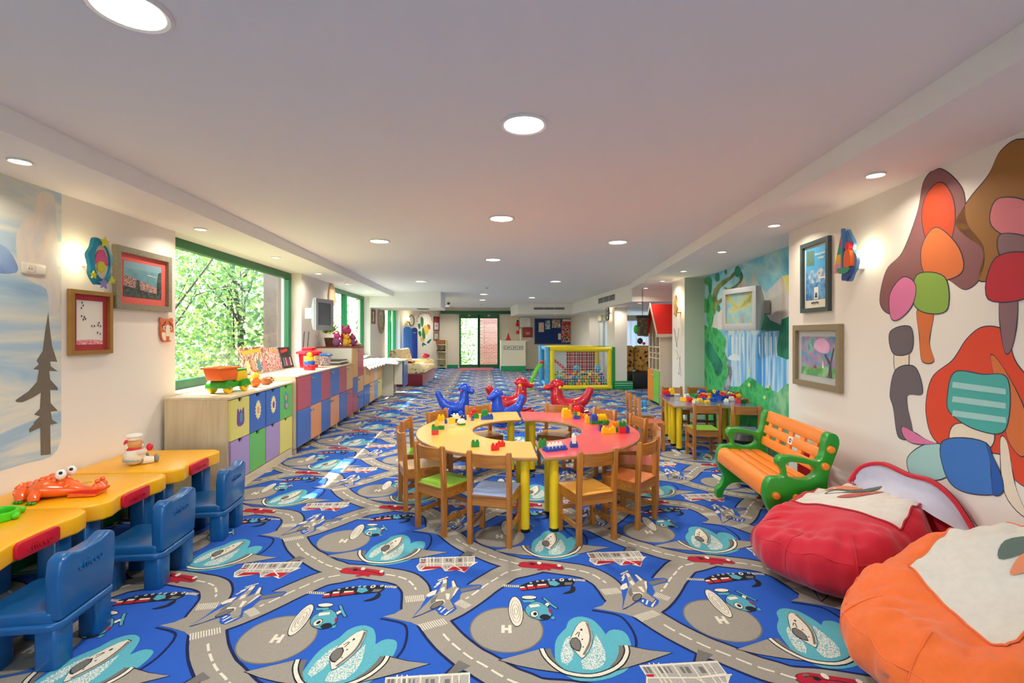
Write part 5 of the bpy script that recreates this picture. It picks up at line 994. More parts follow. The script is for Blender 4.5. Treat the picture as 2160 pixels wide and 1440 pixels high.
for k in range(4):
    tag(B(-2.50, -2.16, 7.54, 7.92, zt + .001 + k * .017, zt + .017 + k * .017).build('magazine', [DGREY, PAPER, BEECHX, DGREY][k], None, bevel=.002), ['lowest dark magazine of the pile on the locker cabinet', 'white magazine second from the bottom of the pile', 'tan magazine second from the top of the pile', 'top dark magazine of the pile on the locker cabinet'][k], 'magazine', 'magazines on the locker cabinet').location = (random.Random(k).uniform(-.02, .02), random.Random(k + 9).uniform(-.02, .02), 0)
# soft toys on the tall cabinet
def plush(label, loc, m1, m2, s=1.0):
    t = thing('soft_toy', label, 'soft toy', loc, R(60), 'soft toys on the tall cabinet', s)
    MB().ell((0, 0, .085), (.07, .075, .085), 12, 8).build('body', m1, t); h_ = MB().ell((.02, 0, .20), (.06, .065, .055), 12, 8).build('head', m2, t)
    for q in (-1, 1):
        MB().ell((0, q * .05, .25), (.018, .02, .03), 8, 6).build('ear', m2, h_); MB().ell((.03, q * .085, .12), (.025, .025, .05), 8, 6).build('arm', m1, t); MB().ell((.07, q * .045, .025), (.05, .03, .026), 8, 6).build('foot', m2, t)
    return t
F1, F2, F3 = mat('plush pink', 'd8508c', .95, .2, 60), mat('plush yellow', 'e8b83c', .95, .2, 60), mat('plush mauve', '9a5a88', .95, .2, 60)
plush('mauve soft toy beside the leafy plant pot', (-2.40, 8.10, zt2), F3, F1, .9); plush('pink and red soft toy between the other soft toys', (-2.36, 8.50, zt2), mat('plush red', 'c8283c', .95), F1, 1.35); plush('small purple soft toy nearest the room', (-2.20, 8.38, zt2), F3, F3, .7); plush('yellow soft toy leaning on the leafy plant', (-2.26, 8.16, zt2), F2, F2, .8)
t = thing('potted_plant', 'lime green leafy plant in a pot on the tall cabinet', 'plant', (-2.56, 8.30, zt2)); LIME = mat('lime leaf', '9acb2a', .6, .2, 10)
MB().lathe([(.07, 0), (.1, .15), (.09, .15), (.06, .02)], 16).build('pot', mat('pot brown', '6a4a2a', .8), t)
r_ = random.Random(3)
for k in range(46):
    a = r_.uniform(0, 6.28); e = r_.uniform(.1, 1.5); L_ = r_.uniform(.14, .24); d_ = Vector((math.cos(a) * math.cos(e), math.sin(a) * math.cos(e), math.sin(e))); b0 = Vector((0, 0, .2)); sd = d_.cross(Vector((0, 0, 1))).normalized() * .025
    MB().add([tuple(b0 + d_ * L_ * .3), tuple(b0 + d_ * L_ * .7 + sd), tuple(b0 + d_ * L_), tuple(b0 + d_ * L_ * .7 - sd), tuple(b0 + d_ * L_ * .68 + Vector((0, 0, .012)))], [(0, 1, 4), (1, 2, 4), (2, 3, 4), (3, 0, 4)]).build('leaf', LIME, t, recalc=False)
tag(MB().ell((0, 0, .03), (.06, .05, .03), 12, 7).build('toy_ball', mat('cream toy', 'd8c890', .6)), 'small cream toy ball on the edge of the tall cabinet', 'toy').location = (-2.17, 8.62, zt2)
# ---------------------------------------------------------------- wall television by the window
SILV = mat('silver plastic', 'a4a9ae', .35); SCRN = mat('dark screen', '5a646e', .12, coat=.5)
def crt(label, loc, rz, W_, H_, D_, scr, tilt=0):
    t = thing('television', label, 'television', loc, rz); t.rotation_euler = (tilt, 0, rz)
    h_ = MB(); o_ = [(-W_ / 2, -H_ / 2), (W_ / 2, -H_ / 2), (W_ / 2, H_ / 2), (-W_ / 2, H_ / 2)]; k = .5
    h_.add([(x, 0, z) for x, z in o_] + [(x, -D_ * .22, z) for x, z in o_] + [(x * k, -D_, z * k) for x, z in o_], [(0, 1, 2, 3), (8, 11, 10, 9)] + [(i + a, (i + 1) % 4 + a, (i + 1) % 4 + 4 + a, i + 4 + a) for a in (0, 4) for i in range(4)])
    h_.build('housing', SILV, t, bevel=.012)
    f = .06; MB().ring(o_, [(-W_ / 2 + f, -H_ / 2 + f * 1.3), (W_ / 2 - f, -H_ / 2 + f * 1.3), (W_ / 2 - f, H_ / 2 - f), (-W_ / 2 + f, H_ / 2 - f)], .0, .022, 'y').build('bezel', SILV, t, bevel=.004)
    s_ = MB().box(-W_ / 2 + f, W_ / 2 - f, -.004, .006, -H_ / 2 + f * 1.3, H_ / 2 - f).build('screen', scr, t)
    MB().box(-.06, .06, -D_ - .14, -D_ + .02, -.06, .1).build('bracket', STEEL, t)
    return t
tv = crt('silver tube television on a bracket beside the large window', (-2.36, 8.05, 1.62), R(258.5), .50, .47, .13, SCRN)
tv.location = (-2.34, 7.28, 1.68)
for dx in (0, .12): MB().tube([(-.1 + dx, -.3, -.25), (-.1 + dx, -.33, -.6), (-.08 + dx, -.34, -.66)], .006, 6).build('cable', BLACK, tv)
t = thing('wall_figure', 'tan fish-shaped wall decoration above the television', 'wall decoration'); c = onX(698, 628, XW)
g = MB(); pts = smooth([(c.y - .16, c.z - .12), (c.y + .16, c.z - .12), (c.y + .17, c.z + .12), (c.y, c.z + .26), (c.y - .17, c.z + .12)], 3); g.prism(pts, XW + .001, XW + .03, 'x'); g.build('board', mat('tan board', 'd8b690', .7), t)
# frames between the windows
mk2 = lambda u, v, n: (XW + n, u, v)
pm = [(PAPER, [(.2, .2), (.8, .2), (.8, .8), (.2, .8)])]
a, b = onX(783, 652, XW), onX(790, 683, XW)
picture('framed_picture', 'narrow red-brown frame between the far windows', mk2, a.y, b.y, b.z, a.z, .05, mat('red-brown frame', '7a3a34', .5), [mat('aged print', 'd8d4c8', .6, .2, 30)] + [(INK, [(.3, .3 + q * .12), (.7, .3 + q * .12), (.7, .34 + q * .12), (.3, .34 + q * .12)]) for q in range(4)])
t = thing('oval_plaque', 'large oval framed plaque beside the far window', 'plaque'); c = onX(803, 672, XW)
MB().ring([(c.y + .42 * math.cos(R(q)), c.z + .40 * math.sin(R(q))) for q in range(0, 360, 12)], [(c.y + .34 * math.cos(R(q)), c.z + .32 * math.sin(R(q))) for q in range(0, 360, 12)], XW + .001, XW + .04, 'x').build('rim', mat('plaque rim', 'a89a7a', .6), t)
MB().prism([(c.y + .345 * math.cos(R(q)), c.z + .325 * math.sin(R(q))) for q in range(0, 360, 12)], XW + .001, XW + .015, 'x').build('face', ramp_mat('plaque print', [(.35, '6a6a58'), (.5, 'c8c4b0'), (.65, '8a7a5a')], 8), t)
# ---------------------------------------------------------------- ring table of two halves
OAKB = wood('beech chair wood', '98591b', 'ba762a', .35, 16, 'Z', .35); OAKX = wood('beech rail wood', '98591b', 'bd7b2c', .35, 16, 'X', .35); EDGE = wood('table edge wood', '9a6a38', 'b5834a', .4, 10, 'X')
TYL = mat('table top yellow', 'e9b458', .22, .04, 3, coat=.3); TRD = mat('table top red', 'dc5150', .22, .04, 3, coat=.3); TBL = mat('table top blue', '5a6a8c', .2, .05, 4, coat=.3)
LEGY = mat('yellow table leg', 'e8c318', .3, .05, 6); RC = Vector((.42, 4.235, 0)); RR, RI, TH_ = .972, .478, .54
def half(a0, a1, off, m, label, ends):
    t = thing('half_ring_table', label, 'table', RC + Vector(off), 0, 'halves of the ring table')
    po = arc(0, 0, RR, a0, a1, 40); pi = arc(0, 0, RI, a1, a0, 30)
    MB().prism(po + pi, TH_ - .024, TH_ - .003).build('table_edge', EDGE, t, bevel=.004)
    po = arc(0, 0, RR - .006, a0 + .35, a1 - .35, 40); pi = arc(0, 0, RI + .006, a1 - .7, a0 + .7, 30)
    MB().prism(po + pi, TH_ - .0035, TH_).build('table_top', m, t)
    for a, r_ in [(a0 + 5.3, RR - .075), (a1 - 5.3, RR - .075), (a0 + 9.5, RI + .1), (a1 - 9.5, RI + .1), ((a0 + a1) / 2, RR - .12)]:
        x, y_ = r_ * math.cos(R(a)), r_ * math.sin(R(a))
        l = MB().cyl((x, y_, .02), (x, y_, TH_ - .024), .033, n=20).build('leg', LEGY, t); MB().lathe([(.034, 0), (.036, .022), (.033, .024)], 18, (x, y_, 0)).build('foot_cap', BLACK, l)
half(90.4, 269.2, (-.008, 0, 0), TYL, 'yellow topped half of the ring table', 0)
half(-89.2, 89.6, (.008, 0, 0), TRD, 'red topped half of the ring table', 0)
# ---------------------------------------------------------------- small wooden chairs
SEATC = {'green': mat('seat green', '86b83a', .3, .04, 4, coat=.2), 'blue': mat('seat blue', '8fa3c6', .3, .04, 4, coat=.2), 'yellow': mat('seat yellow', 'e2a440', .3, .04, 4, coat=.2), 'orange': mat('seat orange', 'd8793c', .3, .04, 4, coat=.2), 'red': mat('seat red', 'c85a4a', .3, .04, 4, coat=.2), 'cream': mat('seat cream', 'ddb98c', .3, .04, 4, coat=.2), 'slate': mat('seat slate', '76829a', .3, .04, 4, coat=.2)}
CW, CD, SH, CH = .27, .27, .335, .625
def wooden_chair(col):
    """faces +y; back posts at -y"""
    t = thing('wooden_chair', '', 'chair'); q = .017
    for s in (-1, 1):
        x = s * CW / 2; y0 = -CD / 2
        g = MB(); zs = [(0, .0), (SH, .0), (CH - .012, -.018), (CH, -.019)]
        ring_ = []
        for k, (z, dy) in enumerate(zs):
            e = q if k < 3 else q * .7
            ring_.append([(x - e, y0 - e + dy, z), (x + e, y0 - e + dy, z), (x + e, y0 + e + dy, z), (x - e, y0 + e + dy, z)])
        g.grid(ring_, True); g.poly(ring_[0][::-1]); g.poly(ring_[-1]); g.build('back_post', OAKB, t, bevel=.003, seg=1)
        B(x - q, x + q, CD / 2 - q, CD / 2 + q, 0, SH - .012).build('leg', OAKB, t, bevel=.003, seg=1)
        B(x - .008, x + .008, -CD / 2 + q, CD / 2 - q, SH - .075, SH - .014).build('apron', OAKX, t)
        B(x - .008, x + .008, -CD / 2 + q, CD / 2 - q, .10, .13).build('stretcher', OAKX, t)
    for y_ in (-CD / 2, CD / 2):
        B(-CW / 2 + q, CW / 2 - q, y_ - .008, y_ + .008, SH - .075, SH - .014).build('apron', OAKX, t)
    B(-CW / 2 + q, CW / 2 - q, CD / 2 - .008, CD / 2 + .008, .15, .18).build('stretcher', OAKX, t)
    st = MB(); st.prism([(-CW / 2 - .012, CD / 2 + .025), (-CW / 2 - .012, -CD / 2 + q), (-CW / 2 + q, -CD / 2 + q), (-CW / 2 + q, -CD / 2 - q), (CW / 2 - q, -CD / 2 - q), (CW / 2 - q, -CD / 2 + q), (CW / 2 + .012, -CD / 2 + q), (CW / 2 + .012, CD / 2 + .025)], SH - .0135, SH - .002)
    s_ = st.build('seat', OAKX, t)
    sp = MB().prism([(-CW / 2 - .008, CD / 2 + .021), (-CW / 2 - .008, -CD / 2 + q + .003), (-CW / 2 + q + .003, -CD / 2 - q + .003), (CW / 2 - q - .003, -CD / 2 - q + .003), (CW / 2 + .008, -CD / 2 + q + .003), (CW / 2 + .008, CD / 2 + .021)], SH - .0022, SH).build('seat_panel', SEATC[col], s_)
    # curved back board
    g = MB(); n = 10; rows = []
    for dz in (CH - .105, CH - .018):
        tilt = -.018 * (dz - SH) / (CH - SH); f_ = []; b_ = []
        for i in range(n + 1):
            u = i / n; x = (-CW / 2 + q) + (CW - 2 * q) * u; y_ = -CD / 2 + tilt - .022 * math.sin(math.pi * u)
            f_.append((x, y_ + .009, dz)); b_.append((x, y_ - .009, dz))
        rows.append(f_ + b_[::-1])
    g.grid(rows, True); g.poly(rows[0]); g.poly(rows[1][::-1]); g.build('backrest', OAKX, t, bevel=.002, seg=1)
    return t
proto = {c: None for c in SEATC}
def put_chair(x, y_, rz, col, label, group):
    if proto[col] is None: o = proto[col] = wooden_chair(col)
    else: o = copy_tree(proto[col])
    o.location = (x, y_, 0); o.rotation_euler.z = rz; o['label'] = label; o['group'] = group; return o
GR = 'small wooden chairs around the ring table'
for a, r_, col, lb in [(-108, 1.16, 'blue', 'wooden chair with blue seat in front of the yellow table half'), (-72, 1.16, 'yellow', 'wooden chair with yellow seat in front of the red table half'), (-46, 1.15, 'orange', 'wooden chair with orange seat at the red table half'),
                       (-19, 1.10, 'red', 'wooden chair with red seat beside the orange-seated one'), (7, 1.06, 'red', 'wooden chair at the rightmost point of the ring table'), (35, 1.04, 'yellow', 'wooden chair behind the red table half nearest the building bricks'),
                       (65, 1.03, 'yellow', 'wooden chair with yellow seat seen through the ring, behind the red half'), (115, 1.03, 'yellow', 'wooden chair with yellow seat seen through the ring, behind the yellow half'), (144, 1.04, 'slate', 'wooden chair behind the yellow table half, left of the ring opening'),
                       (173, 1.08, 'green', 'wooden chair with green seat at the far left of the ring table'), (-162, 1.10, 'cream', 'wooden chair with cream seat at the left of the ring table'), (-132, 1.15, 'green', 'wooden chair with green seat in front, left of the blue-seated one')]:
    rc = r_ - CD / 2 + .0
    put_chair(RC.x + rc * math.cos(R(a)), RC.y + rc * math.sin(R(a)), R(a + 90 + (0 if a not in (-19, 7) else 4)), col, lb, GR)
# ---------------------------------------------------------------- toy bricks
BC = {'g': mat('brick green', '1d8a34', .25, .03, 5), 'r': mat('brick red', 'd9232b', .25, .03, 5), 'b': mat('brick blue', '1d4fae', .25, .03, 5), 'y': mat('brick yellow', 'f4c416', .25, .03, 5), 'w': mat('brick white', 'ece8d8', .25, .03, 5), 'c': mat('brick cream', 'e8d9a8', .25, .03, 5), 'o': mat('brick orange', 'f08a1c', .25, .03, 5), 'n': mat('brick navy', '22388a', .25, .03, 5)}
CNAME = dict(g='green', r='red', b='blue', y='yellow', w='white', c='cream', o='orange', n='navy')
U = .030; BH = .036; _bm = {}
def brick_mesh(nx, ny, h=1):
    k = (nx, ny, h)
    if k not in _bm:
        g = MB(); g.box(-nx * U / 2, nx * U / 2, -ny * U / 2, ny * U / 2, 0, BH * h)
        for i in range(nx):
            for j in range(ny): g.lathe([(.0105, BH * h - .0005), (.0105, BH * h + .013), (.008, BH * h + .016), (.0001, BH * h + .016)], 8, ((i - nx / 2 + .5) * U, (j - ny / 2 + .5) * U, 0))
        _bm[k] = g
    return _bm[k]
_bd = {}
def brick(name, nx, ny, c, parent=None, loc=(0, 0, 0), rz=0, h=1):
    k = (nx, ny, c, h)
    if k not in _bd:
        o = brick_mesh(nx, ny, h).build(name, BC[c], None); _bd[k] = o.data
    else:
        o = bpy.data.objects.new(name, _bd[k]); COL.objects.link(o)
    o.parent = parent; o.location = loc; o.rotation_euler.z = rz; return o
_lab = set()
def stack(px, py, z, items, label, rz=0, group='toy bricks on the ring table'):
    """items: (nx, ny, colour, dx, dy, level, h)"""
    p = fl(px, py, z)
    if len(items) == 1:
        nx, ny, c, dx, dy, lv, h = items[0]; o = brick('toy_brick', nx, ny, c, None, (p.x, p.y, z + .0005), rz, h); return tag(o, label, 'toy brick', group)
    t = thing('brick_stack', label, 'toy bricks', (p.x, p.y, z + .0005), rz, group)
    for nx, ny, c, dx, dy, lv, h in items: brick('brick', nx, ny, c, t, (dx * U, dy * U, lv * BH), 0, h)
    return t
cp = lambda x, y_: (860 + x / 4.32, 780 + y_ / 4.32)
S_ = lambda x, y_, items, label, rz=0: stack(*cp(x, y_), TH_, items, label, rz)
S_(250, 588, [(2, 1, 'r', 0, 0, 0, 1), (2, 1, 'g', 0, 0, 1, 1), (1, 1, 'y', .4, 0, 2, 1)], 'stack of red, green and yellow bricks at the left edge of the ring table', .1)
S_(303, 541, [(2, 1, 'g', 0, 0, 0, 1), (2, 1, 'c', 0, 0, 1, 1), (2, 1, 'y', 0, 0, 2, 1.2)], 'stack of green, cream and tall yellow bricks on the yellow half', -.1)
S_(403, 522, [(2, 1, 'c', 0, 0, 0, 1), (2, 1, 'y', 0, 0, 1, 1)], 'yellow brick on a cream brick, near the ring opening', .1)
S_(488, 500, [(2, 2, 'g', 0, 0, 0, .5), (2, 2, 'w', 0, 0, .5, .6)], 'low white brick on a green brick at the opening edge', .5)
S_(437, 478, [(2, 1, 'n', 0, 0, 0, 1), (2, 1, 'w', 0, 0, 1, 1)], 'white brick on a navy brick on the yellow half')
S_(347, 486, [(1, 1, 'b', 0, 0, 0, .7)], 'tiny pale blue brick by itself on the yellow half')
S_(510, 452, [(2, 2, 'n', 0, 0, 0, .8)], 'single navy brick near the far edge of the yellow half')
S_(592, 430, [(2, 2, 'r', 0, 0, 0, 1), (1, 2, 'r', .5, 0, 1, 1)], 'red bricks stacked at the far edge of the yellow half', .4)
S_(620, 440, [(2, 1, 'g', 0, 0, 0, 1)], 'single green brick beside the small red stack', .2)
S_(590, 461, [(1, 1, 'b', 0, 0, 0, .8)], 'tiny blue brick in front of the small red stack')
S_(722, 448, [(4, 2, 'b', 0, 0, 0, 1), (2, 2, 'g', -.8, 0, 1, 1.2)], 'green brick standing on a long blue brick', .1)
S_(615, 698, [(2, 1, 'g', 0, 0, 0, 1)], 'single green brick at the front of the yellow half', .15)
S_(795, 730, [(2, 1, 'r', 0, 0, 0, 1)], 'nearer of two red bricks lying by the front seam', .2)
S_(848, 697, [(2, 1, 'r', 0, 0, 0, .8)], 'farther of two red bricks lying by the front seam', .5)
S_(1228, 706, [(2, 1, 'g', 0, 0, 0, 1.4)], 'tall green brick on the red half by the front seam', -.2)
S_(1343, 730, [(6, 2, 'b', 0, 0, 0, .45), (4, 1, 'w', 0, 0, .45, .7)], 'long blue brick with cream bricks on top, like a boat', .35)
S_(1513, 702, [(2, 1, 'b', 0, 0, 0, .8), (1, 1, 'w', 0, 0, .8, 1.6)], 'white brick on a blue brick at the front of the red half')
S_(1447, 432, [(3, 2, 'y', 0, 0, 0, 1.6), (2, 2, 'y', -.4, 0, 1.6, .6)], 'large yellow brick at the far edge of the red half', .1)
S_(1540, 443, [(2, 2, 'b', 0, 0, 0, 1), (1, 2, 'g', -.5, 0, 1, 1), (1, 2, 'y', .5, 0, 1, 1), (2, 2, 'r', 0, 0, 2, 1)], 'tower of blue, green, yellow and red bricks on the red half')
S_(1598, 434, [(2, 1, 'o', 0, 0, 0, .8)], 'single orange brick beside the brick tower')
S_(1632, 478, [(1, 2, 'y', 0, 0, 0, 1.6)], 'narrow yellow brick left of the long green brick')
S_(1735, 488, [(5, 2, 'g', 0, 0, 0, .8), (2, 2, 'b', -1.4, 0, .8, 1.3), (3, 2, 'y', 1.2, .2, .8, 1.2)], 'long green brick carrying blue and yellow bricks', .12)
S_(1808, 500, [(2, 1, 'g', 0, 0, 0, .9)], 'green brick behind the yellow castle brick', .1)
S_(1758, 552, [(1, 2, 'n', 0, 0, 0, 1.1)], 'navy brick left of the yellow castle brick')
S_(1830, 578, [(4, 1, 'y', 0, 0, 0, .9), (1, 1, 'y', -1.4, 0, .9, .5), (1, 1, 'y', 1.4, 0, .9, .5)], 'yellow castle-shaped brick at the right of the ring table', .1)
S_(1888, 530, [(3, 2, 'o', 0, 0, 0, 1.1)], 'orange-yellow brick behind the yellow castle brick', .3)
S_(1909, 563, [(1, 1, 'g', 0, 0, 0, .8)], 'tiny green brick between yellow and red bricks')
S_(1955, 574, [(2, 1, 'r', 0, 0, 0, 1.5), (2, 1, 'g', 0, 0, 1.5, 1)], 'green brick on a red brick at the right edge of the red half')
S_(1997, 566, [(1, 2, 'b', 0, 0, 0, 1.2)], 'blue brick at the rightmost edge of the ring table')

# ---------------------------------------------------------------- second table by the mural
def rtable(s0, s1, d0, d1, label, legs):
    t = thing('activity_table', label, 'table', (0, 0, 0), 0, 'blue topped tables by the mural')
    def q(a, b, c, d): return [(p.x, p.y) for p in (rp(a, c), rp(b, c), rp(b, d), rp(a, d))]
    MB().prism(q(s0, s1, d0, d1), TH_ - .024, TH_ - .003).build('table_edge', EDGE, t, bevel=.004); MB().prism(q(s0 + .006, s1 - .006, d0 + .006, d1 - .006), TH_ - .0035, TH_).build('table_top', TBL, t)
    for s, d in legs:
        p = rp(s, d); l = MB().cyl((p.x, p.y, .02), (p.x, p.y, TH_ - .024), .034, n=18).build('leg', LEGY, t); MB().lathe([(.035, 0), (.037, .022), (.034, .024)], 16, (p.x, p.y, 0)).build('foot_cap', BLACK, l)
rtable(5.78, 6.24, 1.40, 2.395, 'blue topped table heaped with bricks, nearer of the two by the mural', [(5.86, 1.48), (6.10, 1.47), (5.86, 2.1), (6.12, 2.25)])
rtable(6.245, 6.80, 1.42, 2.395, 'blue topped table heaped with bricks, farther of the two by the mural', [(6.32, 1.49), (6.66, 1.52), (6.4, 2.2), (6.66, 2.25)])
G2C = 'small wooden chairs at the mural tables'
rz0 = -RA
p = rp(5.60, 1.64); put_chair(2.52, 5.22, R(-8), 'green', 'wooden chair with green seat in front of the brick-heaped table', G2C)
put_chair(2.93, 5.10, R(-20), 'slate', 'wooden chair with slate blue seat behind the plastic bench', G2C)
put_chair(2.06, 5.66, R(-98), 'red', 'wooden chair with red seat at the end of the brick-heaped table', G2C)
put_chair(2.12, 6.18, R(-98), 'slate', 'wooden chair with slate seat behind the red-seated one at the table end', G2C)
put_chair(2.79, 6.62, R(176), 'slate', 'wooden chair behind the brick-heaped table, nearer the playhouse', G2C)
put_chair(3.16, 6.60, R(176), 'slate', 'wooden chair behind the brick-heaped table, nearer the mural', G2C)
# red and yellow bricks at the left, a loose heap in the middle
c3 = lambda x, y_: (1300 + x / 5.142, 780 + y_ / 5.142)
gT = 'toy bricks on the mural tables'
stack(*c3(560, 280), TH_, [(4, 2, 'n', .5, 0, 0, .5), (3, 2, 'r', -1, 0, .5, 1.2), (2, 2, 'y', 1.8, 0, .5, 2.0)], 'red and tall yellow bricks standing at the table corner', .05, gT)
rr = random.Random(11); W1 = ['flat', 'chunky', 'short', 'tilted', 'lone', 'narrow', 'wide', 'small']; n_ = 0
heap = [(745, 325, 'y'), (785, 330, 'r'), (765, 290, 'w'), (840, 275, 'g'), (880, 285, 'g'), (905, 340, 'y'), (920, 300, 'r'), (960, 280, 'o'), (940, 330, 'b'), (985, 345, 'y'), (1000, 290, 'y'), (1040, 260, 'b'), (1050, 330, 'b'), (1080, 275, 'b'), (1110, 310, 'b'), (1150, 290, 'b'), (1155, 245, 'o'), (1200, 330, 'w'), (1190, 255, 'y'), (1240, 265, 'o'), (1250, 320, 'w'), (1270, 300, 'n'), (1320, 340, 'r'), (1330, 270, 'r'), (1350, 310, 'w'), (1380, 345, 'g'), (1410, 330, 'r'), (830, 320, 'o'), (860, 345, 'c'), (1220, 290, 'r')]
rx_ = random.Random(21); lower = len(heap)
for k in range(26):
    heap.append((round(rx_.gauss(1110, 150)), round(rx_.uniform(265, 318)), rx_.choice('rybgwonyrb')))
heap = [h for i, h in enumerate(heap) if i < lower or 800 < h[0] < 1390]
cnt = {}; ORD = ['first', 'second', 'third', 'fourth', 'fifth', 'sixth', 'seventh', 'eighth', 'ninth', 'tenth', 'eleventh', 'twelfth', 'thirteenth', 'fourteenth']
for hi, (x, y_, c) in enumerate(heap):
    nx, ny = rr.choice([(2, 2), (3, 1), (2, 1), (4, 2), (3, 2)]); cnt[c] = cnt.get(c, 0) + 1
    p = fl(*c3(x, y_ + 12), TH_); up_ = hi >= lower
    o = brick('toy_brick', nx, ny, c, None, (p.x, p.y, TH_ + (.001 if not up_ else .034)), rr.uniform(0, 3), rr.choice([.5, .8, 1]))
    if up_: o.rotation_euler = (rr.uniform(-.5, .5), rr.uniform(-.4, .4), rr.uniform(0, 3))
    order = sorted(range(len(heap)), key=lambda q: (heap[q][0], q)); ix = [q for q in order if heap[q][2] == c].index(hi)
    tag(o, '%s %s toy brick from the left in the loose heap on the mural table' % (ORD[ix], CNAME[c]), 'toy brick', gT)
# ---------------------------------------------------------------- plastic garden bench
BG = mat('bench green', '1f9427', .28, .04, 5, coat=.2); BO = mat('bench orange', 'f58a2c', .32, .04, 6)
bt = thing('toy_bench', 'green and orange plastic bench in front of the right wall', 'bench', rp(3.755, 1.59), -RA)      # local +x towards the wall, y along it
def end_panel(y0, y1):
    g = MB()
    outer = [(-.36, 0), (-.30, .0), (-.25, .05), (-.16, .085), (-.02, .09), (.12, .07), (.20, .015), (.26, 0), (.33, 0), (.325, .07), (.285, .18), (.285, .3), (.335, .44), (.375, .53), (.40, .60), (.385, .665), (.33, .69), (.275, .665), (.255, .60), (.235, .50), (.19, .445), (.09, .465), (-.04, .485), (-.17, .485), (-.215, .455), (-.215, .41), (-.17, .365), (-.155, .315), (-.20, .30), (-.30, .295), (-.345, .25), (-.345, .20), (-.30, .155), (-.26, .12), (-.30, .07), (-.355, .05)]
    hole = [(-.11, .31), (-.13, .37), (-.135, .425), (-.08, .44), (.03, .43), (.13, .41), (.165, .375), (.16, .33), (.10, .30), (0, .295)]
    fz = lambda z: z * 1.5 if z < .3 else .45 + (z - .3) * .77
    outer = [(x * .62, fz(z)) for x, z in outer]; hole = [(x * .62, fz(z)) for x, z in hole]
    # bridge the hole into the outline
    bo = outer[::-1]; 
    so = smooth(outer, 2); sh = smooth(hole, 2)
    # nearest pair to cut a bridge
    best = min(((math.dist(a, b), i, j) for i, a in enumerate(so) for j, b in enumerate(sh)))
    i, j = best[1], best[2]
    ring_ = so[:i + 1] + [sh[(j + k) % len(sh)] for k in range(len(sh) + 1)][::1] + so[i:]
    # orientation: hole must run opposite to the outline
    ar = lambda P: sum(P[k][0] * P[(k + 1) % len(P)][1] - P[(k + 1) % len(P)][0] * P[k][1] for k in range(len(P)))
    hs = sh if ar(so) * ar(sh) < 0 else sh[::-1]
    best = min(((math.dist(a, b), i, j) for i, a in enumerate(so) for j, b in enumerate(hs))); i, j = best[1], best[2]
    bm = bmesh.new()
    def lp(P, y_): return [bm.verts.new((x, y_, z)) for x, z in P]
    A0, A1, H0, H1 = lp(so, y0), lp(so, y1), lp(hs, y0), lp(hs, y1)
    es = []
    for L_ in (A0, H0): es += [bm.edges.new((L_[k], L_[(k + 1) % len(L_)])) for k in range(len(L_))]
    bmesh.ops.triangle_fill(bm, use_beauty=True, edges=es)
    es = []
    for L_ in (A1, H1): es += [bm.edges.new((L_[k], L_[(k + 1) % len(L_)])) for k in range(len(L_))]
    bmesh.ops.triangle_fill(bm, use_beauty=True, edges=es)
    for P, Q in ((A0, A1), (H0, H1)):
        for k in range(len(P)): bm.faces.new((P[k], P[(k + 1) % len(P)], Q[(k + 1) % len(Q)], Q[k]))
    bmesh.ops.recalc_face_normals(bm, faces=bm.faces)
    es = [e for e in bm.edges if len(e.link_faces) == 2 and e.calc_face_angle(0) > R(50)]
    bmesh.ops.bevel(bm, geom=es, offset=.014, segments=3, profile=.5, affect='EDGES', clamp_overlap=True)
    me = bpy.data.meshes.new('end_panel'); bm.to_mesh(me); bm.free(); me.materials.append(BG); me.shade_smooth(); me.set_sharp_from_angle(angle=R(50))
    o = bpy.data.objects.new('end_panel', me); COL.objects.link(o); o.parent = bt; return o
for y0, y1, s in ((-.495, -.425, -1), (.425, .495, 1)):
    e = end_panel(y0, y1); ye = y0 if s < 0 else y1
    for x, z in ((-.15, .335), (-.02, .325), (.155, .535), (.19, .645)): MB().cyl((x, ye - s * .01, z), (x, ye + s * .020, z), .026, .022, 16).build('bolt_plug', BO, e, bevel=.003)
YB = .425
g = MB(); g.prism(smooth([(-.218, .32), (-.205, .405), (-.165, .43), (-.13, .425), (-.13, .40), (-.165, .40), (-.19, .37), (-.195, .31)], 3), -YB, YB, 'y'); g.build('seat_slat', BO, bt)
for x0 in (-.118, -.033, .052):
    B(x0, x0 + .072, -YB, YB, .40, .424).build('seat_slat', BO, bt, bevel=.008)
for y_ in (-.22, 0, .22): B(-.14, .11, y_ - .025, y_ + .025, .38, .40).build('seat_rib', BO, bt)
bm_ = Matrix.Translation((.142, 0, .47)) @ Matrix.Rotation(R(13), 4, 'Y')
for k, (z0, z1) in enumerate(((.0, .07), (.095, .165), (.19, .285))):
    o = B(-.012, .018, -YB, YB, z0, z1).build('back_slat', BO, bt, bevel=.010, seg=3); o.matrix_local = bm_
for y_ in (-.34, -.17, 0, .17, .34):
    o = B(-.006, .012, y_ - .03, y_ + .03, .0, .28).build('back_rib', BO, bt); o.matrix_local = bm_
st = B(-.0135, -.0125, -.06, .0, .103, .158).build('sticker', TOYW, bt); st.matrix_local = bm_
sl = MB().ring([(-.03 + .017 * math.cos(R(a)), .13 + .017 * math.sin(R(a))) for a in range(0, 360, 20)], [(-.03 + .008 * math.cos(R(a)), .13 + .008 * math.sin(R(a))) for a in range(0, 360, 20)], -.0142, -.0136, 'x').build('sticker_mark', mat('navy ink', '2a3560', .6), bt); sl.matrix_local = bm_
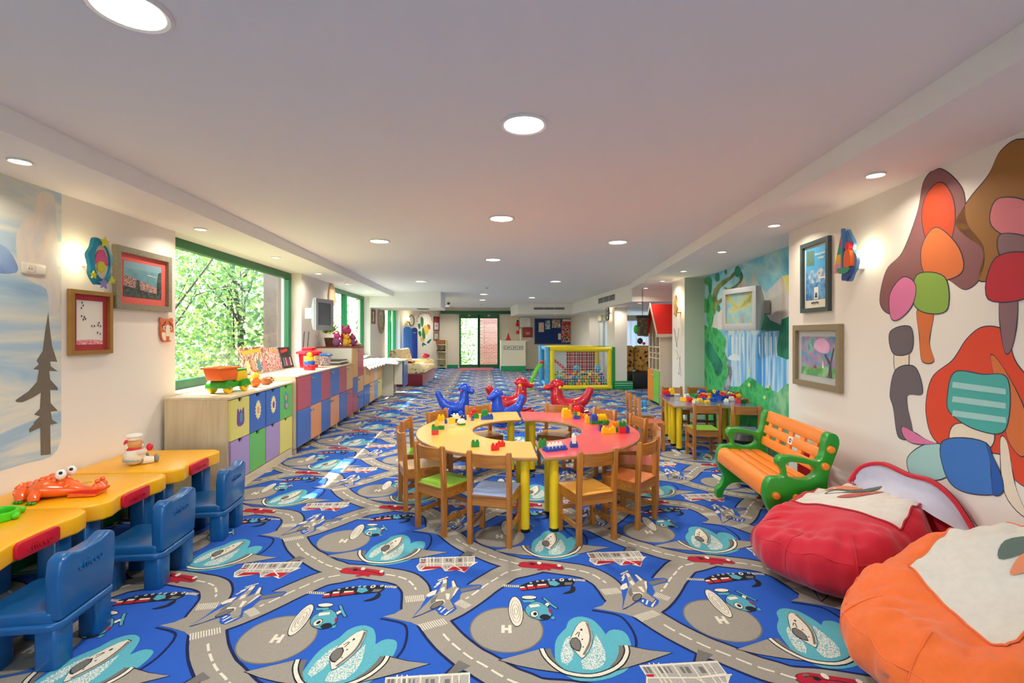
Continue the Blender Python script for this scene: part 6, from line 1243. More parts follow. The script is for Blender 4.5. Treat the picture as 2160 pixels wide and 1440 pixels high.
# penguin toy seen through the bench arm, red drum behind
pp = rp(4.56, 1.74); t = thing('penguin_toy', 'black and white penguin toy with yellow nose behind the bench', 'toy', (pp.x, pp.y, 0), R(160))
MB().ell((0, 0, .16), (.13, .13, .16), 16, 10).build('body', TOYW, t); h_ = MB().ell((0, 0, .37), (.12, .12, .115), 16, 10).build('head', TOYW, t)
MB().lathe([(.125, .40), (.13, .43), (.10, .48), (.0001, .5)], 18).build('cap', BLACK, t); MB().ell((-.02, .115, .37), .03, 10, 7).build('nose', TYEL, h_); MB().tube([(.08 * math.cos(R(a)), .08 * math.sin(R(a)) + .04, .29) for a in range(0, 181, 30)], .014, 8).build('scarf', REDT, t)
for s in (-1, 1): MB().ell((s * .05 - .02, .105, .40), (.012, .01, .016), 8, 6).build('eye', BLACK, h_)
pp = rp(3.95, 1.99); t = thing('toy_drum', 'shiny red plastic toy showing under the bench back', 'toy', (pp.x, pp.y, 0), 0)
MB().lathe([(.06, 0), (.075, .02), (.075, .46), (.06, .48), (.0001, .48)], 20).build('body', REDT, t); MB().lathe([(.077, .1), (.08, .11), (.08, .13), (.077, .14)], 20).build('band', TOYW, t)
# ---------------------------------------------------------------- bean bags
def cloth(name, c): return mat(name, c, .85, .10, 30, .25, sheen=.3, bscale=220)
CRED, CORG, CWHT = cloth('red canvas', 'c8102a'), cloth('orange canvas', 'ee6a1e'), cloth('cream canvas', 'd8d0c2')
def beanbag(label, c, rx, ry, hz, back, m, seed, patch, rz, dents):
    """squashed sack, rising towards local +x; patch = four plan corners of the cream panel"""
    t = thing('bean_bag', label, 'bean bag', c, rz, 'bean bags by the right wall'); rg = random.Random(seed)
    ph = [rg.uniform(0, 6.28) for _ in range(8)]
    def S(u, v, off=0):
        a = u * 2 * math.pi; b = -math.pi / 2 + v * math.pi
        ca, sa = math.cos(a), math.sin(a); cb, sb = math.cos(b), math.sin(b)
        e = max(0, cb) ** .72; r1 = 1 + .03 * math.sin(3 * a + ph[0]) + .02 * math.sin(5 * a + ph[1])
        w_ = cb ** 2
        fold = (.016 * math.sin(11 * a + 9 * v + ph[2]) + .011 * math.sin(19 * a - 7 * v + ph[3]) + .007 * math.sin(37 * a + 12 * v + ph[4])) * w_
        x = rx * e * ca * r1 * (1 + fold); y_ = ry * e * sa * r1 * (1 + fold)
        hb = back * (.5 + .5 * ca * e) ** 1.6
        z = hz + hz * math.copysign(abs(sb) ** .75, sb)
        if sb > 0:
            wr = math.exp(-((e - .72) / .16) ** 2)
            z += hb * min(1, sb * 1.6) + e * (.014 * math.sin(x * 23 + y_ * 9 + ph[5]) + .010 * math.sin(y_ * 31 - x * 14 + ph[6]) + .006 * math.sin((x + y_) * 55 + ph[7])) + .012 * wr * abs(math.sin(13 * a + ph[1]))
            for dx, dy, dr, dd in dents: z -= dd * math.exp(-((x - dx) ** 2 + (y_ - dy) ** 2) / dr ** 2)
        n = Vector((ca * cb, sa * cb, sb + .25)).normalized() * off
        return (x + n.x, y_ + n.y, max(.0, z + n.z))
    def SP(x, y_, off):
        a = math.atan2(y_ / ry, x / rx); r1 = 1 + .03 * math.sin(3 * a + ph[0]) + .02 * math.sin(5 * a + ph[1])
        e = min(.999, math.hypot(x / rx, y_ / ry) / r1); cb = e ** (1 / .72); return S(a / (2 * math.pi), .5 + math.acos(cb) / math.pi, off)
    NU, NV = 128, 56
    g = MB(); g.grid([[S(i / NU, j / NV) for i in range(NU)] for j in range(NV + 1)], True); g.build('sack', m, t, ang=80)
    n = 40; A_, B_, C_, D_ = [Vector(p) for p in patch]
    def pl(u, v): return (A_ * (1 - u) + B_ * u) * (1 - v) + (D_ * (1 - u) + C_ * u) * v
    g = MB(); g.grid([[SP(*pl(i / n, j / n), .007) for i in range(n + 1)] for j in range(n + 1)]); pt = g.build('top_panel', CWHT, t, ang=80)
    ed = [pl(i / n, 0) for i in range(n)] + [pl(1, i / n) for i in range(n)] + [pl(1 - i / n, 1) for i in range(n)] + [pl(0, 1 - i / n) for i in range(n)]
    MB().tube([SP(*p, .007) for p in ed], .004, 5, closed=True).build('piping', m, t)
    for k in range(4):
        u = .42 + k * .13
        MB().tube([S(u, v / 40, .001) for v in range(8, 33)], .003, 5).build('seam', m, t)
    MB().tube([S(k / 60 , .60, .001) for k in range(60)], .003, 5, closed=True).build('seam', m, t)
    return t, SP, pt, pl
pg = mat('print dark green', '5a6a60', .8); po_ = mat('print orange', 'd8845c', .8); pe_ = mat('print red', 'b85a4c', .8)
def leafprint(m, pts):
    g = MB(); q = [SP(*pl(u, v), .0115) for u, v in smooth(pts, 4)]; c_ = SP(*pl(sum(p[0] for p in pts) / len(pts), sum(p[1] for p in pts) / len(pts)), .0135); n = len(q); g.add(q + [c_], [(i, (i + 1) % n, n) for i in range(n)]); g.build('printed_leaf', m, pt)
bb, SP, pt, pl = beanbag('red bean bag with a cream top panel and folded cream pocket beside the bench', (2.05, 2.57, 0), .45, .385, .165, .25, CRED, 2, ((-.13, .24), (.20, .29), (.38, -.14), (.10, -.27)), 0, [(-.25, .0, .12, .03), (.1, -.3, .1, .03)])
leafprint(pg, [(.35, .2), (.6, .28), (.95, .55), (.7, .5)]); leafprint(pe_, [(.3, .35), (.5, .4), (.75, .65), (.5, .55)]); leafprint(po_, [(.5, .12), (.75, .2), (.9, .4), (.7, .32)])
# the pocket of the red bag standing up against the wall
L2 = Vector((2.05, 2.57, 0))
rid = smooth([(3.06, 1.78, .50), (3.07, 1.85, .585), (2.99, 1.92, .63), (2.86, 1.97, .605), (2.75, 2.02, .60), (2.64, 2.05, .53), (2.52, 2.05, .41)], 4, False)
bas = smooth([(3.04, 1.77, .46), (2.97, 1.82, .46), (2.89, 1.85, .47), (2.81, 1.89, .48), (2.73, 1.93, .47), (2.63, 1.98, .44), (2.52, 2.03, .38)], 4, False)
def lift(o): return tuple(rp(o[0], o[1], o[2]) - L2)
rows_i = []; rows_o = []
for k in range(9):
    f = k / 8; bulge = .05 * math.sin(f * math.pi)
    rows_i.append([lift((r_[0] * f + b_[0] * (1 - f), r_[1] * f + b_[1] * (1 - f) + bulge + .010 * math.sin(i * .9 + k), r_[2] * f + b_[2] * (1 - f))) for i, (r_, b_) in enumerate(zip(rid, bas))])
    rows_o.append([lift((r_[0] * f + b_[0] * (1 - f), min(2.09, r_[1] * f + b_[1] * (1 - f) + bulge + .03 * (1 - f * .6)), (r_[2] + .012) * f + (b_[2] - .12) * (1 - f))) for r_, b_ in zip(rid, bas)])
MB().grid(rows_i).build('pocket_lining', mat('pale lilac canvas', 'c9c6d4', .85, .06, 20), bb, ang=80); MB().grid(rows_o).build('pocket', CRED, bb, ang=80); MB().tube([lift(p) for p in rid], .012, 8).build('pocket_rim', CRED, bb)
bb2, SP, pt, pl = beanbag('orange bean bag with a cream panel, nearest the viewer', (1.91, 1.69, 0), .45, .42, .155, .42, CORG, 7, ((-.08, .22), (.28, .30), (.40, -.12), (-.16, -.22)), 0, [(-.05, .0, .16, .06), (-.2, -.15, .1, .04), (.1, -.15, .12, .05)])
leafprint(pg, [(.55, .5), (.7, .45), (.85, .6), (.7, .62)]); leafprint(po_, [(.5, .62), (.65, .6), (.8, .72), (.62, .72)])
# ---------------------------------------------------------------- framed pictures and sailing lamp on the right wall
mkR = lambda u, v, n: rp(u, DN - n, v)
DGR = mat('dark green frame', '3a4a4c', .4); BRN = mat('bronze frame', '8a7a5e', .4, .15, 40)
HARB = ramp_mat('harbour print', [(.35, '3c7cb4'), (.5, '6aa6cc'), (.62, 'd8c8c0'), (.7, '8a6a70')], 14, detail=6); SKYP = mat('poster blue', '4a9cca', .5, .1, 4); SEAP = ramp_mat('poster sea', [(.4, '2c68a8'), (.6, '6aa4d0')], 12)
pic = picture('framed_poster', 'tall dark framed blue holiday poster above the bronze frame', mkR, 3.826, 4.24, 1.572, 2.148, .035, DGR,
        [mat('poster cream', 'e2dccb', .6), (SKYP, [(.05, .13), (.95, .13), (.95, .97), (.05, .97)]), (HARB, [(.05, .38), (.95, .38), (.95, .62), (.05, .6)]), (SEAP, [(.05, .13), (.95, .13), (.95, .4), (.05, .4)]), (mat('poster inset', '5a7a6a', .5, .4, 40), [(.1, .7), (.42, .68), (.42, .92), (.1, .94)]), (PAPER, [(.42, .14), (.6, .14), (.6, .33), (.42, .33)]), (DKG, [(.45, .16), (.57, .16), (.55, .24), (.47, .24)]), (PAPER, [(.62, .46), (.9, .45), (.9, .47), (.62, .48)])], .03, flip=True)
rotR = (R(90), 0, R(-90) - RA)
tp = rp(3.963, DN - .0125, 2.035); text('lettering', 'Unforgettable', .027, PAPER, pic, tp, rotR, .0004); tp = rp(3.955, DN - .0125, 2.002); text('lettering', 'holiday', .027, PAPER, pic, tp, rotR, .0004)
for k_ in range(5): q = rp(4.0 + .022 * k_, DN - .0125, 1.648 + .003 * (k_ % 2)); o = B(-.008, .008, -.0004, .0004, -.007, .007).build('printed_mark', INK, pic); o.location = q; o.rotation_euler.z = R(90) - RA
FAIR = ramp_mat('dream print', [(.3, '3c6a9c'), (.45, '5a9ab8'), (.55, 'a880a8'), (.65, '7ab0a0'), (.75, '4a6a9c')], 9, detail=6)
picture('framed_picture', 'bronze framed painting of a blossoming tree on the right wall', mkR, 3.675, 4.358, .962, 1.47, .045, BRN,
        [FAIR, (ramp_mat('lawn print', [(.4, '5a9a5a'), (.6, '8cc08a')], 12), [(0, 0), (1, 0), (1, .2), (.6, .22), (.3, .28), (0, .24)]), (mat('trunk print', '5a4a58', .7, .2, 20), [(.08, .0), (.2, .0), (.16, .3), (.3, .55), (.26, .58), (.13, .4), (.05, .75), (.02, .7), (.1, .35)]), (mat('blossom print', 'd8a8c8', .7, .2, 20), smooth([(.2, .6), (.45, .62), (.6, .75), (.5, .92), (.3, .95), (.15, .8)], 3)), (REDM, [(.5, .2), (.62, .18), (.56, .3)]), (PAPER, [(.3, .22), (.36, .22), (.33, .42)])], .035, .05, mat('grey mat board', 'b4bab8', .8))
# sailing boat wall lamp
sc, zc = onRs(1789, 545, DN - .1); t = thing('wall_lamp', 'wall lamp shaped like a sailing dinghy with striped sail', 'wall lamp')
def flatR(nm, m, pts, n0, n1, parent):
    g = MB(); k = len(pts); g.add([tuple(rp(sc - a, DN - n0, zc + b)) for a, b in pts] + [tuple(rp(sc - a, DN - n1, zc + b)) for a, b in pts], [tuple(range(k)), tuple(range(k, 2 * k))] + [(i, (i + 1) % k, k + (i + 1) % k, k + i) for i in range(k)]); return g.build(nm, m, parent)
SEAB = mat('lamp sea blue', '5a8ac0', .4, .3, 30)
flatR('backboard', SEAB, smooth([(-.04, .16), (-.0, .2), (.02, .17), (.05, .13), (.07, .09), (.06, .05), (.10, .0), (.095, -.07), (.06, -.11), (.03, -.155), (-.02, -.15), (-.05, -.1), (-.07, -.03), (-.05, .05)], 3), .085, .105, t)
for k, c in enumerate((REDT, mat('sail green', '2f9a5a', .4), TYEL, mat('sail pink', 'e88aa0', .4))):
    z1, z0 = .16 - k * .062, .16 - (k + 1) * .062; w1, w0 = .012 + k * .022, .012 + (k + 1) * .022
    flatR('sail_stripe', c, [(-.03, z0), (-.03, z1), (-.03 - w1, z1), (-.03 - w0, z0)], .105, .125, t)
flatR('mast', SEAB, [(-.032, -.1), (-.02, -.1), (-.018, .21), (-.03, .21)], .105, .13, t)
flatR('hull', mat('hull green', '3c9a78', .4), smooth([(-.07, -.06), (.06, -.07), (.05, -.1), (-.04, -.1)], 3), .105, .135, t)
flatR('deck_shape', TORG, smooth([(.0, -.06), (.07, -.06), (.07, .03), (.03, .06), (.0, .02)], 3), .105, .13, t)
flatR('deck_shape', REDT, smooth([(.02, .06), (.06, .06), (.05, .1), (.02, .1)], 3), .105, .132, t)
flatR('waves', mat('lamp deep blue', '2a4a9a', .4), smooth([(-.02, -.15), (.06, -.12), (.08, -.07), (.03, -.09), (-.02, -.1)], 3), .105, .128, t)
q = rp(sc - .02, DN - .04, zc); g = MB(); g.cyl(tuple(rp(sc, DN - .001, zc - .06)), tuple(rp(sc, DN - .085, zc - .06)), .02, n=12); g.build('bracket', TOYW, t)
MB().ell(tuple(rp(sc - .03, DN - .05, zc + .02)), (.02, .02, .03), 10, 8).build('bulb_glass', _M['bulb glow'], t)
bracket_lamp(t, tuple(rp(sc - .10, DN - .06, zc + .02)), .9)
# ---------------------------------------------------------------- abstract painted shapes on the right wall
def rpaint(nm, m, pts, k=0, D=DN, wall=None, sm=4):
    if wall is None and sm: sm = 6
    if nm == 'painted_shape' and wall is None:
        q = [onR(x_, y_, D - .0008 - .0006 * k) for x_, y_ in smooth(pts, sm)]; c0 = sum(q, Vector()) / len(q)
        MB().poly([tuple(v + (v - c0).normalized() * .006) for v in q]).build('painted_outline', INK, wall_right)
    q = [onR(x_, y_, D - .001 - .0006 * k) for x_, y_ in (smooth(pts, sm) if sm else pts)]; return MB().poly([tuple(v) for v in q]).build(nm, m, wall or wall_right)
PM = {n: mat('wall paint ' + n, c, .7, .06, 6) for n, c in dict(maroon='8a5a5c', rust='c8461e', orange='d9743c', lime='8aae4a', grey='6a6268', pink='dc7aa8', ochre='9a6a30', rose='d87a84', crimson='c22a3a', mauve='8a6a70', red='e0492a', teal='49b0a8', aqua='a5d3d0', blue='3a78c8', navy='1f5aae', sand='eadfc8').items()}
rpaint('painted_shape', PM['maroon'], [(1985, 357), (2030, 400), (2040, 470), (2075, 520), (2070, 580), (2035, 610), (1990, 585), (1940, 600), (1890, 660), (1857, 640), (1870, 570), (1905, 530), (1935, 450), (1950, 380)], 0)
rpaint('painted_shape', PM['rust'], [(1985, 385), (2010, 420), (2012, 480), (1990, 540), (1960, 520), (1945, 460), (1955, 410)], 1)
rpaint('painted_shape', PM['orange'], [(1975, 480), (2020, 520), (2030, 570), (1990, 590), (1950, 575), (1945, 520)], 2)
rpaint('painted_shape', PM['lime'], [(1935, 580), (1992, 585), (1998, 650), (1960, 660), (1928, 640)], 3, sm=2)
rpaint('painted_shape', PM['orange'], [(1935, 655), (1968, 660), (1960, 720), (1970, 760), (1945, 760), (1940, 710)], 1)
rpaint('painted_shape', PM['pink'], [(1905, 585), (1930, 600), (1925, 640), (1900, 670), (1880, 670), (1878, 620)], 4)
rpaint('painted_shape', PM['grey'], [(1878, 700), (1920, 690), (1922, 740), (1885, 745)], 2, sm=2)
rpaint('painted_shape', PM['sand'], [(1888, 742), (1915, 742), (1912, 785), (1890, 785)], 1, sm=2)
rpaint('painted_shape', PM['grey'], [(1890, 780), (1930, 775), (1945, 830), (1912, 838), (1925, 915), (1895, 920), (1885, 860), (1878, 830)], 2, sm=2)
rpaint('painted_shape', PM['pink'], [(1905, 900), (1950, 925), (1975, 935), (1930, 935), (1908, 922)], 3)
rpaint('painted_shape', PM['ochre'], [(2150, 295), (2178, 330), (2178, 600), (2120, 585), (2065, 590), (2075, 530), (2040, 500), (2015, 470), (2045, 420), (2085, 370), (2110, 320)], 0)
rpaint('painted_shape', PM['rose'], [(2105, 420), (2170, 430), (2175, 500), (2130, 500), (2090, 470)], 1)
rpaint('painted_shape', PM['mauve'], [(2110, 495), (2175, 505), (2175, 545), (2115, 545)], 2, sm=2)
rpaint('painted_shape', PM['crimson'], [(2100, 545), (2178, 540), (2178, 620), (2085, 630)], 3, sm=2)
rpaint('painted_shape', PM['mauve'], [(2110, 632), (2145, 630), (2138, 720), (2122, 745), (2112, 700)], 1)
rpaint('painted_shape', PM['red'], [(2075, 690), (2120, 700), (2140, 760), (2178, 830), (2178, 1010), (2140, 1010), (2120, 960), (1990, 940), (1955, 880), (1965, 800), (2010, 760), (2040, 715)], 0)
rpaint('painted_shape', PM['orange'], [(2090, 750), (2125, 790), (2165, 880), (2160, 960), (2128, 930), (2110, 850)], 1)
rpaint('painted_shape', PM['teal'], [(2015, 785), (2070, 790), (2125, 800), (2120, 905), (2060, 905), (2005, 870), (2000, 830)], 2)
for q in range(3): rpaint('painted_stripe', PM['aqua'], [(2010, 805 + 30 * q), (2065, 812 + 30 * q), (2122, 820 + 30 * q), (2122, 832 + 30 * q), (2065, 825 + 30 * q), (2008, 817 + 30 * q)], 4, sm=0)
rpaint('painted_shape', PM['sand'], [(2015, 895), (2090, 905), (2085, 945), (2010, 940)], 1, sm=2)
rpaint('painted_shape', PM['aqua'], [(1915, 965), (1960, 935), (2000, 950), (1995, 1005), (1930, 1008)], 2)
rpaint('painted_shape', PM['blue'], [(1990, 930), (2080, 935), (2095, 1000), (2100, 1040), (2030, 1035), (1995, 1000)], 3)
rpaint('painted_shape', PM['navy'], [(2080, 935), (2110, 1000), (2115, 1035), (2095, 1040), (2090, 980)], 4)
rpaint('painted_shape', PM['sand'], [(2110, 930), (2125, 935), (2140, 1020), (2165, 1090), (2120, 1040)], 2)
# ---------------------------------------------------------------- waterfall landscape in the recess
V4 = lambda P: [(1440 + x / 4, 500 + y_ / 4) for x, y_ in P]
def mp(nm, m, P, k, sm=3): return rpaint(nm, m, V4(P), k, DM, wall_mural, sm)
SKYM = ramp_mat('mural sky', [(.3, '3fa6d8'), (.45, '7cc4dc'), (.6, 'a9d8e0'), (.75, '58aee0')], 1.3, dist=1, stretch=(1, 1, 2)); FALL = ramp_mat('mural waterfall', [(.3, '3c8cd4'), (.45, '6ab4e6'), (.55, 'c8e2f0'), (.65, '4a9ade')], 7, stretch=(1, 1, .08), detail=4)
MGR = ramp_mat('mural green', [(.35, '28a05a'), (.5, '48bc68'), (.65, '1c8850')], 6); MTL = ramp_mat('mural dark green', [(.35, '0e6c58'), (.6, '1c8c6c')], 5); MPALE = ramp_mat('mural pale rock', [(.3, 'b8d0d8'), (.5, 'd8d4cc'), (.7, 'c4b4b0')], 3, stretch=(2, 2, .6)); MOL = ramp_mat('mural olive bark', [(.35, '3c4a38'), (.6, '8a9a4a')], 5); MGY = ramp_mat('mural grey bark', [(.4, '5a6470'), (.6, 'a8b0c0')], 8); MYL = mat('mural yellow', 'dfe08a', .8); MBL = mat('mural blue', '2a6ac8', .8, .2, 5)
full = [onR(1444, 590, DM), None]
g = MB(); a, b = rp(S1 + .002, DM - .001), rp(S2 - .002, DM - .001)
g.poly([(a.x, a.y, .02), (b.x, b.y, .02), (b.x, b.y, SZ - .001), (a.x, a.y, SZ - .001)]); g.build('mural_paint', SKYM, wall_mural)
mp('painted_mountain', MPALE, [(560, 420), (590, 290), (640, 400), (700, 470), (840, 330), (960, 420), (960, 760), (250, 780), (250, 690), (380, 560), (520, 330)], 1, 0)
mp('painted_mountain', MYL, [(840, 330), (960, 300), (960, 520), (890, 480)], 2, 0)
mp('painted_hill', MTL, [(640, 700), (650, 640), (700, 640), (740, 700), (830, 740), (830, 790), (640, 780)], 3, 2)
mp('painted_pool', ramp_mat('mural pool', [(.4, '4a9ac4'), (.6, 'bcd8e0')], 4), [(370, 790), (960, 770), (960, 1000), (360, 1000)], 2, 0)
mp('painted_waterfall', FALL, [(380, 830), (460, 815), (560, 800), (600, 830), (700, 800), (960, 790), (960, 1330), (360, 1290), (370, 1000)], 3, 0)
mp('painted_cliff', MTL, [(830, 720), (850, 690), (960, 680), (960, 1010), (800, 1000), (800, 900)], 4, 2)
mp('painted_foam', mat('mural foam', 'd8e8f0', .8, .1, 8), [(400, 1000), (460, 985), (480, 1040), (385, 1030)], 4)
for x in (410, 450, 500, 640, 690, 740, 780): mp('painted_streak', mat('mural foam', ''), [(x, 840), (x + 12, 840), (x + 16, 960 + (x % 7) * 20), (x + 4, 970 + (x % 5) * 20)], 5, 0)
mp('painted_bush', MGR, [(150, 780), (220, 760), (290, 770), (340, 830), (370, 880), (350, 960), (390, 1050), (400, 1180), (350, 1300), (150, 1340)], 5, 2)
mp('painted_bush', MTL, [(190, 900), (230, 880), (260, 940), (300, 1000), (340, 1080), (300, 1180), (240, 1060), (200, 1000)], 6, 2)
mp('painted_ground', MGR, [(150, 1040), (220, 1060), (300, 1150), (360, 1240), (480, 1260), (560, 1180), (640, 1230), (700, 1280), (760, 1330), (760, 2300), (150, 2300)], 6, 2)
mp('painted_ground', ramp_mat('mural pale green', [(.4, '4aa878'), (.6, '8cc894')], 6), [(730, 1380), (800, 1310), (960, 1290), (960, 2300), (730, 2300)], 7, 2)
mp('painted_trunk', MGY, [(365, 1020), (390, 1060), (415, 1110), (410, 1190), (385, 1290), (330, 1310), (360, 1220), (385, 1130), (370, 1070)], 8)
mp('painted_branch', MOL, [(255, 640), (250, 540), (265, 440), (330, 370), (400, 330), (450, 270), (465, 290), (420, 340), (350, 400), (300, 450), (290, 540), (350, 490), (370, 500), (300, 570), (275, 640)], 7, 2)
mp('painted_branch', MOL, [(350, 420), (400, 430), (470, 380), (495, 340), (490, 380), (420, 445), (370, 445)], 7, 2)
for x, y_, w_, h_ in [(215, 370, 32, 36), (290, 340, 18, 36), (362, 292, 12, 22), (462, 290, 24, 48), (492, 330, 14, 36), (230, 620, 30, 150), (200, 580, 30, 60), (300, 600, 14, 30), (230, 420, 14, 60)]:
    mp('painted_leaves', MTL if w_ < 30 else MGR, [(x + w_ * math.cos(R(a)), y_ + h_ * math.sin(R(a))) for a in range(0, 360, 40)], 8, 2)
for x, y_ in [(560, 1245), (560, 1130), (690, 1350), (720, 1260)]:
    mp('painted_flower', MYL, [(x + (16 if i % 2 else 9) * math.cos(R(i * 30)), y_ + (22 if i % 2 else 12) * math.sin(R(i * 30))) for i in range(12)], 9, 0)
# television on the mural
c_ = onR(1560, 652, 2.06)
tvr = crt('silver tube television mounted on the waterfall mural', tuple(c_), R(97), .58, .48, .20, ramp_mat('screen painted reflections', [(.3, '4c5040'), (.45, '9a9a4e'), (.55, '6a9cae'), (.7, '70747a')], 6, rough=.15), 0)  # reflections on the glass are put into this colour ramp
# ---------------------------------------------------------------- rocking toys behind the ring table
def rocker(label, loc, rz, m, spot, handle, sc=1.0):
    """faces +x"""
    t = thing('rocking_toy', label, 'rocking toy', loc, rz, 'plastic rocking animals behind the ring table', sc)
    def sweep(pts, nm, parent):
        """pts: (x, z, half height, half width)"""
        g = MB(); rows = []; q = smooth([tuple(p) for p in pts], 3, False)
        for k, (x, z, h_, w_) in enumerate(q):
            a = q[max(0, k - 1)]; b = q[min(len(q) - 1, k + 1)]; tx, tz = b[0] - a[0], b[1] - a[1]; l_ = math.hypot(tx, tz) or 1; nx, nz = -tz / l_, tx / l_
            rows.append([(x + nx * h_ * math.cos(R(i * 30)), w_ * math.sin(R(i * 30)), z + nz * h_ * math.cos(R(i * 30))) for i in range(12)])
        g.grid(rows, True); g.poly(rows[0][::-1]); g.poly(rows[-1]); return g.build(nm, m, parent, ang=60)
    sweep([(-.385, .47, .035, .06), (-.37, .44, .06, .075), (-.33, .36, .065, .08), (-.27, .27, .085, .09), (-.13, .20, .105, .12), (.03, .185, .115, .13), (.13, .23, .125, .12), (.165, .33, .105, .10), (.17, .42, .09, .085), (.175, .48, .08, .08)], 'body', t)
    hd = sweep([(.075, .49, .035, .04), (.10, .505, .075, .075), (.17, .515, .09, .085), (.23, .505, .075, .075), (.29, .475, .048, .06), (.35, .465, .045, .058), (.375, .46, .02, .03)], 'head', t)
    MB().cyl((.13, -.15, .485), (.13, .15, .485), .018, n=10).build('handle', handle, hd)
    for s in (-1, 1):
        MB().ell((.13, s * .155, .485), .027, 10, 7).build('grip', handle, hd); MB().ell((-.16, s * .13, .14), (.10, .035, .08), 12, 8).build('haunch', m, t); MB().ell((.12, s * .13, .10), (.07, .03, .07), 12, 8).build('foreleg', m, t)
        MB().tube(smooth([(-.36, s * .12, .075), (-.2, s * .12, .03), (0, s * .12, .02), (.2, s * .12, .03), (.36, s * .12, .075)], 3, False), .021, 10).build('runner', m, t)
        for x, z in ((.19, .38), (.17, .29), (-.1, .26), (.12, .20)): MB().ell((x, s * (.088 if z > .32 else .112), z), (.013, .014, .013), 8, 6).build('spot', spot, t)
        MB().ell((.235, s * .06, .545), (.012, .012, .016), 8, 6).build('eye', BLACK, hd)
    MB().ell((.365, 0, .495), (.02, .035, .02), 10, 6).build('snout', handle, hd)
    return t
RB = mat('rocker blue', '1d4fc4', .22, .04, 5, coat=.3); RRD = mat('rocker red', 'cf1a2c', .22, .04, 5, coat=.3); RPK = mat('rocker pink', 'c83a6a', .3); RYL = mat('rocker yellow', 'f0c02a', .3); RPK2 = mat('rocker spot', '5a3aa0', .4)
p = fl(962, 884); rocker('blue rocking toy facing right, standing alone', (p.x, p.y, 0), R(-6), RB, RPK2, RPK, (.80, .9, .98))
p = fl(1068, 897); rocker('blue rocking toy facing left in front of the red ones', (p.x - .02, p.y, 0), R(205), RB, RPK2, RPK, (.80, .9, .94))
p = fl(1082, 884); rocker('red rocking toy facing right, left of the other red one', (p.x, p.y + .5, 0), R(2), RRD, RYL, RYL, 1.05)
p = fl(1196, 886); rocker('red rocking toy facing left', (p.x + .06, p.y + .3, 0), R(176), RRD, RYL, RYL, 1.05)
# ---------------------------------------------------------------- ball pit
pit = thing('ball_pit', 'inflatable ball pit with yellow frame, nets and red slide', 'ball pit'); PYL = mat('pit yellow vinyl', 'eed81e', .3, .08, 12); PBL = mat('pit blue print vinyl', '4aa6dc', .4, .35, 18); PGR = mat('pit green vinyl', '1f9a3c', .35, .08, 8); PRD = mat('pit red vinyl', 'a81c34', .4)
yb = 11.62; fa = fl(1158, 822); xa, xb = fl(1160, 822).x, fl(1290, 821).x; zt_ = 1.06; dy = 1.5; yf = fl(1160, 822).y
r_ = .055
def bar(nm, m, a, b, rr=r_): return MB().cyl(a, b, rr, n=14).build(nm, m, pit)
A_, B_, C_, D_ = (xa + r_, yf), (xb - r_, yf), (xb + .1, yf + dy), (xa + .08, yf + dy)
for z in (r_, zt_ - r_): bar('frame_rail', PYL, (A_[0] - r_, yf, z), (B_[0] + r_, yf, z), r_ * 1.1)
for x in (A_[0], B_[0]): bar('frame_post', PYL, (x, yf, r_), (x, yf, zt_ - r_), r_ * 1.1)
for z in (r_, zt_ - r_):
    bar('blue_rail', PBL, (A_[0] - .06, yf + .06, z), (D_[0] - .06, D_[1], z)); bar('green_rail', PGR, (B_[0] + .06, yf + .06, z), (C_[0] + .02, C_[1], z)); bar('yellow_rail', PYL, (D_[0], D_[1], z), (C_[0], C_[1], z))
bar('blue_post', PBL, (A_[0] - .10, yf + .05, 0), (A_[0] - .10, yf + .05, zt_), .075); bar('blue_post', PBL, (D_[0] - .10, D_[1], 0), (D_[0] - .10, D_[1], zt_), .075)
bar('green_post', PGR, (B_[0] + .09, yf + .05, 0), (B_[0] + .09, yf + .05, zt_), .07); bar('support_post', PYL, (C_[0] - .1, C_[1], 0), (C_[0] - .1, C_[1], zt_), .06)
MB().box(D_[0], D_[0] + .62, D_[1] + .06, D_[1] + .075, .1, .95).build('white_panel', mat('pit white vinyl', 'cfd6da', .4), pit); MB().box(D_[0] + .62, C_[0] - .1, D_[1] + .06, D_[1] + .075, .1, .95).build('red_panel', PRD, pit)
NETM = mat('white net cord', 'e8e4dc', .7)
def net(P0, P1, z0, z1, n, m, nm):
    g = MB(); a, b = Vector(P0), Vector(P1)
    for i in range(n + 1): q = a + (b - a) * i / n; g.tube([(q.x, q.y, z0), (q.x, q.y, z1)], .0035, 4)
    for j in range(m + 1): z = z0 + (z1 - z0) * j / m; g.tube([(a.x, a.y, z), (b.x, b.y, z)], .0035, 4)
    o = g.build(nm, NETM, pit); o['kind'] = 'stuff'
net((xa + .11, yf, 0), (xb - .11, yf, 0), .11, zt_ - .11, 22, 14, 'net'); net((D_[0], D_[1], 0), (C_[0], C_[1], 0), .1, zt_ - .1, 14, 8, 'net'); net((B_[0] + .06, yf + .1, 0), (C_[0] + .02, C_[1], 0), .1, zt_ - .1, 14, 8, 'net')
g = MB(); path = [(xa + .1, yf + .75, .74), (xa + .3, yf + .72, .60), (xa + .5, yf + .68, .42), (xa + .72, yf + .62, .26), (xa + .95, yf + .55, .18)]
prof = [(-.14, .07), (-.14, 0), (.14, 0), (.14, .07), (.12, .07), (.12, .02), (-.12, .02), (-.12, .07)]
g.grid([[(x, y_ + a, z + b) for a, b in prof] for x, y_, z in path], True); g.build('slide', REDT, pit)
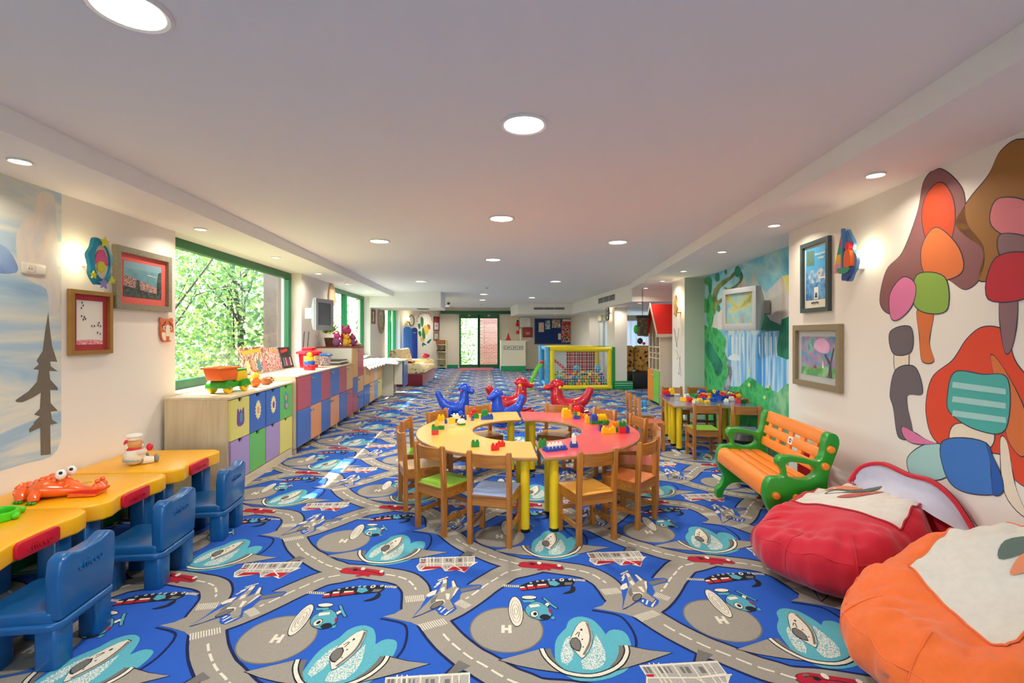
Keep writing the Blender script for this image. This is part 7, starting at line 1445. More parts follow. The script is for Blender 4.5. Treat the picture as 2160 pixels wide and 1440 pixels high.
# green ladder beside the pit
p0 = fl(1113, 820); t = thing('slide_ladder', 'lime green plastic ladder leading up to the ball pit', 'ladder', (p0.x, p0.y - .1, 0)); LIM = mat('ladder lime', '6cd61e', .3)
for y_ in (-.13, .13): MB().prism(smooth([(0, 0), (.06, .22), (.16, .46), (.27, .62), (.34, .66), (.34, .60), (.22, .45), (.13, .24), (.09, 0)], 3), y_ - .02, y_ + .02, 'y').build('side_rail', LIM, t, bevel=.006)
for z, x in ((.12, .06), (.27, .11), (.42, .18)): B(x - .03, x + .05, -.11, .11, z, z + .03).build('rung', LIM, t, bevel=.006)
MB().tube([(.30, -.13, .64), (.36, -.13, .70), (.36, .13, .70), (.30, .13, .64)], .022, 8).build('handle', REDT, t)
# balls
BCOL = [('red', 'd8232e'), ('blue', '1f5cc0'), ('yellow', 'f2c81c'), ('green', '6cb83a'), ('cyan', '2f9ac8'), ('orange', 'f0962a')]
bms = [mat('ball ' + n, c, .3, .03, 4) for n, c in BCOL]; base = MB().ell((0, 0, 0), .045, 14, 9)
bd = [base.build('ball_proto', m) for m in bms]; bmesh_ = [o.data for o in bd]
for o in bd: bpy.data.objects.remove(o)
rg = random.Random(5); X0b, X1b = xa + .16, xb - .17; n_ = 0
def ball(x, y_, z, k, r=1.0, label=None):
    o = bpy.data.objects.new('ball', bmesh_[k]); COL.objects.link(o); o.location = (x, y_, z); o.scale = (r,) * 3
    tag(o, label or '%s plastic ball lying in the ball pit' % BCOL[k][0], 'ball', 'plastic balls in the pit'); o.rotation_euler = (rg.uniform(0, 3), rg.uniform(0, 3), 0)
nx_ = int((X1b - X0b) / .092)
LW = ['lowest', 'second', 'third', 'fourth', 'topmost']; ON = ['first', 'second', 'third', 'fourth', 'fifth', 'sixth', 'seventh', 'eighth', 'ninth', 'tenth', 'eleventh', 'twelfth', 'thirteenth', 'fourteenth', 'fifteenth', 'sixteenth', 'seventeenth', 'eighteenth', 'nineteenth', 'twentieth']; RW = ['against the net', 'one row behind the net', 'two rows behind the net', 'three rows behind the net', 'at the back']
for lay in range(5):
    for row in range(2 if lay < 4 else 5):
        for i in range(nx_):
            if lay == 4 and rg.random() < .45: continue
            x = X0b + .04 + i * .092 + (.046 if (lay + row) % 2 else 0) + rg.uniform(-.004, .004); y_ = yf + .118 + row * .091 + rg.uniform(-.004, .004) + (0.2 if lay == 4 and row > 2 else 0)
            if x > X1b: continue
            kc = rg.randrange(6); ball(x, y_, .047 + lay * .080, kc, 1.0, '%s ball, %s from the blue end of the %s layer, %s' % (BCOL[kc][0], ON[i], LW[lay], RW[row]))
ball(xa + .74, yf + .32, .50, 4, 1.9, 'large teal ball on top of the other balls, middle of the pit'); ball(xb - .28, yf + .3, .50, 4, 2.0, 'large pale blue ball at the green end of the pit')
MB().box(xa + .12, xb - .12, yf + .08, D_[1] - .05, .0, .004).build('pit_floor', PBL, pit)
# ---------------------------------------------------------------- alcove: floral sofa back, black bench, curtain
FLOR = ramp_mat('floral gold fabric', [(.32, '5a2a1a'), (.38, 'a8742c'), (.5, 'd8a850'), (.62, 'e0b868'), (.7, '8a4a24')], 9, rough=.9, detail=3)
pa = atd(1328, 822, 11.9); pb = atd(1374, 822, 11.9)
t = thing('black_bench', 'low black upholstered bench below the floral cushions', 'bench', (0, 0, 0)); BLK = mat('black vinyl', '1c1c1e', .4, .1, 8)
B(pa.x + .08, pb.x + .9, pa.y, pa.y + .75, .03, .40).build('seat_box', BLK, t, bevel=.03, seg=3); B(pa.x + .1, pb.x + .85, pa.y + .03, pa.y + .7, 0, .03).build('plinth', BLACK, t)
def cushion(g_, x0, x1, y0, y1, z0, z1, puff=.05):
    pass
DFL = mat('floral dark red', '6a2a20', .9)
for k, (x0, x1) in enumerate(((pa.x + .01, pa.x + .30), (pa.x + .31, pa.x + .78), (pa.x + .79, pa.x + 1.3))):
    t = thing('floral_cushion', ['gold floral back cushion next to the column', 'gold floral back cushion in the middle of the alcove', 'gold floral back cushion behind the playhouse'][k], 'cushion', ((x0 + x1) / 2, pa.y + .62, .40), 0, 'gold floral cushions in the alcove')
    w_ = (x1 - x0) / 2; MB().prism(rrect(-w_ + .004, w_ - .004, 0, .68, .08), -.09, .09, 'y').build('cushion_body', FLOR, t, bevel=.05, seg=3)
    for q in range(4): a_, b_ = rg.uniform(-w_ + .1, w_ - .1), rg.uniform(.12, .58); MB().prism([(a_ + (.05 if i % 2 else .028) * math.cos(R(i * 36)), b_ + (.05 if i % 2 else .028) * math.sin(R(i * 36))) for i in range(10)], -.0925, -.0895, 'y').build('printed_flower', DFL, t)
CURT = mat('sheer curtain', 'e4ecec', .9, .05, 4)
_n = CURT.node_tree.nodes; _l = CURT.node_tree.links; _t = _n.new('ShaderNodeBsdfTranslucent'); _t.inputs[0].default_value = (.85, .9, .9, 1); _m2 = _n.new('ShaderNodeMixShader'); _m2.inputs[0].default_value = .22; _l.new(_n['Principled BSDF'].outputs[0], _m2.inputs[1]); _l.new(_t.outputs[0], _m2.inputs[2]); _l.new(_m2.outputs[0], [x for x in _n if x.type == 'OUTPUT_MATERIAL'][0].inputs[0])
g = MB(); rows = []
for z in (.005, .9, 1.5, 1.9): rows.append([(3.55 + i * .028, 14.05 + .035 * math.sin(i * 1.05) * (1 if z < 1.8 else .6), z) for i in range(90)])
g.grid(rows); cu = tag(g.build('curtain', CURT, None, ang=80), 'white sheer pleated curtain in the alcove', 'curtain')
MB().cyl((3.5, 14.05, 1.93), (6.1, 14.05, 1.93), .02, n=10).build('curtain_rail', TOYW, cu)
rows = []; g = MB()
for z in (1.78, 1.95): rows.append([(3.5 + i * .028, 14.0 + .03 * math.sin(i * 1.3), z) for i in range(92)])
g.grid(rows).build('valance', mat('curtain band', 'd8d4bc', .9), cu, ang=80)
# ---------------------------------------------------------------- playhouse
p0 = Vector((3.45, 8.92, 0)); HW = mat('house beech', 'd8c8b0', .5, .05, 8); t = thing('playhouse', 'wooden playhouse with red roof and orange and green doors', 'playhouse', (p0.x, p0.y, 0), R(-4))      # local x across, y away
Wd, Dp, Ht, Rg = .85, .76, 1.40, 1.96
# side wall facing the room at local x = 0 (open shelves above, doors below), gable towards the viewer at y = 0
B(.0, Wd, 0, .02, 0, Ht).build('end_wall', HW, t); B(.0, Wd, Dp - .02, Dp, 0, Ht).build('end_wall', HW, t); B(Wd - .02, Wd, .02, Dp - .02, 0, Ht).build('long_wall', HW, t)
B(0.02, Wd - .02, .02, Dp - .02, .66, .68).build('shelf', HW, t); B(0.02, Wd - .02, .02, Dp - .02, 1.0, 1.015).build('shelf', HW, t)
for y_ in (.02, .25, .49, .715): B(0, .03, y_, y_ + .025, .68, Ht).build('post', HW, t)
for z in (.9, 1.12): B(0, .02, .04, .72, z, z + .02).build('rail', HW, t)
o_ = mat('door orange', 'ee8a2c', .35); gdr = mat('door green', '7cc84a', .35)
d1 = B(-.018, .0, .385, Dp, .05, .66).build('door', o_, t); d2 = B(-.018, .0, .0, .375, .05, .66).build('door', gdr, t)
for d_, y_ in ((d1, .42), (d2, .34)): MB().ell((-.03, y_, .56), .015, 8, 6).build('knob', CHROME, d_)
RRM = mat('roof red', 'd8281e', .4, .05, 6)
# ridge runs along x: one slope faces the viewer, the other the far end
ov = .07; ym = Dp / 2
for s in (0, 1):
    ye = -ov if s == 0 else Dp + ov; zE = Ht - .04
    g = MB(); n = .025; g.add([(-ov, ye, zE), (Wd + ov, ye, zE), (Wd + ov, ym, Rg), (-ov, ym, Rg), (-ov, ye, zE + n), (Wd + ov, ye, zE + n), (Wd + ov, ym, Rg + n), (-ov, ym, Rg + n)], [(0, 1, 2, 3), (7, 6, 5, 4), (0, 4, 5, 1), (1, 5, 6, 2), (2, 6, 7, 3), (3, 7, 4, 0)]); rf = g.build('roof', RRM, t)
    g = MB(); g.add([(-ov - .015, ye, zE - .03), (-ov, ye, zE - .03), (-ov, ym, Rg - .03), (-ov - .015, ym, Rg - .03), (-ov - .015, ye, zE + .05), (-ov, ye, zE + .05), (-ov, ym, Rg + .05), (-ov - .015, ym, Rg + .05)], [(0, 1, 2, 3), (7, 6, 5, 4), (0, 4, 5, 1), (1, 5, 6, 2), (2, 6, 7, 3), (3, 7, 4, 0)]); g.build('roof_trim', HW, rf)
    B(-ov, Wd + ov, min(ye, ye + (.015 if s else -.015)), max(ye, ye + (.015 if s else -.015)), zE - .03, zE + .03).build('eave_trim', HW, rf)
MB().prism([(0, Ht), (Dp, Ht), (Dp / 2, Rg - .03)], 0, .02, 'x').build('gable', mat('gable brown', '6a4030', .6), t)
MB().prism([(0, Ht), (Dp, Ht), (Dp / 2, Rg - .03)], Wd - .02, Wd, 'x').build('gable', HW, t)
# hanging toys at the house front
p1 = atd(1386, 700, 9.35); t = thing('hanging_toy', 'dark hanging mobile with green figure beside the playhouse', 'mobile', (p1.x - .26, p1.y + .1, 0))
MB().tube([(0, 0, 2.3105), (0, 0, 1.75)], .006, 6).build('cord', BLACK, t); MB().prism(rrect(-.1, .1, 1.35, 1.72, .03), -.03, .03, 'y').build('panel', ramp_mat('mobile print', [(.35, '2c2824'), (.55, '5a5040'), (.7, '8a7a50')], 14), t); MB().box(-.13, .13, -.04, .04, 1.70, 1.76).build('top_bar', BLACK, t)
MB().ell((-.13, 0, 1.48), (.05, .04, .09), 10, 8).build('green_figure', mat('figure green', '2fae4a', .6), t); MB().ell((-.05, 0, 1.25), (.06, .04, .06), 10, 8).build('dark_figure', BLACK, t); MB().ell((.03, 0, 1.2), (.035, .03, .03), 8, 6).build('red_figure', REDT, t)
# blue bottles by the table end
for k, (x, y_) in enumerate(((1392, 852), (1397, 858), (1387, 860))):
    p = fl(x, y_ + 40, 0); t = thing('skittle', ['blue skittle nearest the playhouse by the table end', 'middle blue skittle by the table end', 'foremost blue skittle by the table end'][k], 'skittle', (2.36 - .07 * k, 6.66 - .05 * k, 0), 0, 'blue skittles by the table end')
    MB().lathe([(.035, 0), (.05, .1), (.045, .22), (.022, .33), (.028, .40), (.022, .44), (.0001, .45)], 14).build('body', mat('skittle blue', '3a9ae0', .3), t); MB().lathe([(.0235, .325), (.0255, .335), (.0245, .345)], 14).build('ring', TOYW, t)
# ---------------------------------------------------------------- counter, board and wall fittings at the far end
pa, pb = fl(1057, 783), fl(1109, 783); CRM = mat('counter cream', 'e8e0c6', .5, .03, 3)
t = thing('counter', 'cream counter with green plinth near the sliding door', 'counter'); zc_ = 1.14
B(pa.x, pb.x, pa.y, pa.y + .03, .2, zc_).build('counter_panel', CRM, t); B(pa.x - .01, pb.x + .01, pa.y - .012, pa.y + .03, 0, .2).build('plinth', GREEN2, t)
B(pb.x - .03, pb.x, pa.y + .03, BY - .02, .2, zc_).build('side_panel', CRM, t); B(pb.x - .03, pb.x + .012, pa.y + .03, BY - .02, 0, .2).build('side_plinth', GREEN2, t); B(pa.x, pb.x + .1, pa.y + .03, BY - .02, zc_ - .03, zc_).build('counter_top', CRM, t); B(pa.x, pa.x + .03, pa.y + .03, BY - .02, 0, zc_ - .03).build('side_panel', CRM, t)
sg = B(pa.x + .1, pa.x + .82, pa.y - .01, pa.y - .001, .80, .94).build('sign_plate', mat('sign green', '1a4a48', .5), t); B(pa.x + .12, pa.x + .80, pa.y - .0115, pa.y - .0101, .815, .925).build('sign_face', PAPER, sg)
for k in range(9):
    x = pa.x + .15 + k * .073
    pts = [[(x, .83), (x + .045, .83), (x + .03, .855), (x + .03, .90), (x + .015, .90), (x + .015, .855)], [(x + .03 + .026 * math.cos(R(a)), .87 + .03 * math.sin(R(a))) for a in range(0, 360, 40)], [(x, .90), (x + .05, .90), (x + .025, .835)]][k % 3]
    MB().prism(pts, pa.y - .0128, pa.y - .0117, 'y').build('sign_symbol', BLACK, sg)
p = atd(1072, 716, 18.0); t = thing('toy_sailboat', 'red paper sailboat standing on the counter', 'toy boat', (p.x, p.y, zc_)); MB().prism([(-.08, .02), (.1, .02), (.0, .3)], -.006, .006, 'y').build('sail', REDT, t); MB().prism([(-.1, 0), (.1, 0), (.12, .03), (-.12, .03)], -.03, .03, 'y').build('hull', REDT, t)
WB = lambda px, py: onYp(px, py, BY)
def onYp(px, py, Y):
    k = (px - VX) / FPX; d = Y / (CS - k * SN); return atd(px, py, d)
# notice board
a, b = WB(1129, 673), WB(1208, 724); t = thing('notice_board', 'dark blue notice board with pinned sheets on the far wall', 'notice board'); NB = mat('board blue', '1f3a78', .85, .1, 40, .2)
B(a.x, b.x, BY - .03, BY - .001, b.z, a.z).build('felt_panel', NB, t); MB().ring([(a.x - .03, b.z - .03), (b.x + .03, b.z - .03), (b.x + .03, a.z + .03), (a.x - .03, a.z + .03)], [(a.x, b.z), (b.x, b.z), (b.x, a.z), (a.x, a.z)], BY - .04, BY - .001, 'y').build('board_frame', mat('board frame', '4a5a88', .5), t)
REDPO = ramp_mat('red poster print', [(.38, '1e2a30'), (.44, 'e8e0d0'), (.5, 'cc3a34'), (.75, 'd0403a')], 12)
for k, (x0, y0, x1, y1, m, lb) in enumerate(((1136, 680, 1147, 700, cover('note 1', [(.4, 'e8b8c8'), (.6, 'e8d8a0')], 12), 'pink drawing pinned at the board edge'), (1150, 676, 1160, 694, cover('note 2', [(.4, 'd8e0d0'), (.6, '6a8a9a')], 14), 'pale drawing pinned second on the board'), (1164, 674, 1182, 691, cover('note 3', [(.4, 'e8e4dc'), (.55, '8a6a5a'), (.7, 'd8c8b8')], 14), 'wide photo collage pinned at the top of the board'), (1186, 673, 1204, 678, PAPER, 'white strip pinned above the red poster'), (1177, 703, 1183, 716, PAPER, 'small white note left of the red poster'), (1184.5, 679, 1207.5, 722, REDPO, 'large red poster with white medallions on the notice board'))):
    a, b = WB(x0, y0), WB(x1, y1); t = tag(B(a.x, b.x, BY - .036, BY - .0305, b.z, a.z).build('pinned_sheet', m), lb, 'poster', 'sheets on the notice board')
    if k == 5:
        for dx, dz, r_ in ((.5, .62, .16), (.25, .75, .09), (.75, .75, .09), (.22, .5, .09), (.78, .5, .09), (.5, .84, .08), (.28, .12, .11), (.74, .12, .11)):
            x, z = a.x + (b.x - a.x) * dx, b.z + (a.z - b.z) * dz; r_ *= .42
            d_ = MB().prism([(x + r_ * math.cos(R(q)), z + r_ * math.sin(R(q))) for q in range(0, 360, 30)], BY - .0375, BY - .0362, 'y').build('medallion', PAPER, t); MB().prism([(x + r_ * .7 * math.cos(R(q)), z + r_ * .7 * math.sin(R(q))) for q in range(0, 360, 30)], BY - .0385, BY - .0376, 'y').build('medallion_centre', INK, d_)
# painted palm leaves
for k, pts in enumerate(([(1208, 668), (1214, 669), (1218, 680), (1217, 686)], [(1219, 664), (1224, 668), (1225, 676), (1220, 678)], [(1228, 677), (1230, 668), (1235, 665), (1232, 674)], [(1233, 680), (1238, 671), (1245, 669), (1240, 676)], [(1238, 686), (1240, 676), (1249, 670), (1245, 679)])):
    q = [WB(*v) for v in smooth([(x, y_) for x, y_ in pts], 3)]; MB().poly([(v.x, BY - .002, v.z) for v in q]).build('painted_leaf', GREEN2, wall_board)
# fire extinguisher, white box, red sign
p = WB(1091, 690); t = thing('fire_extinguisher', 'red fire extinguisher hanging by the white box', 'fire extinguisher', (p.x, BY - .09, p.z - .25))
MB().lathe([(.06, 0), (.075, .02), (.075, .38), (.03, .45), (.03, .47)], 16).build('cylinder', REDT, t); MB().box(-.03, .06, -.02, .02, .47, .52).build('valve', BLACK, t); MB().tube([(.03, 0, .48), (.11, -.02, .4), (.1, -.02, .2)], .012, 6).build('hose', BLACK, t); B(-.04, .04, .07, .089, .1, .3).build('bracket', STEEL, t); B(-.05, .05, -.078, -.07, .12, .28).build('label_plate', PAPER, t)
a, b = WB(1096, 670), WB(1117, 690); t = thing('wall_box', 'white cabinet box fixed high on the far wall', 'wall cabinet'); B(a.x, b.x, BY - .25, BY - .001, b.z, a.z).build('box_body', TOYW, t, bevel=.01); B(a.x + .03, (a.x + b.x) / 2 + .05, BY - .26, BY - .25, b.z + .02, a.z - .02).build('box_door', mat('box door', 'e0dcd4', .5), t)
a, b = WB(1104, 692), WB(1122, 710); t = thing('fire_cabinet', 'red square cabinet with two white printed lines on the far wall', 'fire cabinet'); fs = B(a.x, b.x, BY - .1, BY - .001, b.z, a.z).build('cabinet_door', mat('sign red', 'b83a34', .4), t, bevel=.008); MB().ring([(a.x - .02, b.z - .02), (b.x + .02, b.z - .02), (b.x + .02, a.z + .02), (a.x - .02, a.z + .02)], [(a.x, b.z), (b.x, b.z), (b.x, a.z), (a.x, a.z)], BY - .08, BY - .001, 'y').build('cabinet_frame', mat('sign rim', '8a3a34', .5), t)
xm, zm = (a.x + b.x) / 2, (a.z + b.z) / 2
for dz in (-.02, -.075): B(xm - .075, xm + .075, BY - .102, BY - .1005, zm + dz, zm + dz + .022).build('printed_line', PAPER, fs)
# column lamp and pier lamp
t = thing('wall_lamp', 'round wall lamp with a dark ring on the white column', 'wall lamp'); LX = 3.37
z_ = 1.92; y_ = 12.05
MB().prism([(y_ + .12 * math.cos(R(q)), z_ + .17 * math.sin(R(q))) for q in range(0, 360, 20)], LX - .09, LX - .075, 'x').build('shade', mat('lamp cream', ''), t); MB().ring([(y_ + .14 * math.cos(R(q)), z_ + .19 * math.sin(R(q))) for q in range(0, 360, 20)], [(y_ + .12 * math.cos(R(q)), z_ + .17 * math.sin(R(q))) for q in range(0, 360, 20)], LX - .1, LX - .07, 'x').build('rim', BLACK, t); MB().cyl((LX - .075, y_, z_), (LX - .001, y_, z_), .02).build('bracket', STEEL, t)
for q in (-.04, .05): MB().prism([(y_ + .05 * math.cos(R(w_)), z_ + q + .05 * math.sin(R(w_))) for w_ in range(0, 360, 30)], LX - .0925, LX - .0905, 'x').build('painted_ring', BLACK, t)
bracket_lamp(t, (LX - .05, y_ + .06, z_), 3)
sp, zp = onRs(1424, 645, DN - .1); t = thing('wall_lamp', 'shell-like orange wall lamp glowing on the pier', 'wall lamp')
pts = [(sp + .11 * math.cos(R(q)) * (1 + .12 * math.sin(R(q * 6))), zp + .17 * math.sin(R(q)) * (1 + .1 * math.cos(R(q * 7)))) for q in range(0, 360, 10)]
g = MB(); k = len(pts); g.add([tuple(rp(a, DN - .08, b)) for a, b in pts] + [tuple(rp(a, DN - .10, b)) for a, b in pts], [tuple(range(k)), tuple(range(k, 2 * k))] + [(i, (i + 1) % k, k + (i + 1) % k, k + i) for i in range(k)]); g.build('shade', ramp_mat('lamp orange', [(.35, 'b8782c'), (.55, 'e8c070'), (.7, 'c84a2c')], 14), t)
g = MB(); g.cyl(tuple(rp(sp, DN - .08, zp - .1)), tuple(rp(sp, DN - .001, zp - .1)), .02); g.build('bracket', STEEL, t); MB().ell(tuple(rp(sp - .05, DN - .045, zp)), (.02, .02, .03), 10, 8).build('bulb_glass', _M['bulb glow'], t); bracket_lamp(t, tuple(rp(sp - .1, DN - .06, zp)), 3)
# painted twig on the pier
def stroke(P, w_): return P + [(x + w_, y_) for x, y_ in P[::-1]]
for pts in (stroke([(1421.5, 692), (1424, 710), (1427, 728)], .8), stroke([(1431.5, 692), (1430, 708), (1427, 728)], .8), stroke([(1423, 695), (1425.5, 712), (1426.8, 728)], .5), stroke([(1426.5, 724), (1426.8, 732)], 1.4), stroke([(1425.5, 738), (1430, 748), (1434, 757)], .7), stroke([(1434.5, 750), (1433, 768), (1431.5, 790)], .7), stroke([(1433, 755), (1434.5, 775), (1436.5, 794)], .7), stroke([(1427.5, 754), (1428.5, 757)], 1.2), stroke([(1431, 785), (1432, 790)], 1.3)):
    rpaint('painted_twig', mat('twig grey', '6a6a72', .8), pts, 0, DN, wall_pier, 0)
# ---------------------------------------------------------------- oblique wall: cream painted wall, frames, clock, blue arch
ob0 = Vector((OB0[0], OB0[1], 0)); obd = (Vector((OB1[0], OB1[1], 0)) - ob0); obl = obd.length; obd.normalize(); obn = Vector((obd.y, -obd.x, 0))
mkO = lambda u, v, n: ob0 + obd * u + obn * n + Vector((0, 0, v))
def onO(px, py):
    k = (px - VX) / FPX; v = Vector((k * CS + SN, -k * SN + CS, 0)); d = ob0.dot(obn) / v.dot(obn); p = atd(px, py, d); return (p - ob0).dot(obd), p.z
def opoly(nm, m, P, n=.002, sm=3): q = [mkO(*onO(*v), n) for v in (smooth(P, sm) if sm else P)]; return MB().poly([tuple(v) for v in q]).build(nm, m, wall_oblique)
u0, za = onO(914, 667); u1, zb = onO(926, 698)
picture('framed_picture', 'tall dark red frame on the oblique far wall', mkO, u0, u1, zb, za, .05, mat('dark red frame', '7a2a2c', .5), [PAPER, (REDM, [(0, .6), (1, .6), (1, 1), (0, 1)]), (INK, [(.3, .3), (.7, .3), (.7, .36), (.3, .36)])])
u0, za = onO(914, 700); u1, zb = onO(925, 717)
picture('framed_picture', 'brown frame with a sketch under the tall dark red frame', mkO, u0, u1, zb, za, .05, mat('brown frame', '8a6248', .5), [mat('pale sketch', 'd0d4c8', .7, .2, 12), (INK, [(.3, .4), (.5, .6), (.52, .55), (.34, .38)])])
uc, zc2 = onO(867, 676); t = thing('wall_clock', 'round dark rimmed wall clock beside the candle-like lamp', 'clock')
cr_ = lambda r_: [(uc + r_ * math.cos(R(q)), zc2 + r_ * math.sin(R(q))) for q in range(0, 360, 15)]
def oring(nm, m, P, Q, n0, n1, parent):
    g = MB(); k = len(P); g.add([tuple(mkO(*v, n0)) for v in P + Q] + [tuple(mkO(*v, n1)) for v in P + Q], sum([[(i, (i + 1) % k, 2 * k + (i + 1) % k, 2 * k + i), (k + i, 3 * k + i, 3 * k + (i + 1) % k, k + (i + 1) % k), (2 * k + i, 2 * k + (i + 1) % k, 3 * k + (i + 1) % k, 3 * k + i)] for i in range(k)], [])); g.build(nm, m, parent)
oring('rim', mat('clock rim', '6a6a58', .4), cr_(.2), cr_(.165), .001, .04, t); g = MB(); g.poly([tuple(mkO(*v, .015)) for v in cr_(.168)]); g.build('dial', mat('dial', 'd8d4c0', .6), t)
for a_, L_ in ((60, .12), (-80, .08)): g = MB(); g.poly([tuple(mkO(uc + x, zc2 + z, .02)) for x, z in ((0, -.008), (L_ * math.cos(R(a_)), L_ * math.sin(R(a_)) - .006), (L_ * math.cos(R(a_)), L_ * math.sin(R(a_)) + .006), (0, .008))]); g.build('hand', BLACK, t)
ul, zl = onO(857, 672); t = thing('wall_lamp', 'small glowing wall lamp beside the round clock', 'wall lamp'); q = mkO(ul, zl, .09)
MB().ell(tuple(q), (.035, .035, .06), 12, 8).build('bulb_glass', _M['bulb glow'], t); g = MB(); g.cyl(tuple(mkO(ul, zl - .06, .001)), tuple(mkO(ul, zl - .06, .09)), .012); g.build('bracket', GOLD, t); g = MB(); g.ell(tuple(mkO(ul, zl - .1, .09)), (.06, .06, .04), 12, 7); g.build('saucer', mat('lamp orange', ''), t); bracket_lamp(t, tuple(mkO(ul, zl, .16)), 4)
LF = [mat('paint leaf green', '2a7a3c', .8), mat('paint leaf teal', '1f6a6a', .8), mat('paint yellow', 'e0b840', .8), mat('paint rust', 'a85a3c', .8)]
for m, P in ((LF[0], [(881, 684), (886, 682), (887, 690), (884, 694)]), (LF[0], [(888, 668), (893, 672), (893, 684), (890, 690), (887, 680)]), (LF[2], [(893, 690), (899, 686), (905, 690), (903, 702), (897, 706)]), (LF[3], [(901, 684), (907, 686), (907, 694), (903, 692)]), (LF[0], [(882, 700), (887, 698), (889, 706), (886, 710)]), (LF[1], [(891, 722), (896, 724), (899, 728), (893, 727)]), (LF[1], [(900, 722), (906, 716), (910, 715), (905, 724)]), (LF[0], [(892, 690), (896, 700), (897, 712), (893, 716), (890, 704)]), (LF[2], [(887, 712), (894, 712), (895, 720), (889, 720)]), (LF[1], [(890, 725), (893, 724), (893, 730), (891, 730)])):
    opoly('painted_leaf', m, P)
rg = random.Random(8)
for k in range(26): a_ = R(180 - k * 7.2); x, y_ = 896 + 16 * math.cos(a_) + rg.uniform(-1, 1), 676 - 17 * math.sin(a_) + rg.uniform(-2, 2); opoly('painted_blossom', [LF[3], mat('paint blush', 'd8a088', .8)][k % 2], [(x - 1, y_), (x, y_ - 1.4), (x + 1, y_), (x, y_ + 1.4)], .002, 2)
# blue arched screen panel
ub, zb_ = onO(857, 760); pq = atd(850, 740, 15.6); t = thing('play_screen', 'blue plastic arched play panel behind the sofa', 'play panel', (pq.x, pq.y, 0), R(20)); SB = mat('panel blue', '3a74c8', .35); SB2 = mat('panel navy', '2a4a9c', .35)
MB().prism(rrect(0, .30, 0, 1.62, .12), 0, .04, 'y').build('blue_board', SB, t, bevel=.008); MB().prism(rrect(.32, .54, 0, 1.60, .1), .25, .29, 'y').build('navy_board', SB2, t, bevel=.008); MB().box(.2, .4, .035, .26, .1, .14).build('cross_bar', SB2, t); MB().lathe([(.05, 0), (.05, .01)], 12).build('port_ring', TOYW, t).location = (.44, .24, 1.42)
# ---------------------------------------------------------------- sofa along the oblique wall
FLC = ramp_mat('floral cream fabric', [(.3, '7a3a2c'), (.37, 'c89a6a'), (.45, 'e8d2a0'), (.62, 'ecd8ac'), (.7, '8a5a4a')], 10, rough=.9, detail=3); BURG = mat('burgundy velvet', '7a1a2a', .9, .15, 30, sheen=.4)
pa, pb, pc = fl(846, 813), fl(894, 813), fl(916, 797)
t = thing('sofa', 'burgundy based sofa with cream floral cushions near the far window', 'sofa', (pb.x, pb.y, 0), -math.atan2(pc.x - pb.x, pc.y - pb.y))   # local y runs along the front, -x to the back
Ls = (pc - pb).length; 
B(-.92, 0, -.2, Ls + .2, 0.0, .32).build('base', BURG, t, bevel=.02); 
for k in range(2): MB().prism(rrect(-.75, .03, .02 + k * Ls / 2, (k + 1) * Ls / 2 - .01, .05), .32, .47).build('seat_cushion', FLC, t, bevel=.04, seg=3)
for k in range(2): o = MB().prism(rrect(.02 + k * Ls / 2, (k + 1) * Ls / 2 - .02, .0, .52, .08), -.1, .1, 'x').build('back_cushion', FLC, t, bevel=.06, seg=3); o.location = (-.74, 0, .44); o.rotation_euler.y = R(-14)
B(-.94, -.82, 0, Ls, .32, .75).build('back_frame', BURG, t, bevel=.03); 
for y_ in (-.2, Ls): MB().prism(rrect(-.9, -.02, .321, .60, .1), y_, y_ + .2, 'y').build('armrest', FLC, t, bevel=.05, seg=3)
tag(MB().ell((0, 0, .09), (.16, .06, .09), 12, 8).build('throw_pillow', BURG), 'small burgundy pillow at the sofa end', 'cushion').location = (pb.x - .45, pb.y + .25, .47)
tag(MB().ell((0, 0, .08), (.13, .13, .08), 14, 8).build('red_bowl', mat('bowl red', 'c02838', .3)), 'red rounded bowl on the far sofa arm', 'bowl').location = (pc.x - .28, pc.y + .12, .62)
# ---------------------------------------------------------------- corner shelf by the door
a, b = fl(914, 779), fl(943, 776); t = thing('corner_shelf', 'beech corner shelf with curved shelves beside the door', 'shelf'); SHF = mat('shelf cream', 'e6d8b0', .5)
x0, x1 = -1.98, b.x; yS = DY - .03
B(x1 - .02, x1, yS - .45, yS, 0, 1.12).build('side_panel', SHF, t); B(x0 + .5, x1 - .02, yS - .015, yS, 0, 1.12).build('backing_panel', SHF, t)
for z in (.05, .36, .66, .94): MB().prism([(x1 - .02, yS - .015), (x0 + .5, yS - .015), (x0 + .5, yS - .2)] + [(x1 - .02 - .0 - .52 + .52 * math.sin(R(q)), yS - .2 - .25 * math.sin(R(q))) for q in range(10, 91, 16)], z, z + .025).build('shelf_board', SHF, t)
t2 = thing('wicker_basket', 'brown wicker basket on top of the corner shelf', 'basket', (x1 - .28, yS - .2, .965)); WK = mat('wicker', '9a6238', .8, .4, 60); MB().ring(rrect(-.22, .22, -.12, .12, .04), rrect(-.2, .2, -.1, .1, .035), 0, .17).build('basket_wall', WK, t2); MB().prism(rrect(-.2, .2, -.1, .1, .035), 0, .02).build('basket_base', WK, t2)
for k in range(4): tag(MB().prism(rrect(-.05, .05, -.12, .12, .04), 0, .06).build('shoe', [BLACK, DGREY, mat('shoe brown', '5a3a2a', .6), BLACK][k], None, bevel=.02), ['first', 'second', 'third', 'fourth'][k] + ' dark shoe from the left on the corner shelf', 'shoe', 'shoes on the corner shelf').location = (x1 - .46 + k * .115, yS - .2, .686)
# door mat and floor mark
a, b = fl(966, 782), fl(1041, 777.5); tag(B(a.x, b.x, a.y, DY - .12, .0065, .016).build('door_mat', mat('mat red', 'b8585c', .9, .1, 30)), 'faded red mat in front of the sliding door', 'mat')
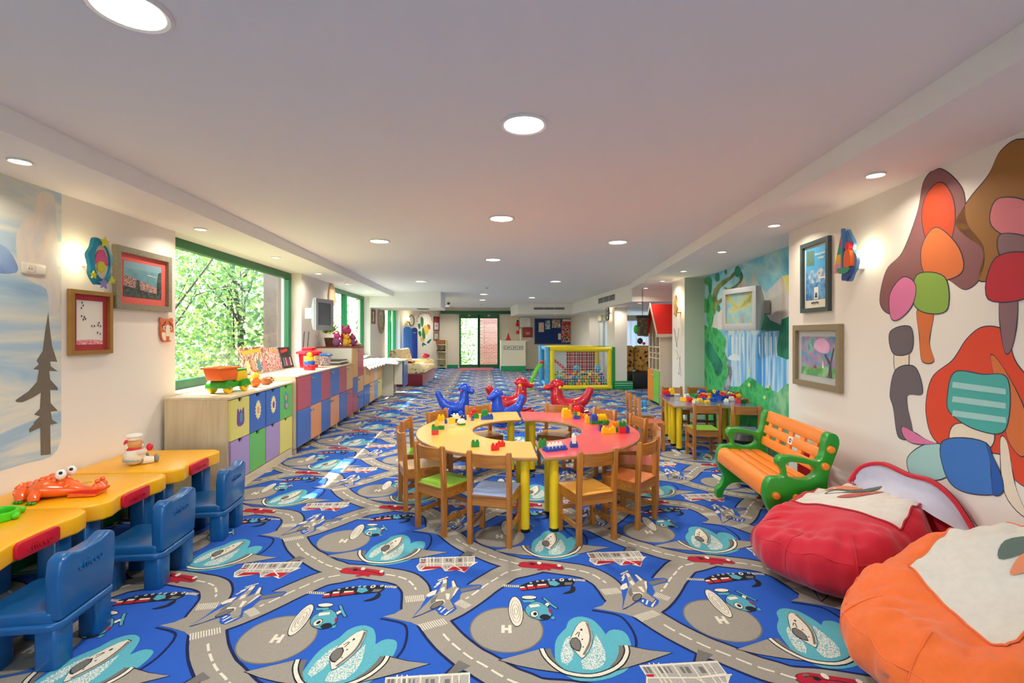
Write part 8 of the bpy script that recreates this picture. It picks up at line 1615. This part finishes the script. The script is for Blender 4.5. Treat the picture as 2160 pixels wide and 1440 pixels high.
# ---------------------------------------------------------------- garden outside the windows
GRD = ramp_mat('garden ground', [(.4, '5a6a3a'), (.6, '8a8a5a')], 2)
struct(B(-14, -3.03, -10, 30, -.5, -.14).build('ground', GRD)); struct(B(-3.0, 14, -12, -3.35, -.5, -.14).build('ground_rear', GRD)); struct(B(-6, 8, 20.45, 34, -.5, -.14).build('ground_far', GRD))
def leafmat(name, a, b):
    if name in _M: return _M[name]
    m = ramp_mat(name, [(.3, a), (.7, b)], 3.0); n = m.node_tree.nodes; L = m.node_tree.links; bs = n['Principled BSDF']
    tr = n.new('ShaderNodeBsdfTranslucent'); mx = n.new('ShaderNodeMixShader'); mx.inputs[0].default_value = .45; out = [x for x in n if x.type == 'OUTPUT_MATERIAL'][0]; cr = [x for x in n if x.type == 'VALTORGB'][0]
    L.new(cr.outputs[0], tr.inputs[0]); L.new(bs.outputs[0], mx.inputs[1]); L.new(tr.outputs[0], mx.inputs[2]); L.new(mx.outputs[0], out.inputs[0]); return m
LM = [leafmat('leaf mid', '5f8a48', '98b868'), leafmat('leaf deep', '446e4a', '6c9464'), leafmat('leaf bright', '9ab840', 'c8d878')]
BARK = mat('bark', '4a4038', .9, .2, 20)
def leaves(n, fn, size, seed):
    r_ = random.Random(seed); mb = MB(); V, Fc = mb.v, mb.f
    for k in range(n):
        p = Vector(fn(r_)); d = Vector((r_.gauss(0, 1), r_.gauss(0, 1), r_.gauss(-.3, .7))).normalized(); s = d.orthogonal().normalized(); s = (Matrix.Rotation(r_.uniform(0, 6.28), 3, d) @ s); L_ = size * r_.uniform(.6, 1.3)
        i = len(V); V += [tuple(p), tuple(p + d * L_ * .5 + s * L_ * .28), tuple(p + d * L_), tuple(p + d * L_ * .5 - s * L_ * .28)]; Fc.append((i, i + 1, i + 2, i + 3)); mb.mi.append(0 if r_.random() < .55 else (1 if r_.random() < .6 else 2))
    return mb
def tree(label, x, y_, h, rad, n, seed, size=.06, flat=1.0, cat='tree', low=.0):
    t = thing('garden_tree', label, cat, (x, y_, -.14), 0, 'garden trees outside the windows'); r_ = random.Random(seed)
    tr = [(0, 0, 0)]; 
    for k in range(1, 7): tr.append((tr[-1][0] + r_.uniform(-.1, .1), tr[-1][1] + r_.uniform(-.1, .1), h * k / 6))
    MB().tube(smooth(tr, 2, False), [.07 * (1 - .8 * k / 12) + .01 for k in range(13)], 8).build('trunk', BARK, t)
    for k in range(9):
        z0 = h * r_.uniform(.15, .8); a = r_.uniform(0, 6.28); L_ = rad * r_.uniform(.6, 1.1); pts = [(0, 0, z0)] 
        for q in range(1, 5): pts.append((L_ * q / 4 * math.cos(a) + r_.uniform(-.1, .1), L_ * q / 4 * math.sin(a) * flat + r_.uniform(-.1, .1), z0 + h * .12 * q * r_.uniform(.2, 1)))
        MB().tube(pts, [.028, .022, .016, .011, .005], 6).build('branch', BARK, t)
    def fn(rr):
        a = rr.uniform(0, 6.28); q = rr.random() ** .5; zz = low + (1 - low) * rr.random(); w_ = (.75 + .35 * math.sin(zz * 3.1)) * rad * q
        return (w_ * math.cos(a), w_ * math.sin(a) * flat, h * 1.12 * zz + .1)
    o = leaves(n, fn, size, seed).build('foliage', LM, t, recalc=False); o['kind'] = 'stuff'; return t
tree('leafy tree outside the near end of the large window', -5.0, 5.0, 3.5, 1.25, 10000, 1)
tree('bright green tree outside the middle of the large window', -5.4, 7.6, 3.7, 1.5, 12000, 2)
tree('tree with drooping leaves outside the far end of the large window', -4.6, 9.6, 3.4, 1.2, 4200, 3, .13)
tree('tall tree outside the green mullion window', -4.8, 13.2, 3.4, 1.4, 7000, 4)
tree('tree outside the farthest left window', -4.6, 18.0, 4.2, 1.5, 3000, 5)
tree('background tree behind the large window trees', -7.6, 10.5, 5.5, 2.2, 9000, 6, .09)
tree('background tree far behind the window corner', -7.8, 15.5, 5.5, 2.4, 4200, 7, .18)
tree('background tree behind the near window edge', -7.0, 6.6, 5.0, 1.9, 9000, 8, .08)
tree('pale tree seen through the left pane of the sliding door', -.95, 22.2, 3.6, .8, 2500, 9, .12)
# brick pier outside the far end of the large window, brick wall outside the door
BRK = mat('brick salmon', 'cf9078', .9, .15, 9); MORT = mat('mortar', 'c8b8a4', .95)
pr_ = thing('brick_pier', 'rough brown post outside the large window', 'post', (-3.62, 8.62, -.14)); B(-.12, .12, -.16, .16, 0, 3.2).build('shaft', mat('pier brown', '7a685c', .95, .25, 14), pr_); B(-.16, .16, -.2, .2, 3.2, 3.3).build('cap', mat('pier brown', ''), pr_)
bw = thing('brick_wall', 'red brick garden wall seen through the sliding door', 'brick wall', (-.02, 21.6, -.14)); B(0, 3.2, .05, .25, 0, 3.0).build('mortar_core', MORT, bw)
bmsh = B(0, .2, 0, .06, 0, .062).build('brick_proto', BRK); dat = bmsh.data; bpy.data.objects.remove(bmsh); n_ = 0
for r_ in range(34):
    for c in range(8):
        o = bpy.data.objects.new('brick', dat); COL.objects.link(o); o.parent = bw; o.location = (c * .212 + (.1 if r_ % 2 else 0), -.005 + .004 * ((r_ * 7 + c * 3) % 3), .02 + r_ * .075)
wp = thing('notice_wall', 'white outdoor wall with hung papers left of the door trees', 'wall panel', (-2.6, 21.0, -.14)); B(0, 1.35, 0, .1, 0, 3.0).build('panel', mat('outdoor white', 'c9d0d4', .8), wp)
for k, (x, z, w_, h_, m) in enumerate(((.75, 1.6, .3, .35, CV[2]), (.8, 1.1, .28, .38, PAPER), (.75, .55, .35, .3, CV[0]))): B(x, x + w_, -.01, -.001, z, z + h_).build('paper_sheet', m, wp)
